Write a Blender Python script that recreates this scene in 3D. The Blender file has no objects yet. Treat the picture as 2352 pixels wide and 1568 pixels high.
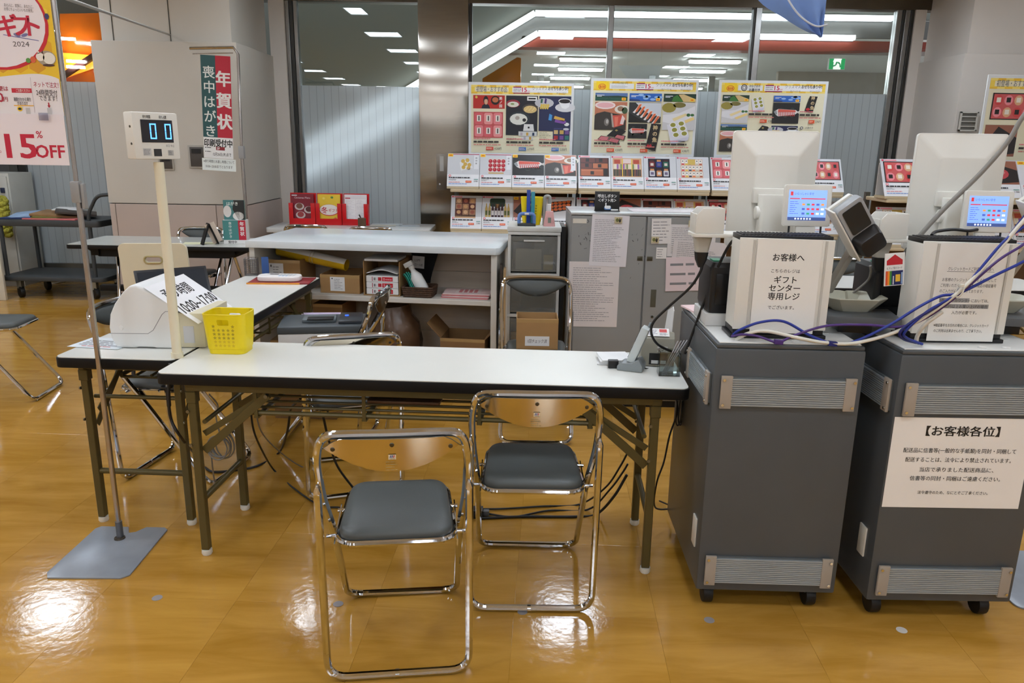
import bpy, bmesh, math, random
from mathutils import Vector, Matrix
R = random.Random(7)
C = bpy.context.scene.collection
sc = bpy.context.scene
PI = math.pi

# ---------------------------------------------------------------- camera
CAM_H, FPX, PITCH, ROLL = 1.46, 1750.0, .2505, .0155
cp, sp, cr, sr = math.cos(PITCH), math.sin(PITCH), math.cos(ROLL), math.sin(ROLL)
_up, _fw, _rt = Vector((0, sp, cp)), Vector((0, cp, -sp)), Vector((1, 0, 0))
camd = bpy.data.cameras.new('camera')
cam = bpy.data.objects.new('camera', camd)
C.objects.link(cam)
_cx = _rt*cr + _up*sr
_cy = -_rt*sr + _up*cr
m = Matrix((_cx, _cy, -_fw)).transposed().to_4x4()
m.translation = (0, 0, CAM_H)
cam.matrix_world = m
camd.sensor_width = 36
camd.lens = 36*FPX/2352
camd.clip_end = 200
camd.clip_start = .05
sc.camera = cam

# ---------------------------------------------------------------- world, exposure
w = bpy.data.worlds.new('world')
sc.world = w
w.use_nodes = True
w.node_tree.nodes['Background'].inputs[0].default_value = (.62, .66, .7, 1)
w.node_tree.nodes['Background'].inputs[1].default_value = .9
sc.view_settings.view_transform = 'Standard'
sc.view_settings.look = 'None'
sc.view_settings.gamma = 1
sc.view_settings.use_curve_mapping = False
sc.view_settings.exposure = 0.28
LAMP = 22.0          # radiance of the ceiling panels
cy = sc.cycles
cy.use_denoising = True
cy.max_bounces = 6
cy.diffuse_bounces = 3
cy.glossy_bounces = 4
cy.transmission_bounces = 6
cy.transparent_max_bounces = 12
cy.caustics_reflective = False
cy.caustics_refractive = False
cy.sample_clamp_indirect = 6

# ---------------------------------------------------------------- pixel helpers (2352 x 1568 frame)
def ray(px, py):
    u, v = px-1176, py-784
    uu, vv = cr*u+sr*v, -sr*u+cr*v
    return _rt*(uu/FPX) + _up*(-vv/FPX) + _fw
def at(px, py, y):                     # point of the pixel's ray at distance y
    d = ray(px, py)
    return Vector((0, 0, CAM_H)) + d*(y/d.y)
def az(px, py, z=0.0):                 # point of the pixel's ray at height z
    d = ray(px, py)
    return Vector((0, 0, CAM_H)) + d*((z-CAM_H)/d.z)

# ---------------------------------------------------------------- materials
def lin(c):
    return tuple(((x/255)/12.92 if x/255 <= .04045 else ((x/255+.055)/1.055)**2.4) for x in c)
def L4(c):
    return lin(c)+(1,)
MATS = {}
def M(name, rgb=(200, 200, 200), rough=.5, metal=0., noise=.06, scale=8., bump=0., bscale=60., coat=0., stretch=(1, 1, 1), trans=0., ior=1.45, emit=None, estr=0., spec=.5):
    if name in MATS:
        return MATS[name]
    mt = bpy.data.materials.new(name)
    mt.use_nodes = True
    nt = mt.node_tree
    b = nt.nodes['Principled BSDF']
    b.inputs['Roughness'].default_value = rough
    b.inputs['Metallic'].default_value = metal
    b.inputs['IOR'].default_value = ior
    b.inputs['Specular IOR Level'].default_value = spec
    b.inputs['Transmission Weight'].default_value = trans
    b.inputs['Coat Weight'].default_value = coat
    b.inputs['Coat Roughness'].default_value = .08
    tc = nt.nodes.new('ShaderNodeTexCoord')
    mp = nt.nodes.new('ShaderNodeMapping')
    mp.inputs['Scale'].default_value = stretch
    nt.links.new(tc.outputs['Object'], mp.inputs[0])
    if noise:
        n = nt.nodes.new('ShaderNodeTexNoise')
        n.inputs['Scale'].default_value = scale
        n.inputs['Detail'].default_value = 4
        nt.links.new(mp.outputs[0], n.inputs['Vector'])
        r = nt.nodes.new('ShaderNodeValToRGB')
        c = lin(rgb)
        r.color_ramp.elements[0].position, r.color_ramp.elements[1].position = .3, .7
        r.color_ramp.elements[0].color = tuple(x*(1-noise) for x in c)+(1,)
        r.color_ramp.elements[1].color = tuple(min(1, x*(1+noise)) for x in c)+(1,)
        nt.links.new(n.outputs['Fac'], r.inputs[0])
        nt.links.new(r.outputs[0], b.inputs['Base Color'])
    else:
        b.inputs['Base Color'].default_value = L4(rgb)
    if bump:
        n2 = nt.nodes.new('ShaderNodeTexNoise')
        n2.inputs['Scale'].default_value = bscale
        n2.inputs['Detail'].default_value = 3
        nt.links.new(mp.outputs[0], n2.inputs['Vector'])
        bp = nt.nodes.new('ShaderNodeBump')
        bp.inputs['Strength'].default_value = bump
        bp.inputs['Distance'].default_value = .01
        nt.links.new(n2.outputs['Fac'], bp.inputs['Height'])
        nt.links.new(bp.outputs[0], b.inputs['Normal'])
    if emit:
        b.inputs['Emission Color'].default_value = L4(emit)
        b.inputs['Emission Strength'].default_value = estr
    MATS[name] = mt
    return mt

def glass_mat(name, tint=(235, 242, 240), rough=0.02, refl=1.0):
    """thin clear sheet: transparent with a fresnel reflection"""
    mt = bpy.data.materials.new(name)
    mt.use_nodes = True
    nt = mt.node_tree
    nt.nodes.clear()
    o = nt.nodes.new('ShaderNodeOutputMaterial')
    mx = nt.nodes.new('ShaderNodeMixShader')
    tr = nt.nodes.new('ShaderNodeBsdfTransparent')
    tr.inputs[0].default_value = L4(tint)
    gl = nt.nodes.new('ShaderNodeBsdfGlossy')
    gl.inputs['Roughness'].default_value = rough
    fr = nt.nodes.new('ShaderNodeFresnel')
    fr.inputs[0].default_value = 1.5
    mu = nt.nodes.new('ShaderNodeMath')
    mu.operation = 'MULTIPLY'
    mu.inputs[1].default_value = refl
    nt.links.new(fr.outputs[0], mu.inputs[0])
    nt.links.new(mu.outputs[0], mx.inputs[0])
    nt.links.new(tr.outputs[0], mx.inputs[1])
    nt.links.new(gl.outputs[0], mx.inputs[2])
    nt.links.new(mx.outputs[0], o.inputs[0])
    MATS[name] = mt
    return mt

def emit_mat(name, rgb, s):
    mt = bpy.data.materials.new(name)
    mt.use_nodes = True
    nt = mt.node_tree
    nt.nodes.clear()
    o = nt.nodes.new('ShaderNodeOutputMaterial')
    e = nt.nodes.new('ShaderNodeEmission')
    e.inputs[0].default_value = L4(rgb)
    e.inputs[1].default_value = s
    nt.links.new(e.outputs[0], o.inputs[0])
    MATS[name] = mt
    return mt

# print material: colour comes from the flat artwork's own attribute
def print_mat(name, rough=.45, estr=0.):
    mt = bpy.data.materials.new(name)
    mt.use_nodes = True
    nt = mt.node_tree
    b = nt.nodes['Principled BSDF']
    a = nt.nodes.new('ShaderNodeAttribute')
    a.attribute_name = 'Col'
    nt.links.new(a.outputs['Color'], b.inputs['Base Color'])
    b.inputs['Roughness'].default_value = rough
    if estr:
        nt.links.new(a.outputs['Color'], b.inputs['Emission Color'])
        b.inputs['Emission Strength'].default_value = estr
    MATS[name] = mt
    return mt
PRINT = print_mat('printed_ink')
SCREEN = print_mat('screen_pixels', .2, .75)

# ---------------------------------------------------------------- mesh builder
def basis(d):
    d = d.normalized()
    a = Vector((0, 0, 1)) if abs(d.z) < .9 else Vector((1, 0, 0))
    u = d.cross(a).normalized()
    return u, d.cross(u).normalized()
class MB:
    def __init__(s):
        s.v, s.f = [], []
    def add(s, vs, fs):
        n = len(s.v)
        s.v += [Vector(x) for x in vs]
        s.f += [tuple(i+n for i in f) for f in fs]
        return s
    def xf(s, mtx, start=0):
        for i in range(start, len(s.v)):
            s.v[i] = mtx @ s.v[i]
        return s
    def box(s, x0, y0, z0, x1, y1, z1):
        return s.add([(x0, y0, z0), (x1, y0, z0), (x1, y1, z0), (x0, y1, z0), (x0, y0, z1), (x1, y0, z1), (x1, y1, z1), (x0, y1, z1)],
                     [(3, 2, 1, 0), (4, 5, 6, 7), (0, 1, 5, 4), (1, 2, 6, 5), (2, 3, 7, 6), (3, 0, 4, 7)])
    def cbox(s, c, sz, rx=0, ry=0, rz=0):
        k = len(s.v)
        h = Vector(sz)/2
        s.box(-h.x, -h.y, -h.z, h.x, h.y, h.z)
        M4 = Matrix.Translation(c) @ Matrix.Rotation(rz, 4, 'Z') @ Matrix.Rotation(ry, 4, 'Y') @ Matrix.Rotation(rx, 4, 'X')
        return s.xf(M4, k)
    def bar(s, p0, p1, w, h, up=(0, 0, 1)):           # rectangular bar between two points
        p0, p1 = Vector(p0), Vector(p1)
        d = (p1-p0).normalized()
        up = Vector(up)
        sd = d.cross(up)
        if sd.length < 1e-4:
            sd = d.cross(Vector((0, 1, 0)))
        sd.normalize()
        u = sd.cross(d).normalized()
        a, b = sd*w/2, u*h/2
        vs = [p+q for p in (p0, p1) for q in (-a-b, a-b, a+b, -a+b)]
        return s.add(vs, [(0, 1, 2, 3), (7, 6, 5, 4), (0, 4, 5, 1), (1, 5, 6, 2), (2, 6, 7, 3), (3, 7, 4, 0)])
    def prism(s, pts, a0, a1, ax='z'):
        n = len(pts)
        def mk(p, a):
            return {'z': (p[0], p[1], a), 'y': (p[0], a, p[1]), 'x': (a, p[0], p[1])}[ax]
        vs = [mk(p, a0) for p in pts]+[mk(p, a1) for p in pts]
        fs = [tuple(range(n))[::-1], tuple(range(n, 2*n))]+[(i, (i+1) % n, n+(i+1) % n, n+i) for i in range(n)]
        return s.add(vs, fs)
    def loft(s, rings, cap=True, closed=True):
        n = len(rings[0])
        vs = [p for r in rings for p in r]
        fs = []
        for k in range(len(rings)-1):
            for i in range(n if closed else n-1):
                j = (i+1) % n
                fs.append((k*n+i, k*n+j, (k+1)*n+j, (k+1)*n+i))
        if cap:
            fs += [tuple(range(n))[::-1], tuple(range((len(rings)-1)*n, len(rings)*n))]
        return s.add(vs, fs)
    def cyl(s, p0, p1, r0, r1=None, n=14, cap=True):
        p0, p1 = Vector(p0), Vector(p1)
        r1 = r0 if r1 is None else r1
        u, v = basis(p1-p0)
        ring = lambda p, r: [p+(u*math.cos(2*PI*i/n)+v*math.sin(2*PI*i/n))*r for i in range(n)]
        return s.loft([ring(p0, r0), ring(p1, r1)], cap)
    def tube(s, path, r, n=8, closed=False, cap=True):
        P = [Vector(p) for p in path]
        k = len(P)
        rings = []
        u = None
        for i in range(k):
            a = P[i-1] if (i > 0 or closed) else P[i]
            b = P[(i+1) % k] if (i < k-1 or closed) else P[i]
            d = (b-a).normalized()
            if u is None:
                u, _ = basis(d)
            u = (u-d*u.dot(d)).normalized()
            v = d.cross(u)
            rr = r[i] if isinstance(r, (list, tuple)) else r
            rings.append([P[i]+(u*math.cos(2*PI*j/n)+v*math.sin(2*PI*j/n))*rr for j in range(n)])
        if closed:
            rings.append(rings[0])
        return s.loft(rings, cap and not closed)
    def lathe(s, prof, c=(0, 0, 0), n=20):
        c = Vector(c)
        rings = [[c+Vector((r*math.cos(2*PI*i/n), r*math.sin(2*PI*i/n), z)) for i in range(n)] for r, z in prof]
        return s.loft(rings)
    def ell(s, c, r, n=12, k=8):
        c = Vector(c)
        rings = []
        for j in range(k+1):
            t = -PI/2+PI*j/k
            q = max(math.cos(t), .02)
            rings.append([c+Vector((r[0]*q*math.cos(2*PI*i/n), r[1]*q*math.sin(2*PI*i/n), r[2]*math.sin(t))) for i in range(n)])
        return s.loft(rings)
    def sheet(s, grid, t=.001):                        # grid[row][col] of points -> thin curved sheet
        nr, nc = len(grid), len(grid[0])
        g = [[Vector(p) for p in r] for r in grid]
        nrm = (g[0][-1]-g[0][0]).cross(g[-1][0]-g[0][0]).normalized()*t
        vs = [p for r in g for p in r]+[p+nrm for r in g for p in r]
        o = nr*nc
        fs = []
        for i in range(nr-1):
            for j in range(nc-1):
                a = i*nc+j
                fs.append((a, a+nc, a+nc+1, a+1))
                fs.append((o+a, o+a+1, o+a+nc+1, o+a+nc))
        for i in range(nr-1):
            a = i*nc
            fs.append((a, o+a, o+a+nc, a+nc))
            b = i*nc+nc-1
            fs.append((b, b+nc, o+b+nc, o+b))
        for j in range(nc-1):
            fs.append((j, j+1, o+j+1, o+j))
            b = (nr-1)*nc+j
            fs.append((b, o+b, o+b+1, b+1))
        return s.add(vs, fs)
    def mesh(s, name, mat, bevel=0, seg=2, smooth=35):
        me = bpy.data.meshes.new(name)
        me.from_pydata(s.v, [], s.f)
        bm = bmesh.new()
        bm.from_mesh(me)
        bmesh.ops.recalc_face_normals(bm, faces=bm.faces)
        if bevel:
            ed = [e for e in bm.edges if len(e.link_faces) == 2 and e.calc_face_angle(0) > .6]
            bmesh.ops.bevel(bm, geom=ed, offset=bevel, segments=seg, affect='EDGES', profile=.6, clamp_overlap=True)
        bm.to_mesh(me)
        bm.free()
        me.materials.append(mat)
        if smooth:
            me.polygons.foreach_set('use_smooth', [True]*len(me.polygons))
            me.set_sharp_from_angle(angle=math.radians(smooth))
        return me
    def build(s, name, mat, parent=None, bevel=0, seg=2, smooth=35, loc=None, rot=None):
        return obj(name, s.mesh(name, mat, bevel, seg, smooth), parent, loc, rot)

def obj(name, me, parent=None, loc=None, rot=None):
    o = bpy.data.objects.new(name, me)
    C.objects.link(o)
    o.parent = parent
    if loc is not None:
        o.location = loc
    if rot is not None:
        o.rotation_euler = rot
    return o
def tag(o, label, cat, group=None):
    o['label'], o['category'] = label, cat
    if group:
        o['group'] = group
    return o
def thing(name, label, cat, loc=(0, 0, 0), rz=0, group=None):
    o = bpy.data.objects.new(name, None)
    o.empty_display_size = .05
    C.objects.link(o)
    o.location = loc
    o.rotation_euler = (0, 0, rz) if not isinstance(rz, (tuple, list)) else rz
    return tag(o, label, cat, group)
def struct(o):
    o['kind'] = 'structure'
    return o
def dup(root, label=None, group=None, loc=None, rz=None, parent=None):
    r = root.copy()
    C.objects.link(r)
    r.parent = parent
    if loc is not None:
        r.location = loc
    if rz is not None:
        r.rotation_euler = (0, 0, rz)
    if label:
        r['label'] = label
    if group:
        r['group'] = group
    for ch in list(root.children):
        dup(ch, parent=r)
    return r
def rrect(x0, y0, x1, y1, r, n=5):
    pts = []
    for cx, cyy, a in ((x1-r, y0+r, -90), (x1-r, y1-r, 0), (x0+r, y1-r, 90), (x0+r, y0+r, 180)):
        for i in range(n+1):
            t = math.radians(a+90*i/n)
            pts.append((cx+r*math.cos(t), cyy+r*math.sin(t)))
    return pts
def arc_path(pts, r, n=5, closed=False):
    """polyline with rounded corners"""
    P = [Vector(p) for p in pts]
    out = []
    k = len(P)
    for i in range(k):
        if not closed and i in (0, k-1):
            out.append(P[i])
            continue
        a, b, c = P[i-1], P[i], P[(i+1) % k]
        d0, d1 = (a-b), (c-b)
        rr = min(r, d0.length*.49, d1.length*.49)
        s0, s1 = b+d0.normalized()*rr, b+d1.normalized()*rr
        for j in range(n+1):
            t = j/n
            out.append(s0*(1-t)**2+b*2*t*(1-t)+s1*t*t)
    return out
def spline(pts, n=8):
    P = [Vector(p) for p in pts]
    P = [P[0]*2-P[1]]+P+[P[-1]*2-P[-2]]
    out = []
    for i in range(1, len(P)-2):
        for j in range(n):
            t = j/n
            a, b, c, d = P[i-1:i+3]
            out.append(.5*((2*b)+(c-a)*t+(2*a-5*b+4*c-d)*t*t+(3*b-a-3*c+d)*t**3))
    out.append(P[-2])
    return out

# ---------------------------------------------------------------- flat print (artwork, lettering)
_glyph = {}
def glyphs(s, bold=0.):
    key = (s, bold)
    if key not in _glyph:
        cu = bpy.data.curves.new('lettering', 'FONT')
        cu.body = s
        cu.size = 1
        cu.resolution_u = 2
        cu.offset = bold
        cu.align_x = 'CENTER'
        o = bpy.data.objects.new('lettering', cu)
        me = o.to_mesh()
        vs = [(p.co.x, p.co.y) for p in me.vertices]
        fs = [tuple(p.vertices) for p in me.polygons]
        o.to_mesh_clear()
        bpy.data.objects.remove(o)
        bpy.data.curves.remove(cu)
        _glyph[key] = (vs, fs)
    return _glyph[key]
STEP = .00035
class Print:
    """flat artwork in u (right) / v (up); faces -y; shapes later in the list lie on top"""
    def __init__(s):
        s.v, s.f, s.c, s.l = [], [], [], 1
    def poly(s, pts, col, up=True):
        n = len(s.v)
        s.v += [(p[0], -s.l*STEP, p[1]) for p in pts]
        s.f.append(tuple(range(n, n+len(pts))))
        s.c.append(col)
        return s
    def up(s):
        s.l += 1
        return s
    def rect(s, x0, y0, x1, y1, col):
        return s.poly([(x0, y0), (x1, y0), (x1, y1), (x0, y1)], col)
    def rr(s, x0, y0, x1, y1, r, col):
        return s.poly(rrect(x0, y0, x1, y1, r, 3), col)
    def ell(s, cx, cyy, rx, ry, col, n=16, rot=0):
        c, q = math.cos(rot), math.sin(rot)
        return s.poly([(cx+rx*math.cos(t)*c-ry*math.sin(t)*q, cyy+rx*math.cos(t)*q+ry*math.sin(t)*c) for t in [2*PI*i/n for i in range(n)]], col)
    def text(s, t, x, y, h, col, bold=.0, align='c', wid=None, sx=1., shear=0., rot=0.):
        vs, fs = glyphs(t, 0.)
        if not vs:
            return s
        xs = [p[0] for p in vs]
        x0, x1 = min(xs), max(xs)
        k = h
        if wid:
            sx = wid/((x1-x0)*k)
        ox = {'c': (x0+x1)/2, 'l': x0, 'r': x1}[align]
        n = len(s.v)
        c, q = math.cos(rot), math.sin(rot)
        bo = bold*1.1
        for ci, (du, dv) in enumerate(((0, 0),) if bold < .003 else ((-bo, -bo*.6), (bo, -bo*.6), (-bo, bo*.6), (bo, bo*.6))):
            n = len(s.v)
            for a, b in vs:
                U, V = (a-ox+du)*k*sx+b*k*shear, (b+dv)*k
                s.v.append((x+U*c-V*q, -s.l*STEP-ci*.00007, y+U*q+V*c))
            s.f += [tuple(i+n for i in f) for f in fs]
            s.c += [col]*len(fs)
        return s
    def vtext(s, t, x, y, h, col, bold=0., step=1.12, sx=1.):
        for i, ch in enumerate(t):
            s.text(ch, x, y-i*h*step, h, col, bold, sx=sx)
        return s
    def lines(s, x0, y0, x1, y1, n, col, seed=1, th=.42, gap=.0):
        """rows of small unreadable print"""
        r = random.Random(seed)
        st = (y1-y0)/n
        for i in range(n):
            yy = y1-(i+.5)*st
            x = x0
            end = x0+(x1-x0)*(r.uniform(.55, 1) if n > 1 else 1)
            while x < end:
                ln = r.uniform(.6, 2.6)*st
                e = min(x+ln, end)
                s.rect(x, yy-st*th/2, e, yy+st*th/2, col)
                x = e+st*.25
        return s
    def mesh(s, name='print', mat=None, front=True):
        me = bpy.data.meshes.new(name)
        me.from_pydata(s.v, [], s.f)
        at_ = me.color_attributes.new('Col', 'FLOAT_COLOR', 'CORNER')
        buf = []
        for p, c in zip(me.polygons, s.c):
            buf += list(L4(c))*p.loop_total
        at_.data.foreach_set('color', buf)
        me.materials.append(mat or PRINT)
        return me
    def build(s, parent=None, name='print', loc=None, rot=None, mat=None):
        return obj(name, s.mesh(name, mat), parent, loc, rot)
WHITE, BLACK, RED = (238, 238, 236), (22, 22, 24), (200, 30, 50)

def sheet_thing(name, label, cat, w, h, prn, loc, rot, col=WHITE, t=.0012, mat=None, group=None, pname='print'):
    """a flat paper / board (origin bottom centre, facing -y) with its artwork as a part"""
    b = MB().box(-w/2, 0, 0, w/2, t, h).build(name, mat or M('paper_%d_%d_%d' % col, col, .6, noise=.02), None, loc=loc, rot=rot, smooth=0)
    tag(b, label, cat, group)
    if prn:
        prn.build(b, pname)
    return b
# ================================================================ structure
YW, HC = 8.1, 3.0
def floor_material():
    mt = bpy.data.materials.new('ochre_vinyl_tile')
    mt.use_nodes = True
    nt = mt.node_tree
    b = nt.nodes['Principled BSDF']
    g = nt.nodes.new('ShaderNodeNewGeometry')
    oi = nt.nodes.new('ShaderNodeObjectInfo')
    mp = nt.nodes.new('ShaderNodeMapping')
    mp.inputs['Scale'].default_value = (.8, 4.2, 1)
    mp.inputs['Rotation'].default_value = (0, 0, .05)
    ad = nt.nodes.new('ShaderNodeVectorMath')
    ad.operation = 'ADD'
    mul = nt.nodes.new('ShaderNodeVectorMath')
    mul.operation = 'SCALE'
    mul.inputs['Scale'].default_value = 3
    cmb = nt.nodes.new('ShaderNodeCombineXYZ')
    nt.links.new(oi.outputs['Random'], cmb.inputs['Y'])
    nt.links.new(cmb.outputs[0], mul.inputs[0])
    nt.links.new(g.outputs['Position'], ad.inputs[0])
    nt.links.new(mul.outputs[0], ad.inputs[1])
    nt.links.new(ad.outputs[0], mp.inputs[0])
    n = nt.nodes.new('ShaderNodeTexNoise')
    n.inputs['Scale'].default_value = 2.6
    n.inputs['Detail'].default_value = 5
    n.inputs['Roughness'].default_value = .62
    n.inputs['Distortion'].default_value = .5
    nt.links.new(mp.outputs[0], n.inputs['Vector'])
    r = nt.nodes.new('ShaderNodeValToRGB')
    r.color_ramp.elements[0].position = .28
    r.color_ramp.elements[0].color = L4((163, 116, 38))
    r.color_ramp.elements[1].position = .75
    r.color_ramp.elements[1].color = L4((195, 147, 66))
    nt.links.new(n.outputs['Fac'], r.inputs[0])
    hs = nt.nodes.new('ShaderNodeHueSaturation')
    mr = nt.nodes.new('ShaderNodeMapRange')
    mr.inputs['To Min'].default_value = .965
    mr.inputs['To Max'].default_value = 1.035
    nt.links.new(oi.outputs['Random'], mr.inputs[0])
    nt.links.new(mr.outputs[0], hs.inputs['Value'])
    nt.links.new(r.outputs[0], hs.inputs['Color'])
    nt.links.new(hs.outputs[0], b.inputs['Base Color'])
    b.inputs['Roughness'].default_value = .115
    b.inputs['IOR'].default_value = 1.5
    n2 = nt.nodes.new('ShaderNodeTexNoise')
    n2.inputs['Scale'].default_value = 34
    n2.inputs['Detail'].default_value = 4
    nt.links.new(g.outputs['Position'], n2.inputs['Vector'])
    bp = nt.nodes.new('ShaderNodeBump')
    bp.inputs['Strength'].default_value = .055
    bp.inputs['Distance'].default_value = .01
    nt.links.new(n2.outputs['Fac'], bp.inputs['Height'])
    nt.links.new(bp.outputs[0], b.inputs['Normal'])
    return mt
FLOOR = floor_material()
floor = struct(MB().box(-9, -7, -.06, 6, YW+.15, -.003).build('floor', FLOOR, smooth=0))
TS, TA = .4572, -.047
tile_me = MB().box(-TS/2+.0002, -TS/2+.0002, -.0028, TS/2-.0002, TS/2-.0002, 0).mesh('floor_tile', FLOOR, bevel=.0004, seg=1, smooth=0)
for i in range(-13, 7):
    for j in range(-3, 14):
        q = Matrix.Rotation(TA, 2) @ Vector(((i+.5)*TS, (j+.5)*TS))
        x, y = q.x+.02, q.y+2.17
        if -.73*y-.75 < x < min(.76*y+.5, 2.6) and y < YW-.2 and y > 1.25:
            obj('floor_tile', tile_me, floor, (x, y, 0), (0, 0, TA))
WALL = M('wall_putty', (195, 189, 178), .75, noise=.02, scale=3)
WALLW = M('wall_warm_putty', (214, 206, 197), .75, noise=.02, scale=3)
PINK = M('wall_pink_wainscot', (186, 171, 161), .7, noise=.03, scale=3)
CEIL = M('ceiling_white', (238, 240, 242), .9, noise=.02)
struct(MB().box(-9, -7, HC, 6, YW, HC+.1).build('ceiling', CEIL, smooth=0))
struct(MB().box(-9.1, -7, 0, -9, YW, HC).build('wall_left', M('wall_white', (228, 230, 232), .8), smooth=0))
struct(MB().box(-9, -7.1, 0, 6, -7, HC).build('wall_rear', M('wall_white'), smooth=0))
struct(MB().box(5.0, -7, 0, 5.1, 6.0, HC).build('wall_right', M('wall_white'), smooth=0))
# --- left pier: a proud cladding box below, set-back pier above
YB = 7.0
xl, xr = at(231, 300, YB).x, at(556, 300, YB).x
zt = at(400, 95, YB).z
zp = at(400, 468, YB).z
pier = struct(MB().box(xl+.05, YB+.10, zt, xr-.07, YW-.02, HC).build('wall_pier_upper', WALL, smooth=0))
for k, px in enumerate((256, 388)):
    xx = at(px, 40, YB+.1).x
    MB().box(xx-.004, YB+.097, zt+.001, xx+.004, YB+.1, HC-.001).build('panel_joint', M('joint_dark', (70, 68, 62), .8), pier, smooth=0)
cl = struct(MB().box(xl, YB, zp, xr, YW-.02, zt).build('wall_pier_cladding', WALL, bevel=.004, smooth=0))
ws = struct(MB().box(xl+.008, YB+.008, 0, xr-.008, YW-.02, zp-.004).build('wall_pier_core', M('joint_dark', (70, 68, 62), .8), smooth=0))
px_ = [xl+.004, at(275, 560, YB).x, at(503, 560, YB).x, xr]
for a, b in zip(px_[:-1], px_[1:]):
    MB().box(a+.0025, YB-.004, .08, b-.0025, YB+.007, zp-.007).build('wainscot_panel', PINK, ws, bevel=.002, seg=1, smooth=0)
MB().box(xr-.007, YB+.003, .08, xr+.004, YW-.03, zp-.007).build('wainscot_panel', PINK, ws, bevel=.002, seg=1, smooth=0)
# recess boxes in the pier face (service hatches)
for nm, x0, y0, x1, y1 in (('a', 436, 334, 470, 386), ('b', 366, 352, 398, 391)):
    p, q = at(x0, y1, YB), at(x1, y0, YB)
    t_ = thing('wall_hatch', {'a': 'small dark intercom box set in the grey pier beside the hanging banner', 'b': 'small square hatch in the grey pier behind the white display pole'}[nm], 'wall hatch', (p.x, YB, p.z))
    W_, H_ = q.x-p.x, q.z-p.z
    MB().box(0, -.012, 0, W_, -.0005, H_).build('frame', M('hatch_frame', (170, 165, 155), .5), t_, bevel=.003)
    MB().box(.018, -.016, .015, W_-.012, -.0125, H_-.015).build('cover', M('hatch_dark', (72, 68, 64), .35), t_, bevel=.002)
    MB().box(.035, -.02, H_-.07, W_-.03, -.0165, H_-.03).build('slot', M('hatch_slot', (25, 25, 25), .3), t_)
# --- right pier
pb = at(2105, 146, YW)
k = 0
ya, yb = 4.0, YW
for _ in range(40):                      # depth of the near corner: same x as the far corner
    ym = (ya+yb)/2
    if at(2217, 122, ym).x > pb.x:
        yb = ym
    else:
        ya = ym
YR = ym
xq, zq = pb.x, pb.z
struct(MB().box(xq+.06, YR+.08, zq, 6, YW-.02, HC).build('wall_right_pier_upper', WALLW, smooth=0))
zr = at(2150, 335, YR).z
struct(MB().box(xq, YR, 0, 6, YW-.02, zq).build('wall_right_pier_cladding', WALLW, bevel=.004, smooth=0))
g_ = at(2200, 301, YR-.02)
g2 = at(2240, 262, YR-.02)
vg = thing('wall_vent_grille', 'small beige louvred grille on the right wall beside the food poster', 'vent', (g_.x, YR-.002, g_.z))
W_, H_ = .16, .17
MB().box(0, -.015, 0, W_, -.001, H_).build('backing', M('grille_back', (120, 116, 108), .6), vg)
for a in ((0, 0, W_, .012), (0, H_-.012, W_, H_), (0, 0, .012, H_), (W_-.012, 0, W_, H_)):
    MB().box(a[0], -.03, a[1], a[2], -.0155, a[3]).build('frame_bar', M('grille_frame', (205, 200, 190), .5), vg)
for i in range(1, 4):
    MB().box(.013, -.026, H_*i/4-.004, W_-.013, -.016, H_*i/4+.004).build('slat', M('grille_frame'), vg)
# --- window wall
STEEL = M('brushed_steel', (176, 170, 160), .24, 1., noise=.03, stretch=(.6, .6, 9))
_b = STEEL.node_tree.nodes['Principled BSDF']
_b.inputs['Anisotropic'].default_value = 1.0
_b.inputs['Anisotropic Rotation'].default_value = .0
_b.inputs['Roughness'].default_value = .2
FRAME = M('window_steel', (150, 150, 148), .28, 1., noise=.05, scale=20)
ALU = M('dark_frame', (70, 70, 68), .4, .8)
GLASS = glass_mat('window_glass', (238, 243, 240), .0, 1.5)
def frosted():
    mt = bpy.data.materials.new('frosted_film')
    mt.use_nodes = True
    nt = mt.node_tree
    nt.nodes.clear()
    o = nt.nodes.new('ShaderNodeOutputMaterial')
    rf = nt.nodes.new('ShaderNodeBsdfRefraction')
    rf.inputs['IOR'].default_value = 1.3
    rf.inputs['Roughness'].default_value = .42
    rf.inputs['Color'].default_value = L4((222, 229, 229))
    df = nt.nodes.new('ShaderNodeBsdfDiffuse')
    df.inputs[0].default_value = L4((150, 166, 170))
    gl = nt.nodes.new('ShaderNodeBsdfGlossy')
    gl.inputs['Roughness'].default_value = .06
    tc = nt.nodes.new('ShaderNodeTexCoord')
    wv = nt.nodes.new('ShaderNodeTexWave')
    wv.bands_direction = 'X'
    wv.inputs['Scale'].default_value = 4.2
    rm = nt.nodes.new('ShaderNodeValToRGB')
    rm.color_ramp.elements[0].position = .0
    rm.color_ramp.elements[0].color = L4((172, 182, 187))
    rm.color_ramp.elements[1].position = .03
    rm.color_ramp.elements[1].color = L4((228, 237, 240))
    nt.links.new(tc.outputs['Object'], wv.inputs['Vector'])
    nt.links.new(wv.outputs['Fac'], rm.inputs[0])
    nt.links.new(rm.outputs[0], df.inputs[0])
    m1 = nt.nodes.new('ShaderNodeMixShader')
    m1.inputs[0].default_value = .56
    nt.links.new(rf.outputs[0], m1.inputs[1])
    nt.links.new(df.outputs[0], m1.inputs[2])
    m2 = nt.nodes.new('ShaderNodeMixShader')
    fr = nt.nodes.new('ShaderNodeFresnel')
    fr.inputs[0].default_value = 1.45
    nt.links.new(fr.outputs[0], m2.inputs[0])
    nt.links.new(m1.outputs[0], m2.inputs[1])
    nt.links.new(gl.outputs[0], m2.inputs[2])
    nt.links.new(m2.outputs[0], o.inputs[0])
    return mt
FROST = frosted()
zf = at(963, 200, YW).z
zb = .18
ztop = at(1300, 12, YW).z
wx = lambda px: at(px, 200, YW).x
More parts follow.
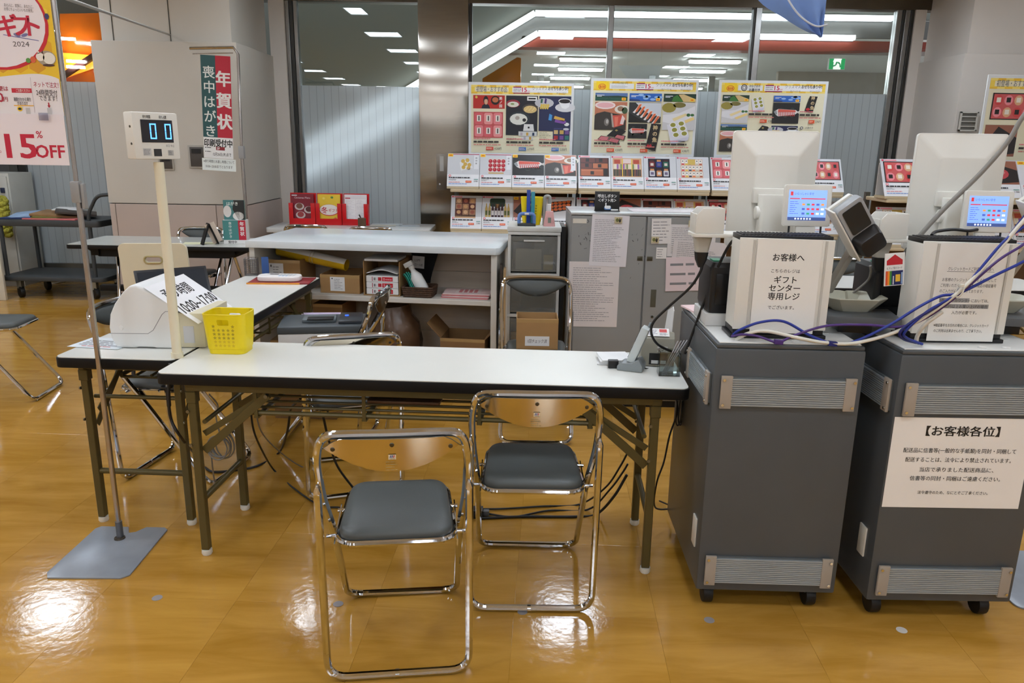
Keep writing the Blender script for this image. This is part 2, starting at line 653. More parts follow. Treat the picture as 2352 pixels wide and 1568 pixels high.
struct(MB().box(-9, YW-.03, ztop, pb.x+.3, YW+.12, HC+.3).build('wall_back_header', M('header_metal', (96, 88, 76), .35, .9), smooth=0))
struct(MB().box(-9, YW-.04, 0, pb.x+.3, YW+.12, zb).build('baseboard_back', M('sill_steel', (120, 122, 120), .3, .9), smooth=0))
def window(n, x0, x1, frames):
    wn = struct(bpy.data.objects.new('window_%d' % n, None))
    C.objects.link(wn)
    wn.location = (0, YW, 0)
    MB().box(x0, 0, zf+.001, x1, .012, ztop).build('pane', GLASS, wn, smooth=0)
    MB().box(x0, 0, zb, x1, .012, zf).build('frosted_pane', FROST, wn, smooth=0)
    for a, b, mt in frames:
        MB().box(a, -.035, zb, b, .05, ztop).build('mullion', mt, wn, bevel=.004, seg=1)
    return wn
x1, x2, x3, x4 = wx(692), wx(963), wx(1078), wx(2036)
ma, mb_ = wx(1397), wx(1727)
window(1, -5.06, -3.3, [(-5.14, -5.06, ALU), (-5.24, -5.15, M('frame_grey', (96, 96, 92), .45, .6))])
window(2, x1, x2, [(x1-.035, x1, FRAME), (x1-.075, x1-.04, ALU), (x1-.115, x1-.08, FRAME)])
window(3, x3+.03, ma-.03, [(x3, x3+.03, ALU), (ma-.03, ma+.025, FRAME)])
window(4, ma+.025, mb_-.03, [(mb_-.03, mb_+.03, FRAME), (mb_-.055, mb_-.034, ALU)])
window(5, mb_+.03, x4, [(x4, x4+.05, FRAME), (x4+.055, x4+.08, ALU), (x4+.085, x4+.13, FRAME), (x4+.135, x4+.17, ALU)])
struct(MB().box(x4+.172, YW-.05, 0, pb.x+.01, YW+.1, ztop).build('wall_right_reveal', WALLW, smooth=0))
struct(MB().box(xr-.02, YW-.06, 0, x1-.118, YW+.1, ztop).build('wall_left_reveal', WALLW, smooth=0))
col = struct(MB().box(x2+.004, YW-.09, 0, x3-.004, YW+.3, ztop+.04).build('wall_steel_column', STEEL, bevel=.012, smooth=30))
# control panel on the column foot
p, q = at(1003, 436, YW-.09), at(1024, 353, YW-.09)
cpn = thing('control_panel', 'narrow metal switch panel on the brushed steel column', 'control panel', (p.x, YW-.0905, p.z))
MB().box(0, -.012, 0, .16, 0, q.z-p.z).build('plate', M('panel_plate', (120, 114, 106), .3, .9), cpn, bevel=.003)
MB().box(.035, -.015, .19, .075, -.0125, .34).build('notice', M('paper_232_232_230', (214, 214, 210), .6), cpn)
MB().cyl((.035, -.02, .06), (.035, -.0125, .06), .009).build('key_switch', M('chrome', (206, 208, 212), .06, 1., noise=0), cpn)
# far-left dark corner beyond the window
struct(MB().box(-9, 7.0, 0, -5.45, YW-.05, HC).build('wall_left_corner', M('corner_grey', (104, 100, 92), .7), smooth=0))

# ---------------------------------------------------------------- the hall beyond the glass
YE = 9.6
zA = at(1228, 30, YE).z
xA = at(1228, 30, YE).x
zB = at(1235, 76, YE).z
xB = at(1235, 76, YE).x
xRt, xRb = at(2050, 40, YE).x, at(1962, 82, YE).x
T30 = math.tan(math.radians(30))
LX = 4.2                                   # run of the incline to the left
GREYP = M('escalator_soffit', (106, 105, 102), .35, .0, noise=.03, scale=2)
struct(MB().prism([(xA-LX, zA-LX*T30), (xA, zA), (7, zA), (7, 4.6), (xA-LX, 4.6)], YE+.06, YE+.12, 'y').build('wall_escalator_bulkhead', M('bulkhead_grey', (128, 130, 122), .5, noise=.02), smooth=0))
struct(MB().prism([(xA-LX, zA-LX*T30-.02), (xA, zA-.02), (7, zA-.02), (7, zB), (xB, zB), (xB-LX, zB-LX*T30)], YE+.02, YE+.06, 'y').build('trim_1', GREYP, smooth=0))
zR0 = at(1500, 112, YE).z
struct(MB().prism([(xB-.18, zB-.03), (7, zB-.03), (at(1880, 112, YE).x, zR0), (at(1190, 112, YE).x, zR0)], YE+.02, YE+.3, 'y').build('trim_2', M('red_band', (138, 58, 44), .5), smooth=0))
STRIP = emit_mat('tube_glow', (236, 241, 252), 10.0)
def strip(label, p0, p1):
    t_ = thing('strip_light', label, 'strip light', p0)
    d = Vector(p1)-Vector(p0)
    MB().bar((0, 0, 0), d, .05, .05).build('tube', STRIP, t_)
    MB().bar((0, .04, .0), d+Vector((0, .04, 0)), .025, .07).build('channel', M('channel_metal', (190, 190, 190), .4, .7), t_)
strip('upper bright tube light sloping along the escalator behind the glass', (xA-LX, YE-.02, zA-LX*T30), (xA, YE-.02, zA))
strip('upper bright tube light running level behind the glass', (xA+.01, YE-.02, zA), (xRt, YE-.02, zA))
strip('lower bright tube light sloping along the escalator behind the glass', (xB-LX, YE-.02, zB-LX*T30), (xB, YE-.02, zB))
strip('lower bright tube light running level behind the glass', (xB+.01, YE-.02, zB), (xRb, YE-.02, zB))
# pale panel added under the slope, standing in for glow behind the frosting
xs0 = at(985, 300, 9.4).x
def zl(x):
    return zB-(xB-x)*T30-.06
struct(MB().prism([(xA-LX, zb-.2), (xs0, zb-.2), (xs0, zl(xs0)), (xA-LX, zl(xA-LX))], YE+.02, YE+.05, 'y').build('wall_glow_panel', M('glow_panel_pale', (226, 234, 240), .5, noise=.02), smooth=0))
struct(MB().box(-9, YW+.12, -.06, 8, 17, 0).build('floor_hall', M('hall_floor', (206, 204, 198), .3), smooth=0))
zH = zR0+.0
struct(MB().box(-1.6, YE+.3, zH, 8, 17, zH+.08).build('ceiling_hall', M('hall_ceiling', (204, 203, 198), .8, noise=.02), smooth=0))
struct(MB().box(-12, 17, -.06, 9, 17.1, 4.6).build('wall_hall', M('hall_wall', (196, 192, 184), .7), smooth=0))
struct(MB().box(at(1790, 150, 12).x, 12, 0, 8, 12.1, zH-.001).build('wall_hall_right', M('hall_wall_brown', (160, 150, 138), .6), smooth=0))
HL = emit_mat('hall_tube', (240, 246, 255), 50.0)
n_ = 0
for yy, xs in ((10.6, (.9, 2.6)), (11.9, (.95, 2.75)), (13.4, (.9, 2.95)), (15.2, (.95, 3.2))):
    for x in xs:
        t_ = thing('hall_light', 'fluorescent ceiling light in the hall beyond the glass', 'ceiling light', (x, yy, zH-.001), 0, 'ceiling lights in the hall beyond the glass')
        MB().box(-.34, -.1, -.02, .34, .1, 0).build('tray', M('channel_metal'), t_)
        MB().box(-.32, -.07, -.045, .32, .07, -.0205).build('tube', HL, t_)
# hall partition frames
for px in (1243, 1500, 1638):
    xx = at(px, 150, 13).x
    struct(MB().box(xx-.05, 13, 0, xx+.05, 13.08, zH-.001).build('trim_3', FRAME, smooth=0))
# exit sign
p = at(1924, 140, 10.3)
ex = thing('exit_sign', 'green and white running man exit sign hanging behind the glass', 'exit sign', (p.x, 10.3, p.z))
MB().cyl((0, .03, .106), (0, .03, zH-p.z-.001), .012).build('hanger', M('sign_case', (220, 220, 220), .4), ex)
MB().box(-.105, .012, -.105, .105, .05, .105).build('case', M('sign_case', (220, 220, 220), .4), ex, bevel=.004)
pr = Print()
G = (10, 140, 80)
pr.rect(-.1, -.1, .1, .1, WHITE).up()
pr.poly([(-.1, -.1), (-.045, -.1), (-.045, .055), (.05, .055), (.05, -.1), (.1, -.1), (.1, .1), (-.1, .1)], G).up()
pr.ell(.02, .06, .016, .016, WHITE, 10)
for a, b, t in (((.015, .04), (-.005, -.01), .026), ((.015, .035), (.055, .02), .013), ((.01, .035), (-.035, .02), .013), ((-.035, .02), (-.05, -.01), .012), ((-.005, -.01), (.035, -.03), .018), ((.035, -.03), (.045, -.075), .016), ((-.005, -.01), (-.015, -.05), .018), ((-.015, -.05), (-.06, -.065), .016)):
    d = (Vector(b)-Vector(a)).normalized()
    q = Vector((-d.y, d.x))*t/2
    pr.poly([Vector(a)+q, Vector(a)-q, Vector(b)-q, Vector(b)+q], WHITE if b[1] > -.03 else (30, 120, 80))
pr.build(ex, 'pictogram', (0, .0105, 0), mat=print_mat('sign_glow', .3, 1.1))
# orange escalator side pieces
ORANGE = M('orange_acrylic', (236, 132, 24), .2, noise=.2, scale=3, trans=.25)
po = lambda pts, y: [(at(a, b, y).x, at(a, b, y).z) for a, b in pts]
o = MB().prism(po([(1108, 600), (1108, 180), (1188, 131), (1197, 133), (1192, 600)], 10.2), 10.2, 10.5, 'y').build('escalator_side_panel', ORANGE, bevel=.01)
tag(o, 'orange escalator side panel rising behind the first food poster', 'escalator panel')
t_ = thing('orange_shop_panel', 'dark orange translucent panel seen high through the far left window', 'panel', at(188, 180, 10.0))
b0 = at(188, 180, 10.0)
MB().prism([(x-b0.x, z-b0.z) for x, z in po([(132, 196), (132, 30), (232, 28), (236, 196)], 10.0)], .05, .09, 'y').build('sheet', M('orange_dark', (214, 96, 14), .15, noise=.35, scale=2.5), t_)
MB().bar(*[at(a, b, 9.9)-b0 for a, b in ((128, 186), (232, 118))], .06, .06).build('handrail', M('rail_dark', (50, 24, 22), .25), t_)
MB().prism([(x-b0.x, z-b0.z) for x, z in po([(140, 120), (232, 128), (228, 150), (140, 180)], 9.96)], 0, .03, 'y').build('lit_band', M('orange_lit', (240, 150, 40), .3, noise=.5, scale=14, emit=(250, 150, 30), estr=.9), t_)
MB().box(-.03, .05, -b0.z, .03, .09, -.05).build('post', M('rail_dark'), t_)
for i, (a, b) in enumerate(((150, 88), (172, 140), (172, 153))):  # bars glow in place of lamp reflections in the orange panel
    MB().bar(at(a-18, b, 9.85)-b0, at(a+22, b+2, 9.85)-b0, .03, .03).build('tube_glow', HL, t_)
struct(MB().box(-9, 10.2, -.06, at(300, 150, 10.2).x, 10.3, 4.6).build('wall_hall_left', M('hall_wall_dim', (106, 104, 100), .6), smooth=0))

# ---------------------------------------------------------------- ceiling lights of the shop floor
PANEL = emit_mat('ceiling_panel_glow', (232, 242, 255), LAMP)
lame = MB().box(-.235, -.235, -.012, .235, .235, -.002).mesh('diffuser', PANEL, smooth=0)
frm = MB()
for a in ((-.27, -.27, .27, -.24), (-.27, .24, .27, .27), (-.27, -.24, -.24, .24), (.24, -.24, .27, .24)):
    frm.box(a[0], a[1], -.02, a[2], a[3], 0)
frme = frm.mesh('frame', M('lamp_frame', (235, 235, 232), .4))
for j in range(8):
    yy = 6.5-1.94*j
    for i in range(-3, 2):
        x = .58+2.49*i
        if x > 4.7 or False:
            continue
        t_ = thing('ceiling_light', 'square ceiling light panel over the sales floor', 'ceiling light', (x, yy, HC), 0, 'square ceiling lights over the sales floor')
        obj('diffuser', lame, t_)
        obj('frame', frme, t_)
        if j == 0 and i == -1:
            t_.scale = (.45, 1, 1)
# ================================================================ folding tables
CHROME = M('chrome', (206, 208, 212), .06, 1., noise=0)
OLIVE = M('olive_enamel', (88, 78, 44), .35, .25, noise=.06)
TOP = M('white_laminate', (226, 226, 219), .22, noise=.015, scale=3)
EDGE = M('black_edge', (11, 11, 12), .5, noise=.1, spec=.3)
CAPW = M('foot_cap_white', (222, 220, 210), .5)
DKBOLT = M('bolt_steel', (120, 116, 100), .3, .9)
def folding_table(name, label, loc, rz, group, L=1.8, D=.45, H=.70):
    t = thing(name, label, 'table', loc, rz, group)
    hx, hy = L/2, D/2
    MB().prism(rrect(-hx, -hy, hx, hy, .03, 6), H-.040, H-.003).build('edge_band', EDGE, t, bevel=.004)
    MB().prism(rrect(-hx+.004, -hy+.004, hx-.004, hy-.004, .028, 6), H-.0029, H).build('tabletop', TOP, t, smooth=0)
    for s in (-1, 1):
        MB().box(-hx+.085, s*(hy-.045)-.011, H-.072, hx-.085, s*(hy-.045)+.011, H-.0405).build('side_rail', OLIVE, t, bevel=.002, seg=1)
    for sx in (-1, 1):
        X = sx*(hx-.105)
        for sy in (-1, 1):
            Y_ = sy*(hy-.047)
            lg = MB().box(X-.014, Y_-.0135, .022, X+.014, Y_+.0135, H-.055).build('leg', OLIVE, t, bevel=.002, seg=1)
            MB().lathe([(.0, 0), (.016, 0), (.019, .006), (.018, .021), (.0, .0215)], (X, Y_, 0), 14).build('foot_cap', CAPW, lg)
            MB().box(X-.017, Y_-.0175, H-.115, X+.017, Y_+.0175, H-.0729).build('bracket', OLIVE, lg, bevel=.002, seg=1)
            for dz in (.145, .27):
                MB().cyl((X-.0145, Y_+sy*.014, H-dz), (X-.0145, Y_+sy*.0185, H-dz), .006, n=10).build('bolt', DKBOLT, lg)
            # slotted folding brace
            a = Vector((X-sx*.018, Y_-sy*.012, H-.30))
            b = Vector((X-sx*.26, Y_-sy*.012, H-.085))
            MB().bar(a, b, .030, .005, (0, 1, 0)).build('brace', OLIVE, t, bevel=.001, seg=1)
            MB().bar(a+Vector((0, -sy*.012, .06)), b+Vector((0, -sy*.012, .0)), .022, .005, (0, 1, 0)).build('brace', OLIVE, t, bevel=.001, seg=1)
            MB().cyl(b+Vector((0, -.004, 0)), b+Vector((0, sy*.022, 0)), .007, n=10).build('pivot', DKBOLT, t)
        MB().cyl((X, -hy+.061, .215), (X, hy-.061, .215), .0115).build('stretcher', OLIVE, t)
        MB().cyl((X-sx*.03, -hy+.055, H-.19), (X-sx*.03, hy-.055, H-.19), .008).build('pivot_bar', OLIVE, t)
        MB().box(X-.011, -hy+.06, H-.072, X+.011, hy-.06, H-.0405).build('end_rail', OLIVE, t, bevel=.002, seg=1)
    for i in range(6):
        yy = -hy+.07+(D-.14)*i/5
        r = .009 if i in (0, 5) else .0055
        MB().tube([(-.60, yy, H-.155), (.60, yy, H-.155)], r, 8).build('shelf_rod', OLIVE, t)
    for x in (-.58, -.2, .2, .58):
        MB().box(x-.009, -hy+.06, H-.1715, x+.009, hy-.06, H-.1645).build('shelf_crossbar', OLIVE, t)
        for s in (-1, 1):
            MB().box(x-.006, s*(hy-.06)-.003, H-.17, x+.006, s*(hy-.06)+.003, H-.0725).build('shelf_hanger', OLIVE, t)
    return t
ca, sa = math.cos(-.05), math.sin(-.05)
tab1 = folding_table('folding_table', 'long white folding table with the yellow basket, right behind the two empty chairs', (-.300, 2.644, 0), -.048, 'white folding tables')
tab2 = folding_table('folding_table', 'white folding table at left carrying the white machine with the opening hours sheet', (-1.392, 3.53, 0), PI/2-.045, 'white folding tables')

# ================================================================ folding chairs
VINYL = M('grey_vinyl', (74, 78, 77), .42, noise=.05, bump=.05, bscale=300)
SHELL = M('steel_shell', (205, 196, 178), .13, 1., noise=.03)
def folding_chair(label, loc, rz):
    t = thing('folding_chair', label, 'chair', loc, rz, 'grey steel folding chairs')
    r = .0115
    hw = .203
    # back frame: one loop from the front floor bar over the top of the back
    side = lambda s: [(s*.195, .235, r), (s*.19, -.06, .40), (s*.196, -.13, .49), (s*hw, -.195, .585), (s*hw, -.245, .70), (s*.188, -.258, .765)]
    up_ = side(-1)
    dn = side(1)[::-1]
    loop = up_+[(-.10, -.272, .772), (0, -.276, .772), (.10, -.272, .772)]+dn
    MB().tube(arc_path(loop, .055, 5, closed=True), r, 10, closed=True).build('back_frame', CHROME, t)
    # rear leg loop
    rl = [(-.208, -.226, .62), (-.209, -.218, .58), (-.212, -.175, r), (.212, -.175, r), (.209, -.218, .58), (.208, -.226, .62)]
    p = arc_path(rl, .06, 6)
    rad = [r]*len(p)
    rad[0] = rad[-1] = .003
    MB().tube(p, rad, 10).build('rear_leg_loop', CHROME, t)
    MB().cyl((-.012, -.175, r), (.0, -.175, r), r+.001).build('joint_sleeve', CHROME, t)
    # seat
    sp_ = rrect(-.5, -.5, .5, .5, .16, 6)
    def outline(k, z):
        o = []
        for u, v in sp_:
            wd = .168+(-.013)*(v+.5)
            o.append((u*2*wd*k, v*.335*k-.002, z))
        return o
    MB().loft([outline(.98, .421), outline(1., .428), outline(1., .440), outline(.96, .449), outline(.8, .453), outline(.4, .455)]).build('seat', VINYL, t, smooth=60)
    MB().tube([Vector(q) for q in outline(1.03, .421)], .0085, 8, closed=True).build('seat_frame', CHROME, t)
    for s in (-1, 1):
        MB().cyl((s*.165, -.12, .418), (s*.205, -.12, .418), .006).build('hinge_pin', CHROME, t)
        MB().cyl((s*.165, .02, .425), (s*.187, .02, .425), .006).build('hinge_pin', CHROME, t)
        MB().bar((s*.178, -.16, .405), (s*.178, .05, .42), .004, .022).build('seat_hinge', CHROME, t)
    # backrest: steel shell behind, vinyl pad in front
    def grid(off, k=1.0):
        g = []
        for j in range(7):
            row = []
            for i in range(17):
                x = (-.182+.364*i/16)*k
                q = abs(x)/.182
                zt_ = .764-.03*max(0, q-.8)/.2
                zb_ = .668+.072*q*q
                z = zb_+(zt_-zb_)*j/6
                y = -.277+.36*x*x-.27*(z-.72)+off
                row.append((x, y, z))
            g.append(row)
        return g
    sh = MB().sheet(grid(0), -.002).build('backrest_shell', SHELL, t, smooth=60)
    pad = [[Vector(a) for a in row] for row in grid(.004, .985)]
    g2_ = []
    for j, row in enumerate(pad):
        g2_.append([p_+Vector((0, .012*math.sin(PI*j/6)**.5*math.sin(PI*i/16)**.4, 0)) for i, p_ in enumerate(row)])
    MB().sheet(g2_, -.004).build('backrest_pad', VINYL, t, smooth=60)
    for x, z in ((-.155, .735), (0, .747), (.155, .735)):
        y = -.277+.36*x*x-.27*(z-.72)
        MB().lathe([(0, 0), (.0065, 0), (.0055, .002), (0, .0025)], n=12).xf(Matrix.Translation((x, y-.002, z)) @ Matrix.Rotation(PI/2+.25, 4, 'X')).build('screw', M('screw_dark', (90, 86, 76), .35, .9), sh)
    st = Print()
    st.rect(-.010, -.006, .010, .006, (206, 186, 150)).up()
    for i, c in enumerate(((60, 70, 120), (60, 70, 120), (170, 50, 60))):
        x = -.005+.0045*i
        st.poly([(x-.002, -.002), (x+.001, -.002), (x+.003, .0045), (x, .0045)], c)
    st.up().lines(-.007, -.0055, .007, -.003, 1, (60, 60, 60))
    st.build(sh, 'maker_sticker', (0, -.2815, .713), (-.26, 0, 0))
    # embossed lines under the sticker
    em = Print()
    em.lines(-.018, -.016, .018, .01, 4, (150, 128, 84), 3, .22)
    em.build(sh, 'stamped_text', (0, -.2745, .69), (-.26, 0, 0))
    return t
chairs = [
 ('grey folding chair nearest the camera, standing in front of the table', (-.325, 2.03), .12),
 ('grey folding chair pushed under the long table, right of the nearest chair', (.072, 2.355), .01),
 ('grey folding chair holding the open carton in front of the filing cabinet', (.128, 3.84), PI),
 ('grey folding chair tucked behind the long table, below the printer', (-.71, 3.16), .32),
 ('grey folding chair with a printer on its seat', (-.90, 3.66), PI/2-.06),
 ('grey folding chair at the left side of the table with the white machine', (-1.50, 3.26), -1.73),
 ('grey folding chair cut off by the left edge of the picture', (-2.98, 4.28), -PI/2+.1),
 ('grey folding chair behind the far left desk against the pier', (-2.58, 6.05), PI),
 ('left of the two folding chairs at the far counter with red brochure holders', (-1.80, 6.88), 0),
 ('right of the two folding chairs at the far counter with red brochure holders', (-1.22, 6.78), 0),
 ('grey folding chair behind the table at the back of the registers', (2.17, 4.75), PI),
]
c0 = None
CH = {}
for i, (lab, (x, y), rz) in enumerate(chairs):
    if c0 is None:
        c0 = folding_chair(lab, (x, y, 0), rz)
        c0.scale = (.93, 1, 1)
        CH[i] = c0
    else:
        CH[i] = dup(c0, lab, None, (x, y, 0), rz)

CH[3].scale = (.93, 1, .945)
# white plastic chair between the left tables
t = thing('white_plastic_chair', 'cream plastic chair with a slot in its back, behind the white machine', 'chair', (-2.12, 4.62, 0), .12)
CREAM = M('cream_plastic', (222, 214, 188), .45, noise=.02)
def wg(x0, x1, z0, z1, n=2):
    g = []
    for j in range(n+1):
        z = z0+(z1-z0)*j/n
        g.append([(x0+(x1-x0)*i/4, -.19-.10*(z-.55)+.25*(x0+(x1-x0)*i/4)**2, z) for i in range(5)])
    return g
bk = MB()
outer = rrect(-.19, .545, .19, .885, .035, 5)
inner = rrect(-.045, .775, .045, .805, .014, 5)
ring = [(a, b) for a, b in outer]
n = len(outer)
yy = lambda x, z, f: -.19-.12*(z-.55)+.25*x*x+f
for f in (0, .02):
    pass
k0 = [(x, yy(x, z, 0), z) for x, z in outer]
k1 = [(x, yy(x, z, 0), z) for x, z in inner]
k2 = [(x, yy(x, z, .022), z) for x, z in inner]
k3 = [(x, yy(x, z, .022), z) for x, z in outer]
bk.loft([k0, k1, k2, k3, k0], cap=False)
bk.build('backrest', CREAM, t, smooth=50)
MB().tube([Vector((x, yy(x, z, -.002), z)) for x, z in rrect(-.05, .77, .05, .81, .019, 5)], .005, 6, closed=True).build('handle_rim', M('cream_dirty', (176, 160, 112), .6), t)
MB().prism(rrect(-.2, -.17, .2, .22, .06), .43, .452).build('seat', CREAM, t, bevel=.006)
MB().bar((0, -.19, .44), (0, -.185, .58), .12, .02, (0, 1, 0)).build('back_bracket', M('frame_dark', (48, 48, 50), .5), t)
for sx in (-1, 1):
    for sy in (-1, 1):
        MB().cyl((sx*.17, sy*.16, .43), (sx*.20, sy*.19, 0), .012).build('leg', M('frame_dark'), t)

# far-left desk with black frame
t = thing('meeting_desk', 'white topped desk with a black frame and chrome legs by the grey pier', 'table', (-2.66, 5.98, 0), -.01)
MB().prism(rrect(-.70, -.29, .70, .29, .03), .667, .697).build('edge_band', EDGE, t, bevel=.004)
MB().prism(rrect(-.695, -.285, .695, .285, .028), .6971, .70).build('tabletop', M('grey_laminate', (196, 198, 192), .18, noise=.02), t, smooth=0)
MB().prism([(-.6, .6665), (.62, .6665), (.5, .60), (-.5, .60)], -.2, -.17, 'y').build('apron', EDGE, t)
MB().box(-.62, -.03, .30, .62, .03, .345).build('stretcher', EDGE, t, bevel=.003)
for s in (-1, 1):
    MB().cyl((s*.45, -.02, .60), (s*.38, -.24, .012), .013).build('leg', CHROME, t)
    MB().cyl((s*.45, .02, .60), (s*.52, .24, .012), .013).build('leg', CHROME, t)
    MB().box(s*.52-.03, -.22, .61, s*.52+.03, .22, .6665).build('folding_bracket', EDGE, t, bevel=.004)
# ================================================================ cash registers
RGREY = M('register_grey', (82, 86, 89), .38, .2, noise=.03)
RTOP = M('register_top_white', (222, 222, 218), .35, noise=.02)
RIB = M('vent_ribs', (156, 164, 168), .35, .2)
RIBE = M('vent_ends', (158, 148, 136), .5)
SCREW = M('screw_bright', (220, 220, 216), .2, 1.)
PLW = M('pos_white', (222, 220, 212), .45, noise=.015)
PLG = M('pos_grey', (156, 159, 162), .4)
PLB = M('pos_black', (22, 22, 24), .38)
CAST = M('caster_black', (18, 18, 18), .5)
def vent(parent, x0, x1, z0, z1, y, side=False):
    """louvred vent plate with two end plates; side=True builds it on the left (-x) face"""
    def put(mb, name, mat, par, bevel=0):
        if side:
            mb.xf(Matrix.Translation((side, 0, 0)) @ Matrix.Rotation(-PI/2, 4, 'Z'))
        return mb.build(name, mat, par, bevel=bevel)
    v = put(MB().box(x0, y-.006, z0, x1, y-.0002, z1), 'vent_plate', M('vent_back', (96, 102, 104), .4, .2), parent)
    rb = MB()
    n = 13
    for i in range(n):
        z = z0+.004+(z1-z0-.008)*(i+.5)/n
        rb.box(x0+.03, y-.013, z-.0024, x1-.03, y-.0062, z+.0024)
    put(rb, 'louvre_ribs', RIB, v)
    for a, b in ((x0-.004, x0+.03), (x1-.03, x1+.004)):
        e = put(MB().box(a, y-.015, z0-.004, b, y-.0061, z1+.004), 'end_plate', RIBE, v, .002)
        xm = a+.008 if a < (x0+x1)/2 else b-.008
        for zz in (z0+.008, z1-.008):
            put(MB().cyl((xm, y-.019, zz), (xm, y-.0152, zz), .0045, n=10), 'screw', SCREW, v)
    return v
def reg_cabinet(label, loc, rz, w=.45):
    t = thing('register_cabinet', label, 'cabinet', loc, rz, 'grey register cabinets')
    h = w/2
    MB().box(-h, 0, .075, h, .56, .886).build('body', RGREY, t, bevel=.008)
    MB().box(-h+.004, .004, .8865, h-.004, .556, .898).build('rim', RGREY, t, bevel=.003)
    MB().box(-h+.012, .012, .8985, h-.012, .55, .903).build('worktop', RTOP, t, bevel=.001, seg=1)
    vent(t, -h+.025, h-.025, .705, .800, 0)
    vent(t, -h+.025, h-.025, .105, .200, 0)
    vent(t, -.33, -.025, .705, .800, 0, side=-h)
    MB().box(-h-.006, .05, .20, -h-.0002, .095, .30).build('socket_plate', M('socket_ivory', (214, 210, 198), .4), t, bevel=.002)
    for x in (-h+.05, h-.06):
        for y in (.06, .5):
            MB().cyl((x-.016, y, .036), (x+.016, y, .036), .036, n=18).build('caster', CAST, t, bevel=.004)
            MB().box(x-.02, y-.02, .05, x+.02, y+.02, .0745).build('caster_fork', CAST, t)
    MB().box(h-.16, .14, .9035, h-.06, .155, .9065).build('cable_port', M('port_grey', (190, 190, 186), .5), t)
    for x in (0.02, .09):
        MB().lathe([(0, 0), (.012, 0), (.011, .004), (0, .006)], (x, .03, .9032), 14).build('button', RTOP, t)
    return t
REG1 = reg_cabinet('grey register cabinet beside the end of the long folding table', (.832, 2.195, 0), -.025, .445)
REG2 = reg_cabinet('grey register cabinet with the large paper notice on its front', (1.372, 2.155, 0), 0, .46)

def slab(w, h, d, r, n=4):
    """rounded-corner slab standing in xz, thickness along +y"""
    return MB().prism(rrect(-w/2, 0, w/2, h, r, n), 0, d, 'y')
def pos_tower(label, loc, rz):
    t = thing('pos_tower', label, 'computer', loc, rz, 'register computers')
    MB().box(-.138, .006, .03, .138, .10, .298).build('housing', PLW, t, bevel=.004)
    MB().box(-.137, .006, .298, .137, .10, .312).build('top_cap', PLB, t, bevel=.002)
    MB().box(-.137, .004, .012, .137, .10, .0295).build('base_cap', PLB, t, bevel=.002)
    MB().prism([(-.139, .028), (-.125, .028), (-.1235, .0285), (-.12, .0285), (.14, .0285), (.14, .302), (-.139, .306)], -.004, .0055, 'y').build('front_cover', PLW, t, bevel=.002)
    g = MB()
    for i in range(24):
        x = -.126+.252*i/23
        g.box(x-.003, .014, .3122, x+.003, .092, .3145)
    g.build('top_grille', M('grille_black', (30, 30, 32), .5), t)
    MB().box(-.145, -.002, 0, .145, .11, .012).build('foot', PLB, t, bevel=.003)
    MB().box(-.10, -.0062, .03, -.092, -.0042, .30).build('cover_groove', M('pos_seam', (190, 188, 180), .5), t)
    MB().box(.112, -.0062, .03, .118, -.0042, .30).build('cover_groove', M('pos_seam'), t)
    return t
def monitor(label, loc, rz):
    t = thing('register_monitor', label, 'monitor', loc, rz, 'register monitors')
    W_, H_ = .285, .385
    MB().prism(rrect(-W_/2, .235, W_/2, .235+H_, .012, 4), .0, .018, 'y').build('bezel', PLW, t, bevel=.003)
    r0 = [(x, 0, z) for x, z in rrect(-W_/2+.004, .239, W_/2-.004, .231+H_, .012, 4)]
    r1 = [(x, -.028, z) for x, z in rrect(-.075, .25, .075, .545, .012, 4)]
    r2 = [(x, -.030, z) for x, z in rrect(-.071, .254, .071, .541, .012, 4)]
    MB().loft([r0, r1, r2]).build('back_shell', PLW, t, smooth=25)
    MB().box(-W_/2+.012, .0182, .247, W_/2-.012, .019, .223+H_).build('screen', M('screen_dark', (20, 24, 30), .1), t)
    MB().box(-.075, -.055, .385, .075, -.0305, .435).build('mount_plate', PLW, t, bevel=.006)
    MB().loft([[(x, y, .09) for x, y in rrect(-.06, -.075, .06, .0, .012)], [(x, y-.005, .32) for x, y in rrect(-.055, -.08, .055, -.032, .012)], [(x, y-.004, .415) for x, y in rrect(-.06, -.075, .06, -.04, .012)]]).build('neck', PLW, t, bevel=.002)
    MB().cyl((-.066, -.058, .355), (.066, -.058, .355), .022, n=18).build('tilt_hinge', PLW, t, bevel=.003)
    MB().loft([[(x, y, 0) for x, y in rrect(-.10, -.09, .10, .1, .03)], [(x, y, .03) for x, y in rrect(-.10, -.09, .10, .1, .03)], [(x, y-.01, .095) for x, y in rrect(-.06, -.06, .06, .04, .02)]]).build('stand', PLW, t, bevel=.002)
    return t
